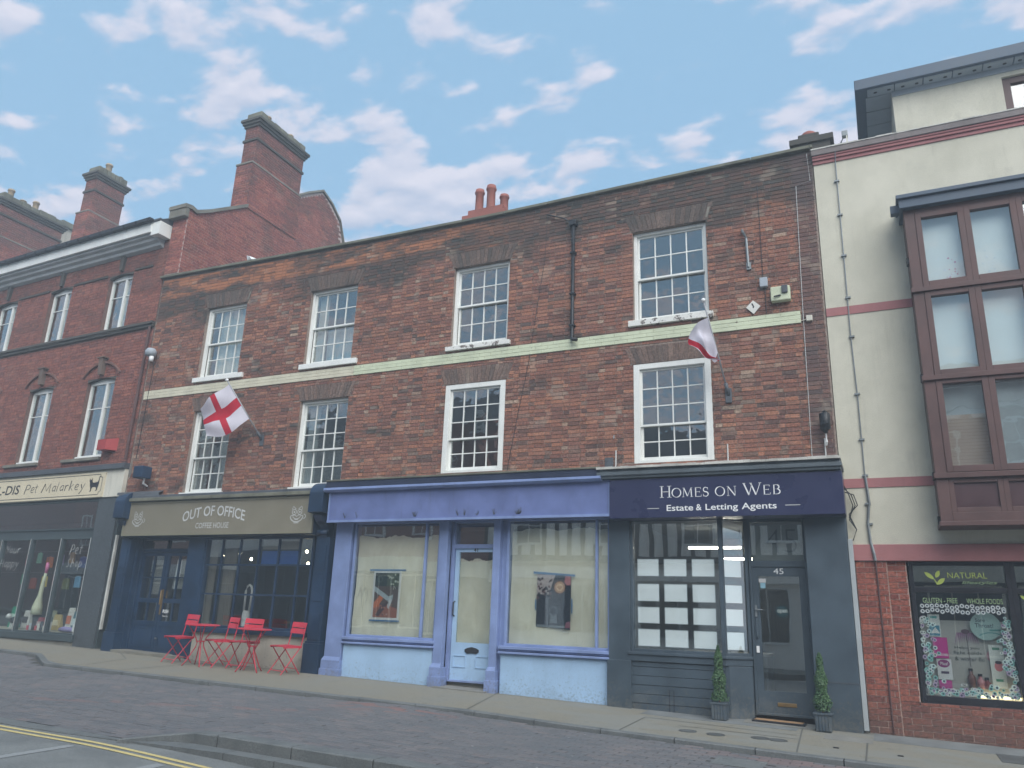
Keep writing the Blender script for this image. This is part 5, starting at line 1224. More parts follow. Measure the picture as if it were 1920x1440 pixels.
for k in range(16): it.append((circ(*U(rg.uniform(.25, .9), rg.uniform(.03, .35)), rg.uniform(.008, .02), n=6), rg.choice([(190, 160, 150), (60, 40, 44), (176, 120, 100)])))
patches('print', p1, it, -.0285, step=-.0001)
for (a, b, c, d) in ((-8.44, -7.68, 2.005, 2.035), (-8.38, -7.75, 1.145, 1.17)): MB().box(a, b, -.031, -.029, c, d).build('tape', TAPE, p1)
p2 = thing('latte_poster', 'dark latte cup poster in the right window of the vacant shop', 'poster', (-4.9, -.04, 1.13))
MB().prism([(-5.17, 1.175), (-4.585, 1.13), (-4.575, 1.975), (-5.15, 2.0)], 'y', -.028, -.025).build('paper', INK, p2)
X0, X1, Z0, Z1 = -5.165, -4.585, 1.16, 1.97
it = [((X0, Z0, X1, Z1), (30, 40, 56)), ([U(0, .62), U(.35, .62), U(.55, 1), U(0, 1)], (186, 172, 170)), ([U(.8, .8), U(1, .8), U(1, 1), U(.85, 1)], (190, 110, 116)), (circ(*U(.68, .76), .115, n=20), (70, 48, 44)), (circ(*U(.68, .76), .092, n=20), (190, 142, 104)), (circ(*U(.68, .76), .06, n=16), (226, 196, 160)),
      ([U(.60, .76), U(.68, .70), U(.76, .76), U(.72, .80), U(.68, .77), U(.64, .80)], (196, 150, 110)), ([U(.25, .05), U(.36, .05), U(.36, .62), U(.25, .62)], (104, 108, 118)), (circ(*U(.5, .30), .085, n=16), (84, 92, 104)), (circ(*U(.5, .30), .05, n=16), (30, 40, 56)),
      ([U(.40, .08), U(.62, .08), U(.60, .22), U(.42, .22)], (110, 120, 130)), ([U(0, .0), U(1, .0), U(1, .03), U(0, .05)], (120, 128, 136)), ([U(.85, 0), U(1, 0), U(1, .12), U(.88, .1)], (150, 90, 110))]
for k in range(34): it.append((circ(*U(rg.uniform(.02, .45), rg.uniform(.55, .95)), rg.uniform(.01, .025), n=7), rg.choice([(92, 66, 76), (58, 42, 54), (120, 90, 92), (44, 36, 48)])))
patches('print', p2, it, -.0285, step=-.0001)
m = MB(); m.prism([(-5.23, 1.985), (-4.51, 1.945), (-4.51, 1.975), (-5.23, 2.02)], 'y', -.031, -.029); m.build('tape', TAPE, p2)
for (a, b, c, d) in ((-5.19, -5.17, 1.42, 1.58), (-4.57, -4.55, 1.38, 1.60)): MB().box(a, b, -.031, -.029, c, d).build('tape', TAPE, p2)
m = MB(); ribbon(m, [(-8.70, 1.50), (-8.62, 1.72), (-8.56, 1.36)], .014, -.012); ribbon(m, arc(-8.52, 1.58, .05, .14, 200, -60, 10), .012, -.012); m.build('tape_marks', WBOARD, p1)

# ------------------------------------------------------------------ estate agents
ea = thing('estate_agent_shopfront', 'slate grey estate agent shopfront with a glazed door and boarded base', 'shopfront', (-2.2, -.1, .1))
m = MB(); front_wall(m, -3.92, -.46, .02, 3.42, [(-3.57, -1.03, .02, 2.82)], -.10, .16); m.box(-3.92, -.46, .06, .1, 2.82, 3.4); m.build('surround', GREY, ea)
m = MB(); m.box(-3.90, -3.57, -.18, .0, .03, 2.82); m.box(-3.92, -3.55, -.21, .0, .03, .74); m.build('pilaster', GREY, ea, bevel=.006)
m = MB(); m.box(-1.02, -.47, -.17, .2, -.02, 2.82); m.build('pier', GREY, ea, bevel=.006); MB().box(-1.025, -.465, -.175, -.17, .60, .612).build('score_line', LEAD, ea)
# bay: flat light and a splayed light turning into the doorway
m = MB(); m.box(-3.57, -3.53, -.14, .0, .87, 2.82); m.box(-3.53, -2.23, -.14, -.02, 2.78, 2.83); m.box(-3.53, -2.23, -.14, -.02, .87, .91)
m.prism([(-2.235, -.145), (-2.175, -.145), (-2.165, -.08), (-2.225, -.02)], 'z', .87, 2.82); m.prism([(-1.90, .10), (-1.84, .10), (-1.84, .2), (-1.92, .2)], 'z', .1, 2.82)
m.prism([(-2.2, -.14), (-1.86, .13), (-1.86, .19), (-2.22, -.08)], 'z', 2.78, 2.83); m.prism([(-2.2, -.14), (-1.86, .13), (-1.86, .19), (-2.22, -.08)], 'z', .87, .91)
bw_ = m.build('bay_window', GREY, ea, bevel=.003)
pane(bw_, -3.53, -2.235, .91, 2.78, -.09, G_SHOP, .003)
m = MB(); m.prism([(-2.175, -.10), (-1.90, .125), (-1.902, .129), (-2.178, -.096)], 'z', .91, 2.78); m.build('pane', G_SHOP, bw_)
m = MB(); m.prism([(-3.60, .0), (-3.60, -.21), (-2.17, -.21), (-1.84, .05), (-1.84, .2), (-2.2, .0)], 'z', .83, .87); m.prism([(-3.58, .0), (-3.58, -.185), (-2.18, -.185), (-1.85, .07), (-1.85, .2), (-2.2, .0)], 'z', .74, .83); m.build('sill', GREY, ea, bevel=.006)
m = MB()
z = .04; k = 0
while z < .73:
    q = MB(); q.box(-3.60, -2.2, -.15-.006*(k % 2), .0, z, min(z+.125, .735)-.006); q.build('stall_board', GREY, ea, bevel=.004); z += .125; k += 1
m = MB(); m.prism([(-2.2, .0), (-2.2, -.15), (-2.14, -.15), (-1.86, .06), (-1.86, .2)], 'z', .03, .735); m.build('splayed_stall', GREY, ea, bevel=.006)
m = MB(); ribbon(m, [(-3.00, .08), (-3.00, .36), (-2.935, .36), (-2.935, .08)], .012, -.159); m.build('vent_outline', INK, ea)
m = MB(); frame(m, -1.86, -1.02, .11, 2.82, .05, .10, .2, wb=.03); m.box(-1.81, -1.07, .10, .2, 2.12, 2.21); m.build('door_frame', GREY, ea, bevel=.004)
pane(ea, -1.81, -1.07, 2.21, 2.77, .15, G_SHOP, .003)
a, b = -1.81, -1.07; Gd = (a+.09, b-.09, .43, 1.99); m = MB(); wall_cells(m, a, b, .14, 2.12, [Gd], .12, .165); d = m.build('door', GREY, ea, bevel=.004); pane(d, *Gd, .145, G_SHOP, .003)
text('45', -1.505, -1.365, 2.02, 2.10, .116, LETW, d, bold=.0)
MB().box(-1.80, -1.08, .175, .18, 2.215, 2.765).build('pale_backing', paint('transom_reflection', (.24, .26, .25, 1), .6), ea); text('45', -1.60, -1.16, 2.33, 2.67, .172, paint('frosted_number', (.09, .11, .12, 1), .6), ea, bold=-.02)  # pale backing colour stands in for the reflection in the transom pane
MB().box(-1.55, -1.30, .108, .12, .235, .285).build('letter_plate', BRASS, d, bevel=.004)
m = MB(); m.box(a+.02, a+.05, .10, .12, 1.42, 1.58); m.tube([(a+.035, .10, 1.52), (a+.035, .07, 1.52), (a+.13, .07, 1.515)], .009, 8); m.build('lever_handle', IRON, d)
MB().box(a+.015, a+.055, .10, .12, .93, 1.02).build('lock', LETW, d); MB().tube([(a+.04, .11, 1.40), (a+.04, .07, 1.38), (a+.04, .07, 1.15), (a+.04, .11, 1.13)], .012, 8).build('pull_handle', GREY, d)
op = thing('open_sign', 'round dark teal open sign hanging in the estate agent door', 'sign', (-1.42, .14, 1.5)); MB().prism(circ(-1.42, 1.50, .085, n=24), 'y', .150, .154).build('disc', paint('dark_teal', (.02, .09, .11, 1), .5), op); text('open', -1.49, -1.35, 1.465, 1.53, .1485, LETW, op, bold=.03)
t = MB().box(-1.72, -1.62, .136, .139, 1.90, 1.955).build('door_sticker', paint('print_c8c8c8', rgb(200, 200, 200)), None, label='small white sticker in the top left corner of the estate agent door', cat='sticker')
MB().box(-1.70, -1.63, .136, .139, 1.82, 1.895).build('door_sticker', paint('print_8fb8c8', rgb(143, 184, 200)), None, label='small pale blue sticker just under the white door sticker', cat='sticker')
m = MB(); m.box(-3.97, -.46, -.50, .0, 3.40, 3.545); m.box(-3.99, -.44, -.53, .0, 3.44, 3.50); m.build('cornice', paint('grey_cornice_paint', (.085, .105, .12, 1), .5, .4), ea, bevel=.01)
m = MB(); rg = random.Random(3); x = -3.99
while x < -.45: m.box(x, min(x+.13, -.45), -.54-rg.random()*.02, .0, 3.545, 3.575+rg.random()*.012); x += .13
m.build('flashing', FLASH, ea)
esg = thing('estate_agent_sign', 'navy fascia sign reading HOMES ON WEB Estate and Letting Agents', 'shop sign', (-2.1, -.45, 2.8))
MB().box(-3.80, -.45, -.46, -.1, 2.79, 3.385).build('board', NAVY, esg, bevel=.004)
Y = -.4622
def serif():
    m = MB(); T, t = .020, .008
    def L(ch, x, z, w, h):
        k = h/.18; A, B = T*k, t*k
        def st(x0, z0, x1, z1, wd): ribbon(m, [(x+x0*w, z+z0*h), (x+x1*w, z+z1*h)], wd, Y)
        def sf(cx, cz, wd=.24): ribbon(m, [(x+cx*w-wd*h*.5, z+cz*h), (x+cx*w+wd*h*.5, z+cz*h)], B*.9, Y)
        if ch == 'H':
            for c in (.17, .83): st(c, 0, c, 1, A); sf(c, .02, .36); sf(c, .98, .36)
            st(.17, .5, .83, .5, B)
        elif ch == 'O':
            P = arc(x+.5*w, z+.5*h, .5*w-A*.5, .5*h-B*.3, 0, 360, 32); W = [B+(A*1.1-B)*abs(math.cos(R(360*i/32)+.25))**1.5 for i in range(33)]; ribbon(m, P, W, Y)
        elif ch == 'M':
            st(.12, 0, .17, 1, B); st(.86, 0, .82, 1, A); st(.17, 1, .5, .08, A); st(.5, .08, .82, 1, B); sf(.12, .02, .26); sf(.87, .02, .3); sf(.12, .98, .16); sf(.87, .98, .16)
        elif ch == 'E':
            st(.22, 0, .22, 1, A); st(.12, .98, .88, .98, B); st(.22, .52, .74, .52, B); st(.12, .02, .94, .02, B); st(.88, 1, .86, .82, B); st(.74, .6, .74, .44, B); st(.92, 0, .97, .2, B)
        elif ch == 'S':
            P = arc(x+.5*w, z+.74*h, .32*w, .24*h, 40, 270, 14)+arc(x+.5*w, z+.26*h, .36*w, .24*h, 90, -140, 14); n = len(P); ribbon(m, P, [B+(A-B)*math.sin(math.pi*i/(n-1)) for i in range(n)], Y); st(.78, .98, .80, .74, B); st(.18, .02, .16, .28, B)
        elif ch == 'N':
            st(.16, 0, .16, 1, B); st(.84, 0, .84, 1, B); st(.14, 1, .84, .0, A); sf(.16, .02, .26); sf(.84, .98, .26); sf(.1, .98, .14)
        elif ch == 'W':
            st(.06, 1, .33, 0, A); st(.33, 0, .50, .86, B); st(.44, 1, .70, 0, A); st(.70, 0, .95, 1, B); sf(.08, .98, .24); sf(.44, .98, .2); sf(.94, .98, .22)
        elif ch == 'B':
            st(.22, 0, .22, 1, A); P = [(x+.2*w, z+.98*h)]+arc(x+.45*w, z+.76*h, .32*w, .22*h, 90, -90, 10)+[(x+.2*w, z+.54*h)]; ribbon(m, P, [B]*3+[A]*(len(P)-6)+[B]*3, Y)
            P = [(x+.2*w, z+.54*h)]+arc(x+.48*w, z+.28*h, .38*w, .26*h, 90, -90, 10)+[(x+.1*w, z+.02*h)]; ribbon(m, P, [B]*3+[A]*(len(P)-6)+[B]*3, Y)
    b = 3.085; H = .175; h = .138
    for ch, x, w, hh in (('H', -3.005, .175, H), ('O', -2.825, .145, h), ('M', -2.67, .165, h), ('E', -2.49, .11, h), ('S', -2.37, .10, h), ('O', -2.185, .145, h), ('N', -2.02, .145, h), ('W', -1.79, .26, H), ('E', -1.515, .11, h), ('B', -1.385, .125, h)):
        L(ch, x, b, w, hh)
        if x in (-2.37, -2.02, -1.385): m.build('lettering', LETW, esg); m.v, m.f, m.mi, m.rn = [], [], [], []
serif()
text('Estate', -2.905, -2.51, 2.884, 2.975, Y, LETW, esg, bold=.01); text('&', -2.468, -2.386, 2.884, 2.975, Y, LETW, esg, bold=.01); text('Letting', -2.33, -1.867, 2.857, 2.975, Y, LETW, esg, bold=.01); text('Agents', -1.816, -1.335, 2.857, 2.975, Y, LETW, esg, bold=.01)
m = MB(); ribbon(m, [(-3.20, 2.928), (-3.02, 2.928)], .010, Y); ribbon(m, [(-1.22, 2.928), (-1.02, 2.928)], .010, Y); m.build('rule', LETS, esg)
# interior of the agents
er = MB(); er.box(-3.86, -.6, 3.9, 4.0, .1, 3.0); er.box(-3.90, -3.84, .1, 3.9, .1, 3.0); er.box(-.62, -.56, .2, 3.9, .1, 3.0); er.box(-3.9, -.56, .1, 3.9, 2.92, 3.0); er.build('office_room', INT, ter)
MB().box(-3.9, -.56, .2, 3.9, .03, .12).build('office_floor', FLOORI, ter)
lampm = emis('office_tube', (1, .92, .78, 1), 7)
for k, (x0, x1, z, y, lab) in enumerate([(-3.15, -2.25, 2.58, 2.0, 'long lit ceiling tube high in the estate agent window'), (-2.66, -2.0, 2.42, 2.4, 'shorter lit ceiling tube just below the long one'), (-2.32, -2.2, 2.26, 2.9, 'small round ceiling light furthest back in the estate agents')]):
    t = thing('ceiling_light', lab, 'ceiling light', ((x0+x1)/2, y, z)); MB().box(x0, x1, y, y+.05, z-.018, z+.018).build('tube', lampm, t); MB().box((x0+x1)/2-.01, (x0+x1)/2+.01, y+.02, y+.03, z+.018, 2.92).build('hanger', BLACK, t)
CARD = emis('lit_card', (.80, .88, .93, 1), .42)
def cardmat():
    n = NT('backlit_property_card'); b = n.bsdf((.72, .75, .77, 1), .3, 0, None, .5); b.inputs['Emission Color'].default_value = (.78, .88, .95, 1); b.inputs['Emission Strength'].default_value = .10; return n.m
CARD = cardmat()
zr = [(1.97, 2.22), (1.60, 1.85), (1.28, 1.51), (.95, 1.19)]; rn = ['top', 'second', 'third', 'bottom']; cn = ['leftmost column', 'second column', 'third column', 'right column past the corner post']
xc = [(-3.50, -3.17), (-3.085, -2.745), (-2.66, -2.33)]
for i in range(4):
    for j, (z0, z1) in enumerate(zr):
        t = thing('property_card', 'pale backlit property card, %s row of the %s' % (rn[j], cn[i]), 'property card', (0, 0, z0), group='backlit property cards in the estate agent window')
        OFF[t.name] = Vector((0, 0, z0)); g = .0
        if i < 3:
            x0, x1 = xc[i]; t.location = ((x0+x1)/2, .02, z0); OFF[t.name] = Vector(t.location)
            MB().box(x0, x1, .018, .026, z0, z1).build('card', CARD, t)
            m = MB(); frame(m, x0-.006, x1+.006, z0-.006, z1+.006, .008, .012, .017); m.build('holder', SOFFIT, t)
        else:
            t.location = (-2.09, .03, z0); OFF[t.name] = Vector(t.location)
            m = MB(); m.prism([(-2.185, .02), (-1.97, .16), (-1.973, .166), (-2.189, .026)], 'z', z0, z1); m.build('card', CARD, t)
for i, x in enumerate((-3.45, -3.22, -3.03, -2.80, -2.61, -2.38)):
    MB().tube([(x, .03, .93), (x, .03, 2.85)], .003, 5).build('display_wire', IRON, None, label='thin steel display wire holding the cards, number %d from the left' % (i+1) if False else ['thin display wire at the left edge of the leftmost cards', 'thin display wire at the right edge of the leftmost cards', 'thin display wire at the left edge of the second column of cards', 'thin display wire at the right edge of the second column of cards', 'thin display wire at the left edge of the third column of cards', 'thin display wire at the right edge of the third column of cards'][i], cat='wire')
t = thing('office_desk', 'white desk with a monitor deep inside the estate agents', 'desk', (-2.6, 2.4, .1)); MB().box(-3.3, -1.9, 2.1, 2.8, .82, .86).build('desk_top', LETW, t)
for a in (-3.25, -1.97): MB().box(a, a+.04, 2.15, 2.75, .12, .82).build('leg', IRON, t)
MB().box(-2.8, -2.4, 2.4, 2.43, .98, 1.25).build('monitor', INK, t); MB().box(-2.63, -2.57, 2.42, 2.45, .86, .98).build('monitor_stand', INK, t)

# ------------------------------------------------------------------ pet shop front (local to the left building)
ps = thing('pet_shopfront', 'dark grey pet shop front with tiled pier and three tall display panes', 'shopfront', (-15.2, 0, 0), rot=(0, 0, R(-2.5)))
m = MB(); wall_cells(m, EX, -.02, .2, 4.2, [(EX+.1, -.76, .62, 2.68), (EX+.1, -.76, 2.86, 3.52)], -.02, .12); m.build('surround', SHOPG, ps, local=True)
m = MB(); m.box(-.74, -.06, -.07, .0, .2, 3.56); m.build('tiled_pier', MOSAIC, ps, local=True)
MB().box(EX, -.74, -.09, .0, .2, .46).build('stone_plinth', STONE, ps, local=True); MB().box(EX, -.72, -.12, .0, .46, .60).build('sill', SHOPG, ps, local=True, bevel=.008)
xs = [-.76, -1.81, -2.95, -4.1, -5.3, -6.5]
for a, b in zip(xs[1:], xs):
    m = MB(); frame(m, a, b, .60, 2.68, .035, -.06, .03); w = m.build('shop_window', SHOPG, ps, local=True, bevel=.003); OFF[w.name] = Vector((0, 0, 0))
    pane(w, a+.035, b-.035, .635, 2.645, -.02, G_PET, .004)
    MB().box(b-.04, b-.03, -.066, -.06, .61, 2.67).build('edge_trim', LETS, w, local=True)
m = MB(); frame(m, -6.5, -.76, 2.86, 3.52, .03, -.05, .03); w = m.build('transom_window', SHOPG, ps, local=True); OFF[w.name] = Vector((0, 0, 0)); pane(w, -6.47, -.79, 2.89, 3.49, -.01, G_SHOP, .001)
m = MB(); m.box(EX, -.0, -.10, .0, 3.56, 4.18); m.build('fascia_board', WBOARD, ps, local=True, bevel=.004)
m = MB(); m.box(EX, .02, -.17, .0, 4.18, 4.25); m.box(EX, .02, -.14, .0, 4.25, 4.31); m.build('fascia_capping', LEAD, ps, local=True, bevel=.008)
m = MB(); m.box(EX, -.1, 3.4, 3.5, .2, 3.6); m.build('pet_shop_room', INT, ps, local=True); MB().box(EX, -.1, .05, 3.4, .3, .5).build('display_floor', WBOARD, ps, local=True)
m = MB(); m.box(-.02, .03, -.03, .02, .75, 2.72); m.build('white_strip', OLDWHITE, ps, local=True)
sg = thing('pet_shop_sign', 'cream fascia sign lettered Pet Malarkey with a black cat silhouette', 'shop sign', (-15.03, 0, -.03), rot=(0, 0, R(-2.5)))
MB().box(-8.5, -.78, -.13, -.102, 3.60, 4.16).build('board', CREAM, sg, local=True)
Y = -.1325
def lz(s): return s*(-1)
m = MB()
for (a, b) in (((-8.4, 4.115), (-.95, 4.115)), ((-.95, 4.115), (-.93, 4.06)), ((-.93, 4.06), (-.86, 4.04)), ((-.86, 4.04), (-.86, 3.74)), ((-.86, 3.74), (-.92, 3.71)), ((-.92, 3.71), (-.94, 3.655)), ((-.94, 3.655), (-8.4, 3.655))): ribbon(m, [a, b], .014, Y)
m.build('border', INK, sg, local=True)
o = text('LL-DIS', -5.03, -3.94, 3.775, 4.00, Y, INK, sg, bold=.012, shear=.12)
text('926', -4.95, -4.70, 3.685, 3.735, Y, INK, sg)
m = MB()
def gl(ch, x, z, w, h, s=.20, T=.028, t=.012, mm=None):
    mm = mm or m
    def p(u, v): return (x+u*w+s*v*h, z+v*h)
    S = {'P': [[(0, -.1), (.1, 1)], [(.0, .95), (.5, 1.05), (.95, .8), (.8, .5), (.1, .42)]], 'e': [[(.1, .3), (.9, .42), (.7, .68), (.3, .68), (.05, .35), (.3, .02), (.9, .1)]],
         't': [[(.45, 1.0), (.4, .1), (.7, 0)], [(.1, .68), (.85, .72)]], 'M': [[(-.1, -.05), (.12, 1)], [(.12, 1), (.5, .12)], [(.5, .12), (.86, 1)], [(.86, 1), (.9, .0), (1.0, -.1)]],
         'a': [[(.85, .62), (.4, .68), (.08, .35), (.3, .02), (.75, .2)], [(.85, .66), (.8, .1), (.98, 0)]], 'l': [[(.5, 1.1), (.4, .1), (.65, 0)]], 'r': [[(.2, .66), (.22, 0)], [(.22, .45), (.5, .68), (.9, .6)]],
         'k': [[(.2, 1.15), (.2, 0)], [(.85, .72), (.22, .35)], [(.3, .4), (.95, -.02)]], 'y': [[(.1, .66), (.45, .2)], [(.95, .72), (.35, -.4), (.05, -.38)]],
         'Y': [[(0, 1), (.4, .5)], [(.9, 1), (.3, 0)]], 'o': [[(.5, .68), (.1, .4), (.4, 0), (.85, .3), (.5, .68)]], 'u': [[(.1, .66), (.15, .1), (.5, 0), (.85, .3)], [(.88, .68), (.86, 0)]],
         'S': [[(.9, .95), (.4, 1.02), (.15, .75), (.75, .35), (.5, .0), (.0, .1)]], 'h': [[(.15, 1.1), (.15, 0)], [(.15, .4), (.5, .66), (.8, .5), (.82, 0)]], 'p': [[(.15, .66), (.15, -.4)], [(.15, .6), (.6, .68), (.9, .35), (.5, 0), (.15, .1)]],
         'H': [[(.1, 1.05), (.05, 0)], [(.9, 1.0), (.9, 0)], [(.05, .5), (.9, .55)]]}[ch]
    for k, st in enumerate(S):
        pts = [p(*q) for q in st]
        if len(pts) > 2:   # round the stroke
            q = [pts[0]]
            for a, b in zip(pts, pts[1:]): q += [((a[0]*.75+b[0]*.25), (a[1]*.75+b[1]*.25)), ((a[0]*.25+b[0]*.75), (a[1]*.25+b[1]*.75))]
            pts = q+[pts[-1]]
        n = len(pts); ribbon(mm, pts, [T if k == 0 and n < 3 else t+(T-t)*.45*math.sin(math.pi*i/(n-1)) for i in range(n)], Y)
for ch, x, w in (('P', -3.72, .19), ('e', -3.50, .15), ('t', -3.36, .14)): gl(ch, x, 3.785, w, .20)
for ch, x, w in (('M', -3.02, .30), ('a', -2.67, .15), ('l', -2.53, .13), ('a', -2.38, .16), ('r', -2.20, .14), ('k', -2.04, .17), ('e', -1.83, .16), ('y', -1.63, .16)): gl(ch, x, 3.785, w, .20)
m.build('lettering', INK, sg, local=True)
CAT = [(-1.31, 3.98), (-1.30, 4.04), (-1.27, 4.0), (-1.245, 4.0), (-1.21, 4.045), (-1.20, 3.97), (-1.17, 3.93), (-1.05, 3.94), (-1.0, 3.95), (-.985, 4.0), (-.975, 4.06), (-.94, 4.08), (-.915, 4.05), (-.93, 4.045), (-.945, 4.055), (-.955, 4.03), (-.96, 3.97), (-.955, 3.92), (-.965, 3.86), (-.98, 3.82), (-.99, 3.76), (-1.02, 3.74), (-1.06, 3.745), (-1.03, 3.765), (-1.03, 3.81), (-1.08, 3.83), (-1.16, 3.83), (-1.19, 3.80), (-1.20, 3.74), (-1.24, 3.72), (-1.25, 3.74), (-1.23, 3.76), (-1.245, 3.82), (-1.27, 3.87), (-1.285, 3.93)]
m = MB(); m.add([(p[0], Y, p[1]) for p in CAT], [tuple(range(len(CAT)))]); m.build('cat_silhouette', INK, sg, local=True)
Y = -.045
m = MB()
for ch, x in (('P', -1.47), ('e', -1.31), ('t', -1.17)): gl(ch, x, 2.32, .12, .20, t=.007, T=.013)
for ch, x in (('S', -1.52), ('h', -1.37), ('o', -1.23), ('p', -1.10)): gl(ch, x, 2.03, .12, .18, t=.007, T=.013)
for ch, x in (('Y', -3.92), ('o', -3.78), ('u', -3.63), ('r', -3.48)): gl(ch, x, 2.34, .13, .18, t=.007, T=.013)
for ch, x in (('H', -4.05), ('a', -3.88), ('p', -3.74), ('p', -3.60), ('y', -3.45)): gl(ch, x, 2.02, .13, .18, t=.007, T=.013)
m.build('window_lettering', LETS, ps, local=True)
def pet(name, lab, cat, f):
    t = thing(name, lab, cat, (-15.2, 0, 0), rot=(0, 0, R(-2.5))); f(t); return t
def cmat(*c): return paint('goods_%02x%02x%02x' % c, rgb(*c), .6, .1)
rgp = random.Random(8)
def bag(x, w, h, c, c2, z=.66, y=.35):
    def f(t):
        m = MB(); m.add([(x-w/2, y, z), (x+w/2, y, z), (x+w/2, y+.14, z), (x-w/2, y+.14, z), (x-w/2*.95, y+.05, z+h), (x+w/2*.95, y+.05, z+h), (x+w/2*.95, y+.08, z+h), (x-w/2*.95, y+.08, z+h)], [(0, 1, 5, 4), (1, 2, 6, 5), (2, 3, 7, 6), (3, 0, 4, 7), (4, 5, 6, 7)])
        m.build('bag', cmat(*c), t, local=True, bevel=.015); MB().box(x-w*.3, x+w*.3, y-.004, y+.02, z+h*.3, z+h*.65).build('bag_label', cmat(*c2), t, local=True)
    return f
MB().box(EX, -.8, .2, 1.2, .5, .64).build('display_stage', WBOARD, ps, local=True)
for (x, w, h, c, c2, lab, y) in [(-1.66, .22, .50, (205, 205, 200), (200, 110, 70), 'white and orange pet food bag at the left of the right-hand pet shop pane', .35), (-1.38, .22, .42, (60, 110, 125), (200, 215, 215), 'teal pet food bag in the right-hand pet shop pane', .3), (-1.15, .22, .34, (40, 48, 62), (170, 190, 190), 'dark navy bag in the right-hand pet shop pane', .4),
        (-.98, .18, .46, (120, 130, 130), (210, 200, 200), 'grey striped bag beside the tiled pier', .55), (-2.12, .28, .34, (186, 165, 105), (225, 215, 180), 'pale yellow bag in the middle pet shop pane', .35), (-2.05, .24, .30, (200, 140, 40), (230, 190, 90), 'amber box stacked at the back of the middle pet shop pane', .62), (-2.72, .22, .26, (190, 90, 100), (225, 200, 200), 'pink packet in the middle pet shop pane', .35),
        (-2.72, .2, .42, (150, 155, 130), (90, 110, 100), 'sage packet standing behind the pink packet', .62), (-3.35, .26, .40, (215, 215, 210), (60, 60, 60), 'white bag in the left pet shop pane', .4), (-3.85, .30, .48, (50, 150, 120), (200, 225, 215), 'green bag in the left pet shop pane', .4)]:
    pet('pet_food_bag', lab, 'pet food', bag(x, w, h, c, c2, y=y))
def toy(t):
    m = MB().tube([(-2.46, .12, 2.3), (-2.46, .12, 2.12)], .004, 5); m.build('hook', INK, t, local=True)
    m = MB().tube([(-2.46, .12, 2.14), (-2.44, .12, 2.05), (-2.45, .12, 1.9)], [.03, .045, .03], 10); m.build('pink_head', cmat(215, 120, 165), t, local=True, smooth=True)
    m = MB().tube([(-2.45, .12, 1.92), (-2.48, .12, 1.7), (-2.50, .12, 1.4), (-2.52, .12, 1.15), (-2.52, .12, .98)], [.03, .04, .05, .11, .12], 12); m.build('long_body', cmat(205, 210, 185), t, local=True, smooth=True)
pet('hanging_toy', 'long pale hanging pet toy with a pink head in the middle pane', 'pet toy', toy)
def dogtoy(t):
    m = MB().tube([(-3.55, .2, .82), (-3.42, .2, .84), (-3.25, .2, .80)], [.05, .08, .06], 12); m.build('body', cmat(40, 44, 50), t, local=True, smooth=True)
    m = MB().tube([(-3.6, .2, .9), (-3.66, .2, .92), (-3.74, .2, .9)], [.04, .06, .03], 10); m.build('head', cmat(220, 220, 220), t, local=True, smooth=True)
    for x in (-3.52, -3.45, -3.30, -3.25): MB().tube([(x, .2, .80), (x, .18, .65)], .018, 6).build('leg', cmat(220, 220, 220), t, local=True)
pet('toy_dog', 'black and white toy dog at the foot of the left pet shop pane', 'toy dog', dogtoy)
def cushion(t):
    MB().tube([(-1.7, .22, .69), (-1.5, .2, .70), (-1.2, .2, .69), (-1.05, .2, .69)], [.04, .06, .05, .03], 10).build('pad', cmat(160, 150, 200), t, local=True, smooth=True)
pet('pet_mat', 'lilac rolled pet mat along the foot of the right-hand pane', 'pet mat', cushion)
pet('price_card', 'small white price card in the bottom right corner of the pet shop window', 'price card', lambda t: MB().box(-1.02, -.84, .05, .06, .66, .82).build('card', LETW, t, local=True))
for k in range(9):
    x = -2.85+k*.1; c = [(210, 90, 110), (190, 200, 205), (60, 60, 70), (200, 80, 90), (220, 220, 215), (70, 80, 90), (190, 190, 180), (90, 70, 60), (210, 210, 210)][k]
    pet('small_packet', ['coral', 'silver', 'charcoal', 'red', 'white', 'slate', 'buff', 'brown', 'chalk'][k]+' small packet in the front row of the middle pet shop pane', 'packet', lambda t: MB().box(x, x+.07, .16, .2, .64, .64+.1+.05*(k % 3)).build('packet', cmat(*c), t, local=True, bevel=.005))
rp = MB(); rp.box(-2.45, -1.9, 1.0, 1.04, 1.25, 2.4); rp.build('wall_rack', cmat(60, 40, 45), ps, local=True)

names = ['scarlet', 'lime', 'cobalt', 'tan', 'lavender', 'orange', 'mint', 'cherry', 'cream', 'plum', 'sky blue', 'olive', 'rose', 'lemon', 'brick red', 'jade']
cl = [(170, 40, 45), (120, 160, 60), (40, 70, 140), (160, 130, 95), (150, 135, 185), (205, 110, 50), (130, 190, 165), (150, 40, 70), (215, 205, 175), (90, 50, 90), (110, 160, 195), (100, 105, 60), (200, 120, 130), (215, 195, 90), (130, 60, 45), (50, 130, 105)]
for k in range(16):
    x = -1.0-(k % 8)*.42-.06*(k // 8); zt = 2.42-.5*(k // 8)-.05*(k % 3); w = .09+.02*(k % 3)
    pet('hanging_pouch', names[k]+' pouch hanging on the '+('upper' if k < 8 else 'lower')+' rail inside the pet shop window', 'pouch', lambda t: MB().prism([(x-w, zt-.26), (x+w, zt-.26), (x+w*.9, zt-.02), (x, zt), (x-w*.9, zt-.02)], 'y', .55, .58).build('pouch', cmat(*cl[k]), t, local=True, bevel=.006))
m = MB(); m.tube([(-5, .57, 2.44), (-.8, .57, 2.44)], .008, 6); m.build('upper_rail', IRON, ps, local=True); m = MB(); m.tube([(-5, .57, 1.94), (-.8, .57, 1.94)], .008, 6); m.build('lower_rail', IRON, ps, local=True)
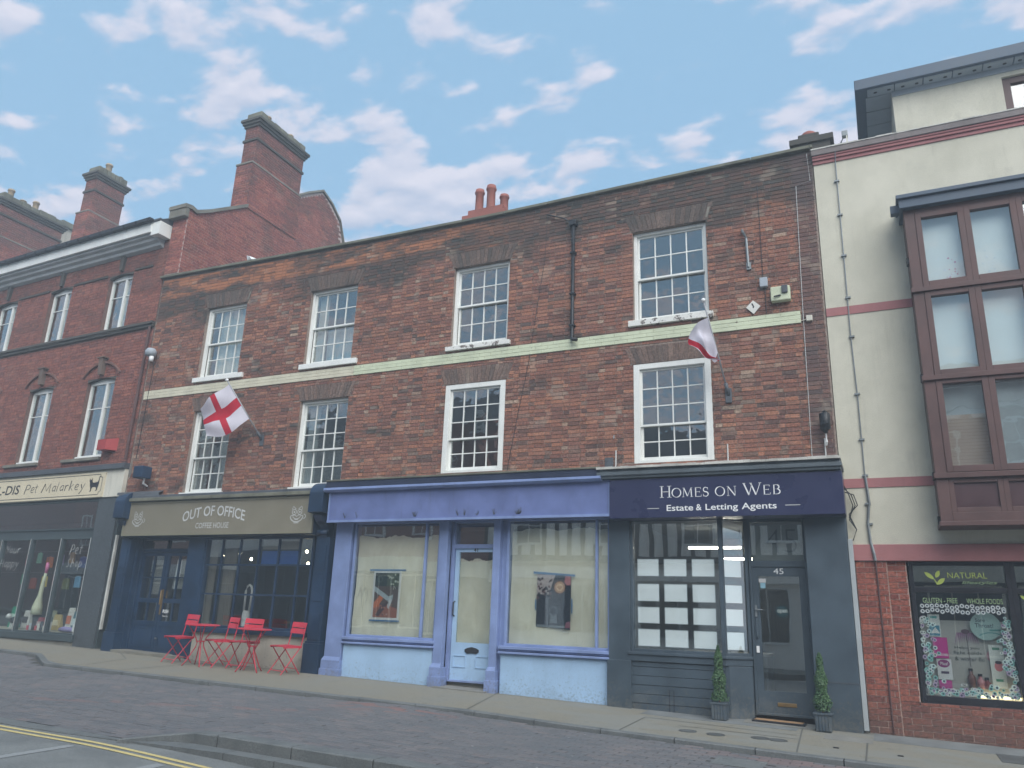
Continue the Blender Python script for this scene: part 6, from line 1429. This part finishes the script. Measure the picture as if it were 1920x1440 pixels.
# litter specks
rg = random.Random(12); m = MB()
for k in range(40):
    x = rg.uniform(-10, 1); y = rg.uniform(-5.2, -.6); r = rg.uniform(.008, .02); z = (lane_z(x, y) if y < kerb_y(x) else gz(x, y))+.007
    m.add([(x+r*math.cos(a*1.257), y+r*math.sin(a*1.257)*.8, z) for a in range(5)], [(0, 1, 2, 3, 4)])
m.build('litter_specks', paint('pale_litter', (.45, .45, .43, 1), .9), None, kind='stuff')
# ------------------------------------------------------------------ net curtains behind the sashes
def netcurt(x0, x1, z0, z1, y, lab, mat=CURT, amp=.02, fr=9):
    m = MB(); n = 50; vs = []
    for z in (z0, z1): vs += [(x0+(x1-x0)*i/n, y+amp*math.sin(i*.9)+amp*.6*math.sin(i*2.3), z) for i in range(n+1)]
    m.add(vs, [(i, i+1, n+2+i, n+1+i) for i in range(n)]); m.build('curtain', mat, None, label=lab, cat='curtain', smooth=True)
netcurt(-13.3, -12.4, 6.2, 7.8, .26, 'cream net curtain filling the top left sash window of the terrace')
netcurt(-10.50, -10.28, 6.2, 7.8, .26, 'pale curtain at the left edge of the second top floor sash'); netcurt(-10.25, -9.4, 6.2, 6.95, .3, 'pale half curtain in the lower part of the second top floor sash', paint('pale_blue_curtain', (.30, .36, .40, 1), .9))
netcurt(-13.4, -13.1, 3.6, 5.35, .26, 'grey curtain in the lower left sash behind the flag', paint('grey_curtain', (.26, .27, .28, 1), .9)); netcurt(-12.8, -12.4, 3.6, 4.9, .28, 'grey curtain at the right of the sash behind the flag', MATS['grey_curtain'])
netcurt(-10.45, -10.2, 3.6, 5.35, .26, 'grey curtain at the left of the sash above the coffee sign', MATS['grey_curtain'])
def lcurt(x0, x1, z0, z1, lab):
    m = MB(); n = 30; vs = []
    for z in (z0, z1): vs += [(x0+(x1-x0)*i/n, .3+.02*math.sin(i*.9), z) for i in range(n+1)]
    m.add(vs, [(i, i+1, n+2+i, n+1+i) for i in range(n)]); o = m.build('curtain', CURT, None, label=lab, cat='curtain', smooth=True, local=True); o.matrix_world = LM
lcurt(-1.85, -1.25, 7.8, 9.1, 'net curtain in the upper casement nearest the terrace'); lcurt(-4.15, -3.95, 7.8, 9.1, 'narrow net curtain in the second upper casement'); lcurt(-4.2, -3.9, 4.6, 6.3, 'net curtain in the lower casement over the pet shop name'); lcurt(-6.6, -6.3, 7.8, 9.1, 'net curtain in the upper casement at the left edge')
lb2 = thing('table_lamp', 'dark figurine standing on the sill inside the lower casement near the red alarm box', 'figurine', (-15.2, 0, 0), rot=(0, 0, R(-2.5))); MB().lathe([(.05, 0), (.06, .1), (.03, .22), (.05, .3), (.01, .36)], (-1.75, .24, 4.66), 10).build('figure', INK, lb2, local=True, smooth=True)
lb2.name = 'figurine'

# ------------------------------------------------------------------ things fixed to the facades
def mk(name, lab, cat, loc): return thing(name, lab, cat, loc)
t = mk('rainwater_pipe', 'black downpipe ending in a shoe over the green-white band', 'pipe', (-4.6, -.05, 5.9)); MB().tube([(-5.15, -.05, 8.50), (-4.80, -.06, 8.35), (-4.62, -.06, 8.20)], .012, 6).build('feed', BLACK, t); MB().tube([(-4.61, -.06, 8.22), (-4.61, -.06, 6.0), (-4.60, -.08, 5.95), (-4.50, -.12, 5.92)], .032, 10).build('pipe', BLACK, t, smooth=True)
MB().box(-4.68, -4.54, -.11, 0, 8.16, 8.26).build('hopper', BLACK, t, bevel=.01)
for z in (7.6, 6.8, 6.2): MB().box(-4.66, -4.56, -.10, .0, z, z+.03).build('bracket', BLACK, t)
t = mk('wall_bracket', 'long rusty pale iron bracket high on the brick right of the last sash', 'bracket', (-1.6, -.05, 6.8)); MB().tube([(-1.66, -.02, 7.52), (-1.63, -.10, 7.42), (-1.60, -.04, 7.35), (-1.59, -.03, 6.84)], .022, 6).build('arm', IRON, t); MB().box(-1.62, -1.55, -.03, 0, 6.80, 6.92).build('plate', IRON, t)
t = mk('junction_box', 'small grey-green junction box on the brick beside the alarm siren', 'junction box', (-1.37, -.04, 6.44)); MB().box(-1.43, -1.31, -.07, 0, 6.45, 6.61).build('box', SOFFIT, t, bevel=.01); MB().tube([(-1.36, -.015, 6.45), (-1.36, -.015, 6.0)], .006, 5).build('lead', BLACK, t); MB().tube([(-1.38, -.015, 6.61), (-1.38, -.015, 8.3)], .006, 5).build('upper_lead', BLACK, t)
t = mk('alarm_siren', 'square cream alarm siren box with a dark hood near the top right of the brickwork', 'alarm box', (-1.12, -.1, 6.15)); MB().box(-1.27, -.98, -.12, 0, 6.16, 6.40).build('case', BANDR, t, bevel=.015); MB().box(-1.10, -1.01, -.15, -.12, 6.27, 6.40).build('hood', LEAD, t, bevel=.01); MB().tube([(-1.12, -.13, 6.24), (-1.22, -.15, 6.22)], .012, 6).build('lock', INK, t)
t = mk('diamond_plaque', 'small white diamond shaped sign just above the pale band', 'sign', (-1.55, -.02, 6.03)); MB().prism([(-1.66, 6.14), (-1.55, 6.02), (-1.44, 6.14), (-1.55, 6.25)], 'y', -.035, -.005).build('plate', OLDWHITE, t); m = MB(); ribbon(m, [(-1.57, 6.20), (-1.545, 6.14), (-1.555, 6.12)], .022, -.0365); m.build('mark', INK, t)
t = mk('cable_block', 'little white cable block on the brick at the end of the band', 'junction box', (-.73, -.03, 5.8)); MB().box(-.78, -.69, -.06, 0, 5.79, 5.88).build('block', WBOARD, t, bevel=.008); MB().tube([(-1.0, -.012, 5.78), (-.78, -.02, 5.83)], .006, 5).build('lead', WBOARD, t)
t = mk('security_light', 'black oval bulkhead lamp on a white stem above the right end of the navy sign', 'lamp', (-.63, -.1, 3.9)); m = MB(); m.tube([(-.63, -.12, 4.32), (-.63, -.15, 4.28), (-.63, -.15, 4.06), (-.63, -.12, 4.01)], [.03, .075, .075, .03], 14); m.build('lamp_body', BLACK, t, smooth=True); MB().tube([(-.63, -.12, 4.02), (-.63, -.10, 3.88), (-.64, -.06, 3.84)], .016, 8).build('stem', LETW, t)
for (x, lab) in ((-3.83, 'left end of the estate agent flashing'), (-2.05, 'right of the lowest right sash window'), (-.66, 'right end of the estate agent flashing')):
    t = mk('cable_clip', 'short white vertical cable stub at the '+lab, 'cable', (x, -.05, 3.6)); MB().tube([(x, -.02, 3.95), (x, -.03, 3.7), (x-.03, -.05, 3.6)], .011, 6).build('stub', LETS, t)
t = mk('grey_vent', 'small square grey vent in the brick above the lilac fascia end', 'vent', (-3.95, 0, 3.65)); MB().box(-4.02, -3.88, -.02, .0, 3.66, 3.84).build('grille', LEAD, t, bevel=.004)
MB().tube([(-3.86, -.03, 4.2), (-3.86, -.05, 4.14)], .012, 6).build('wall_eye', IRON, None, label='tiny metal eye in the brick left of the lowest right sash', cat='wall eye')
t = mk('wall_cable', 'thin pale cable running down the bricks near the right end of the terrace', 'cable', (-.8, -.02, 3.6)); MB().tube([(-.58, -.015, 8.7), (-.56, -.015, 8.2), (-.78, -.015, 8.15), (-.82, -.015, 6.0), (-.85, -.015, 3.65)], .005, 5).build('cable', LETS, t)
t = mk('crack_cable', 'dark wavering cable slanting down the brickwork between the last two sashes', 'cable', (-5.4, -.02, 3.7)); MB().tube([(-5.15, -.012, 8.5), (-5.18, -.014, 7.6), (-5.36, -.014, 6.3), (-5.45, -.014, 5.6), (-5.62, -.014, 4.7), (-5.80, -.014, 3.65)], .0045, 5).build('cable', BLACK, t)
t = mk('white_floodlight', 'small white lamp perched on the parapet in front of the gable wall', 'lamp', (-12.5, 0, 8.9)); m = MB(); m.add([(-12.60, .0, 9.0), (-12.46, -.05, 8.93), (-12.40, .1, 8.93), (-12.58, .12, 9.02), (-12.56, .0, 8.87), (-12.42, -.02, 8.87), (-12.42, .1, 8.87), (-12.56, .1, 8.87)], [(0, 1, 2, 3), (4, 5, 1, 0), (5, 6, 2, 1), (6, 7, 3, 2), (7, 4, 0, 3)]); m.build('lamp_head', LETW, t)
t = mk('bulkhead_lamp', 'round grey lamp with a white base at the join of the two brick buildings', 'lamp', (-15.0, -.1, 6.6)); m = MB(); m.lathe([(.05, 0), (.12, .03), (.13, .12), (.09, .19), (.02, .21)], (-15.0, -.14, 6.78), 14); m.build('shade', SOFFIT, t, smooth=True); MB().lathe([(.05, 0), (.055, .12)], (-14.95, -.14, 6.66), 12).build('lamp_base', LETW, t, smooth=True); MB().tube([(-14.97, -.03, 6.66), (-15.02, -.02, 4.4)], .007, 5).build('lead', BLACK, t)
t = mk('projecting_sign', 'small oval cream projecting sign with a dark bracket between the pet shop and coffee shop', 'sign', (-14.6, -.3, 3.9)); m = MB(); m.lathe([(.0, 0), (.17, 0), (.19, .01), (.19, .05), (.17, .06), (.0, .06)], (0, 0, 0), 22)
m.v = [(-14.62+v[0]*.55-v[2]*.7, -.42+v[2]*.5-v[0]*.62, 4.08+v[1]*.98) for v in m.v]; m.build('sign_face', WBOARD, t); MB().box(-14.62, -14.34, -.36, -.10, 3.90, 4.16).build('dark_box', BLUE, t, bevel=.02); MB().tube([(-14.42, -.2, 3.92), (-14.46, -.18, 3.80), (-14.48, -.05, 3.76)], .022, 8).build('arm', LETW, t)

# flags
def flag(lab, A, B, C, D, mt, mb_, base, tip, folds, seed):
    t = thing('wall_flag', lab, 'flag', base)
    bv, tv = Vector(base), Vector(tip)
    MB().tube([bv, tv], .014, 8).build('pole', paint('grey_pole', (.30, .31, .33, 1), .4), t, smooth=True)
    MB().lathe([(.01, -.03), (.032, -.01), (.032, .02), (.01, .035)], tip, 12).build('finial', LETW, t, smooth=True)
    m = MB(); m.box(base[0]-.05, base[0]+.05, base[1]-.01, base[1]+.02, base[2]-.14, base[2]+.10); m.build('bracket_plate', LEAD, t, bevel=.01)
    d = (tv-bv).normalized(); MB().tube([bv-d*.02, bv+d*.18], .03, 10).build('socket', LEAD, t, smooth=True)
    nu, nv = 44, 30; vs = []; uv = []
    A, B, C, D, M1, M2 = map(Vector, (A, B, C, D, mt, mb_))
    for j in range(nv+1):
        v = j/nv
        for i in range(nu+1):
            u = i/nu
            top = A*(1-u)**2+M1*2*u*(1-u)+C*u*u; bot = B*(1-u)**2+M2*2*u*(1-u)+D*u*u
            p = bot.lerp(top, v)
            k = min(1, u*3)
            w = folds*(math.sin(u*7+v*3.5+seed)*.6+math.sin(v*9-u*4+seed*2)*.45+math.sin(u*15+v*11)*.12)
            p = p+Vector((.45, -.85, .2))*w*k; vs.append(p); uv.append((u, v))
    fs = [(j*(nu+1)+i, j*(nu+1)+i+1, (j+1)*(nu+1)+i+1, (j+1)*(nu+1)+i) for j in range(nv) for i in range(nu)]
    m = MB(); m.add(vs, fs); o = m.build('flag_cloth', FLAG, t, smooth=True)
    ul = o.data.uv_layers.new(name='UVMap')
    for l in o.data.loops: ul.data[l.index].uv = (uv[l.vertex_index] if seed < 2 else (uv[l.vertex_index][0]*.64, .63+uv[l.vertex_index][1]*.37))
flag('white flag with a red cross flying spread out from a pole over the coffee shop', (-11.87, -.66, 5.66), (-11.58, -.26, 5.02), (-12.44, -.78, 5.16), (-12.20, -.72, 4.58), (-12.02, -.95, 5.36), (-11.74, -.60, 4.52), (-11.41, -.02, 4.62), (-11.90, -.70, 5.74), .07, 1.0)
flag('white flag with a red cross hanging limp and gathered from its pole at the right', (-2.15, -.58, 5.84), (-2.08, -.33, 5.34), (-2.40, -.68, 5.36), (-2.0, -.56, 5.09), (-2.52, -.75, 5.62), (-2.16, -.42, 5.08), (-2.0, -.02, 4.74), (-2.20, -.70, 6.08), .10, 2.3)

# ------------------------------------------------------------------ bistro chairs and tables
def bistro_chair(label):
    t = thing('bistro_chair', label, 'chair', (0, 0, 0), group='red folding chairs outside the coffee shop', rot=(0, 0, 0))
    L = dict(local=True)
    for s in (-1, 1):
        x = s*.185
        MB().tube([(x, -.19, .0), (x, .17, .45)], .009, 6).build('leg', REDM, t, **L)                       # front foot to rear of seat
        MB().tube([(x*.93, .20, .0), (x*.93, -.16, .45)], .009, 6).build('leg', REDM, t, **L)
        MB().tube([(x, .17, .45), (x, .205, .62), (x, .24, .84)], .009, 6).build('back_post', REDM, t, **L)
    for k in range(5): MB().box(-.20, .20, -.19+k*.076, -.19+k*.076+.066, .452, .464).build('seat_slat', REDM, t, **L)
    MB().box(-.2, -.185, -.19, .18, .43, .452).build('seat_rail', REDM, t, **L); MB().box(.185, .2, -.19, .18, .43, .452).build('seat_rail', REDM, t, **L)
    for z, y in ((.66, .205), (.765, .225)):
        m = MB(); n = 6; vs = []
        for i in range(n+1):
            x = -.2+.4*i/n; b = .025*(1-(2*i/n-1)**2); vs += [(x, y+b-.008, z), (x, y+b+.012, z+.085)]
        vs2 = [(v[0], v[1]+.012, v[2]) for v in vs]; q = len(vs)
        fs = [(2*i, 2*i+2, 2*i+3, 2*i+1) for i in range(n)]+[(q+2*i+1, q+2*i+3, q+2*i+2, q+2*i) for i in range(n)]+[(2*i+1, 2*i+3, q+2*i+3, q+2*i+1) for i in range(n)]+[(2*i, q+2*i, q+2*i+2, 2*i+2) for i in range(n)]+[(0, 1, q+1, q), (2*n, q+2*n, q+2*n+1, 2*n+1)]
        m.add(vs+vs2, fs); m.build('back_slat', REDM, t, **L)
    MB().tube([(-.185, -.15, .06), (.185, -.15, .06)], .007, 6).build('stretcher', REDM, t, **L); MB().tube([(-.172, .13, .09), (.172, .13, .09)], .007, 6).build('stretcher', REDM, t, **L)
    return t
def gtilt(x, y): return math.atan(.0239)
ch0 = bistro_chair('red slatted folding chair at the left, in front of the coffee shop doors')
spots = [(-12.10, -.74, -12, 'red slatted folding chair at the left, in front of the coffee shop doors'), (-11.12, -.70, -22, 'red folding chair just right of the left bistro table, turned towards it'),
         (-10.66, -.58, 8, 'red folding chair between the two tables, its back partly behind the right tabletop'), (-9.62, -.66, -14, 'red folding chair at the right end beside the dark blue pilaster')]
for i, (x, y, a, lab) in enumerate(spots):
    c = ch0 if i == 0 else copy_tree(ch0); c['label'] = lab; c.location = (x, y, gz(x, y)+.004); c.rotation_euler = (R(1.1), R(1.37), R(a))
def bistro_table(label):
    t = thing('bistro_table', label, 'table', (0, 0, 0), group='round red bistro tables outside the coffee shop', rot=(0, 0, 0)); L = dict(local=True)
    MB().lathe([(.285, .0), (.30, .004), (.30, .014), (.29, .018)], (0, 0, .695), 36).build('table_top', REDM, t, smooth=False, **L)
    for k in range(4):
        a = R(45+90*k); c, s = math.cos(a), math.sin(a)
        MB().tube([(c*.24, s*.24, .695), (c*.17, s*.17, .60), (c*.09, s*.09, .48), (c*.055, s*.055, .40), (c*.07, s*.07, .32), (c*.20, s*.20, .08), (c*.26, s*.26, .0)], .010, 8).build('leg', REDM, t, smooth=True, **L)
    P = [(.075*math.cos(2*math.pi*k/16), .075*math.sin(2*math.pi*k/16), .42) for k in range(17)]; MB().tube(P, .008, 6).build('collar_ring', REDM, t, **L)
    return t
tb = bistro_table('round red bistro table nearest the coffee shop doors')
for i, (x, y, a, lab) in enumerate([(-11.44, -.86, 10, 'round red bistro table nearest the coffee shop doors'), (-10.22, -.86, 30, 'round red bistro table nearest the vacant shop')]):
    c = tb if i == 0 else copy_tree(tb); c['label'] = lab; c.location = (x, y, gz(x, y)+.003); c.rotation_euler = (R(1.1), R(1.37), R(a))

# ------------------------------------------------------------------ clipped trees, mat
def topiary(x, y, lab, seed):
    z0 = gz(x, y)+.004; t = thing('topiary_planter', lab, 'potted tree', (x, y, z0), group='clipped trees beside the estate agent door')
    m = MB(); w = .105; m.add([(x-w*.88, y-w*.88, z0), (x+w*.88, y-w*.88, z0), (x+w*.88, y+w*.88, z0), (x-w*.88, y+w*.88, z0), (x-w, y-w, z0+.215), (x+w, y-w, z0+.215), (x+w, y+w, z0+.215), (x-w, y+w, z0+.215)], [(0, 1, 5, 4), (1, 2, 6, 5), (2, 3, 7, 6), (3, 0, 4, 7), (4, 5, 6, 7)])
    m.box(x-w-.012, x+w+.012, y-w-.012, y+w+.012, z0+.20, z0+.225)
    for k in range(-2, 3): m.box(x+k*.038-.014, x+k*.038+.014, y-w-.003, y-w+.02, z0+.01, z0+.2)
    m.build('planter', GREY, t, bevel=.004)
    MB().tube([(x, y, z0+.2), (x, y, z0+.32)], .014, 7).build('trunk', TERRA, t)
    rg = random.Random(seed); m = MB(); H = .72
    for i in range(3400):
        h = rg.random()**.85; r = (.112*(1-h)**.55*(.9+.18*math.sin(h*17+seed)))*rg.uniform(.72, 1.08); a = rg.uniform(0, 6.283)
        c = Vector((x+r*math.cos(a), y+r*math.sin(a), z0+.24+h*H)); s = rg.uniform(.009, .018)
        n = Vector((math.cos(a)+rg.gauss(0, .6), math.sin(a)+rg.gauss(0, .6), rg.gauss(.3, .6))).normalized(); q = n.orthogonal().normalized(); q = Matrix.Rotation(rg.uniform(0, 6.28), 3, n) @ q; b = n.cross(q)
        m.add([c-q*s, c+b*s*.6, c+q*s, c-b*s*.6], [(0, 1, 2, 3)])
    m.build('foliage', LEAF, t)
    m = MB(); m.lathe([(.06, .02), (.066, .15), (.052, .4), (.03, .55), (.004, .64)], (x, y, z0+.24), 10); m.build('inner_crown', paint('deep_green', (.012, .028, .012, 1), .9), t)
topiary(-2.25, -.37, 'slim clipped cone tree in a grey planter left of the estate agent door', 1)
topiary(-.93, -.37, 'slim clipped cone tree in a grey planter right of the estate agent door', 5)
mt = thing('doormat', 'tan coir doormat with a dark border before the estate agent door', 'doormat', (-1.5, .0, .04))
zf = lambda x, y: gz(x, -.1)+.03
m = MB(); q = [(-1.86, -.23), (-1.18, -.23), (-1.18, .06), (-1.86, .06)]; m.add([(a, b, zf(a, b)-.02) for a, b in q]+[(a, b, zf(a, b)) for a, b in q], [(0, 1, 5, 4), (1, 2, 6, 5), (2, 3, 7, 6), (3, 0, 4, 7), (4, 5, 6, 7)]); m.build('border', INK, mt)
m = MB(); q = [(-1.83, -.20), (-1.21, -.20), (-1.21, .03), (-1.83, .03)]; m.add([(a, b, zf(a, b)+.005) for a, b in q], [(0, 1, 2, 3)]); m.build('coir_pad', COIR, mt)

# ------------------------------------------------------------------ across the street (seen in the glass)
def opp_window(par, x0, x1, z0, z1, y, cols=2, rows=2, mat=WHITE):
    m = MB(); frame(m, x0, x1, z0, z1, .08, y-.02, y+.03)
    for i in range(1, cols): m.box(x0+(x1-x0)*i/cols-.015, x0+(x1-x0)*i/cols+.015, y-.01, y+.02, z0, z1)
    for i in range(1, rows): m.box(x0, x1, y-.01, y+.021, z0+(z1-z0)*i/rows-.02, z0+(z1-z0)*i/rows+.02)
    w = m.build('window', mat, par); MB().box(x0+.08, x1-.08, y-.05, y-.03, z0+.08, z1-.08).build('pane', paint('dark_window', (.03, .04, .05, 1), .08, .1), w); return w
OY = -17.2
def opp(name, lab, x0, x1, h, wallm, floors, winz, roofm=TILE, win=1.0, step=2.4, shop=None):
    t = thing(name, lab, 'building', ((x0+x1)/2, OY-4, 0))
    MB().box(x0, x1, OY-8, OY, -.4, h).build('wall', wallm, t); m = MB(); m.prism([(OY-8.3, h), (OY-4, h+2.4), (OY+.3, h)], 'x', x0, x1); m.build('roof', roofm, t)
    MB().box(x0, x1, OY, OY+.25, h-.25, h).build('eaves', WHITE, t)
    for (a, b) in winz:
        x = x0+1.0
        while x+win < x1-.4: opp_window(t, x, x+win, a, b, OY+.02); x += step
    if shop:
        MB().box(x0+.1, x1-.1, OY, OY+.35, 2.9, 3.5).build('fascia', shop, t); MB().box(x0+.05, x1-.05, OY, OY+.02, -.2, 2.9).build('shopfront', INTD, t)
        x = x0+.4
        while x+2.2 < x1: opp_window(t, x, x+2.2, .6, 2.8, OY+.03, 3, 1, shop); x += 2.6
    return t
opp('brick_townhouse', 'red brick townhouse across the street opposite the pet shop', -46, -31, 10, B_far, 3, [(4.5, 6.3), (7.5, 9.0)], shop=paint('opp_white', (.6, .6, .57, 1)))
opp('rendered_townhouse', 'white rendered house with dark windows opposite the coffee shop', -31, -21.5, 9.2, paint('opp_render', (.78, .78, .72, 1), .9, .2), 3, [(4.1, 5.9), (6.9, 8.3)], shop=paint('opp_black', (.03, .035, .04, 1)), step=2.1)
opp('brick_townhouse', 'red brick row with small white windows opposite the vacant shop', -21.5, -14.6, 9.6, B_far, 3, [(4.4, 6.0), (7.0, 8.4)], shop=paint('opp_cream', (.55, .52, .42, 1)))
opp('brick_townhouse', 'brick building across the street opposite the health shop', -2.0, 16, 8.4, B_far, 3, [(4.2, 5.8), (6.4, 7.8)], shop=paint('opp_cream2', (.50, .47, .38, 1)))
def tudor():
    t = thing('timber_framed_house', 'white and black half-timbered house across the street opposite the estate agents', 'building', (-8.3, OY-4, 0))
    x0, x1 = -14.6, -2.0; PL = paint('lime_plaster', (.82, .80, .74, 1), .9, .1); BM = paint('black_oak_beam', (.018, .016, .015, 1), .7, .3)
    MB().box(x0, x1, OY-8, OY, -.4, 3.4).build('ground_floor', PL, t); MB().box(x0, x1, OY-8, OY+.4, 3.4, 6.6).build('jettied_floor', PL, t)
    m = MB(); m.prism([(OY-8, 6.6), (OY-4, 9.6), (OY+.7, 6.6)], 'x', x0, x1); m.build('roof', TILE, t)
    x = x0; k = 0
    m = MB(); m.box(x0, x1, OY+.4, OY+.46, 3.4, 3.62); m.box(x0, x1, OY+.4, OY+.46, 6.35, 6.6); m.box(x0, x1, OY+.4, OY+.45, 5.5, 5.62); m.build('rail', BM, t)
    while x < x1:
        MB().box(x, x+.16, OY+.4, OY+.45, 3.62, 6.35).build('stud', BM, t); x += .52
    for a in (-13.2, -9.9, -6.6, -3.9): opp_window(t, a, a+1.2, 4.0, 5.5, OY+.47, 2, 2)
    MB().box(x0, x1, OY, OY+.3, 2.75, 3.2).build('fascia', PL, t)
    for a in (-14.2, -11.3, -8.4, -5.5): opp_window(t, a, a+2.3, .7, 2.6, OY+.03, 3, 1)
tudor()
MB().box(-60, -46, OY-8, OY, -.4, 9).build('brick_townhouse', B_far, None, label='plain brick end of the row across the street beyond the pet shop', cat='building')

# ------------------------------------------------------------------ haze volume added to lift the darks like lens veil
def haze():
    m = bpy.data.materials.new('veil_haze'); m.use_nodes = True; N = m.node_tree.nodes; N.clear(); o = N.new('ShaderNodeOutputMaterial'); v = N.new('ShaderNodeVolumePrincipled')
    v.inputs['Color'].default_value = (.78, .90, 1, 1); v.inputs['Density'].default_value = .0072; v.inputs['Anisotropy'].default_value = 0.0
    m.node_tree.links.new(v.outputs[0], o.inputs['Volume'])
    MB().box(-92, 92, -92, 92, -2.6, 18.5).build('haze', m, None, kind='stuff')
haze()
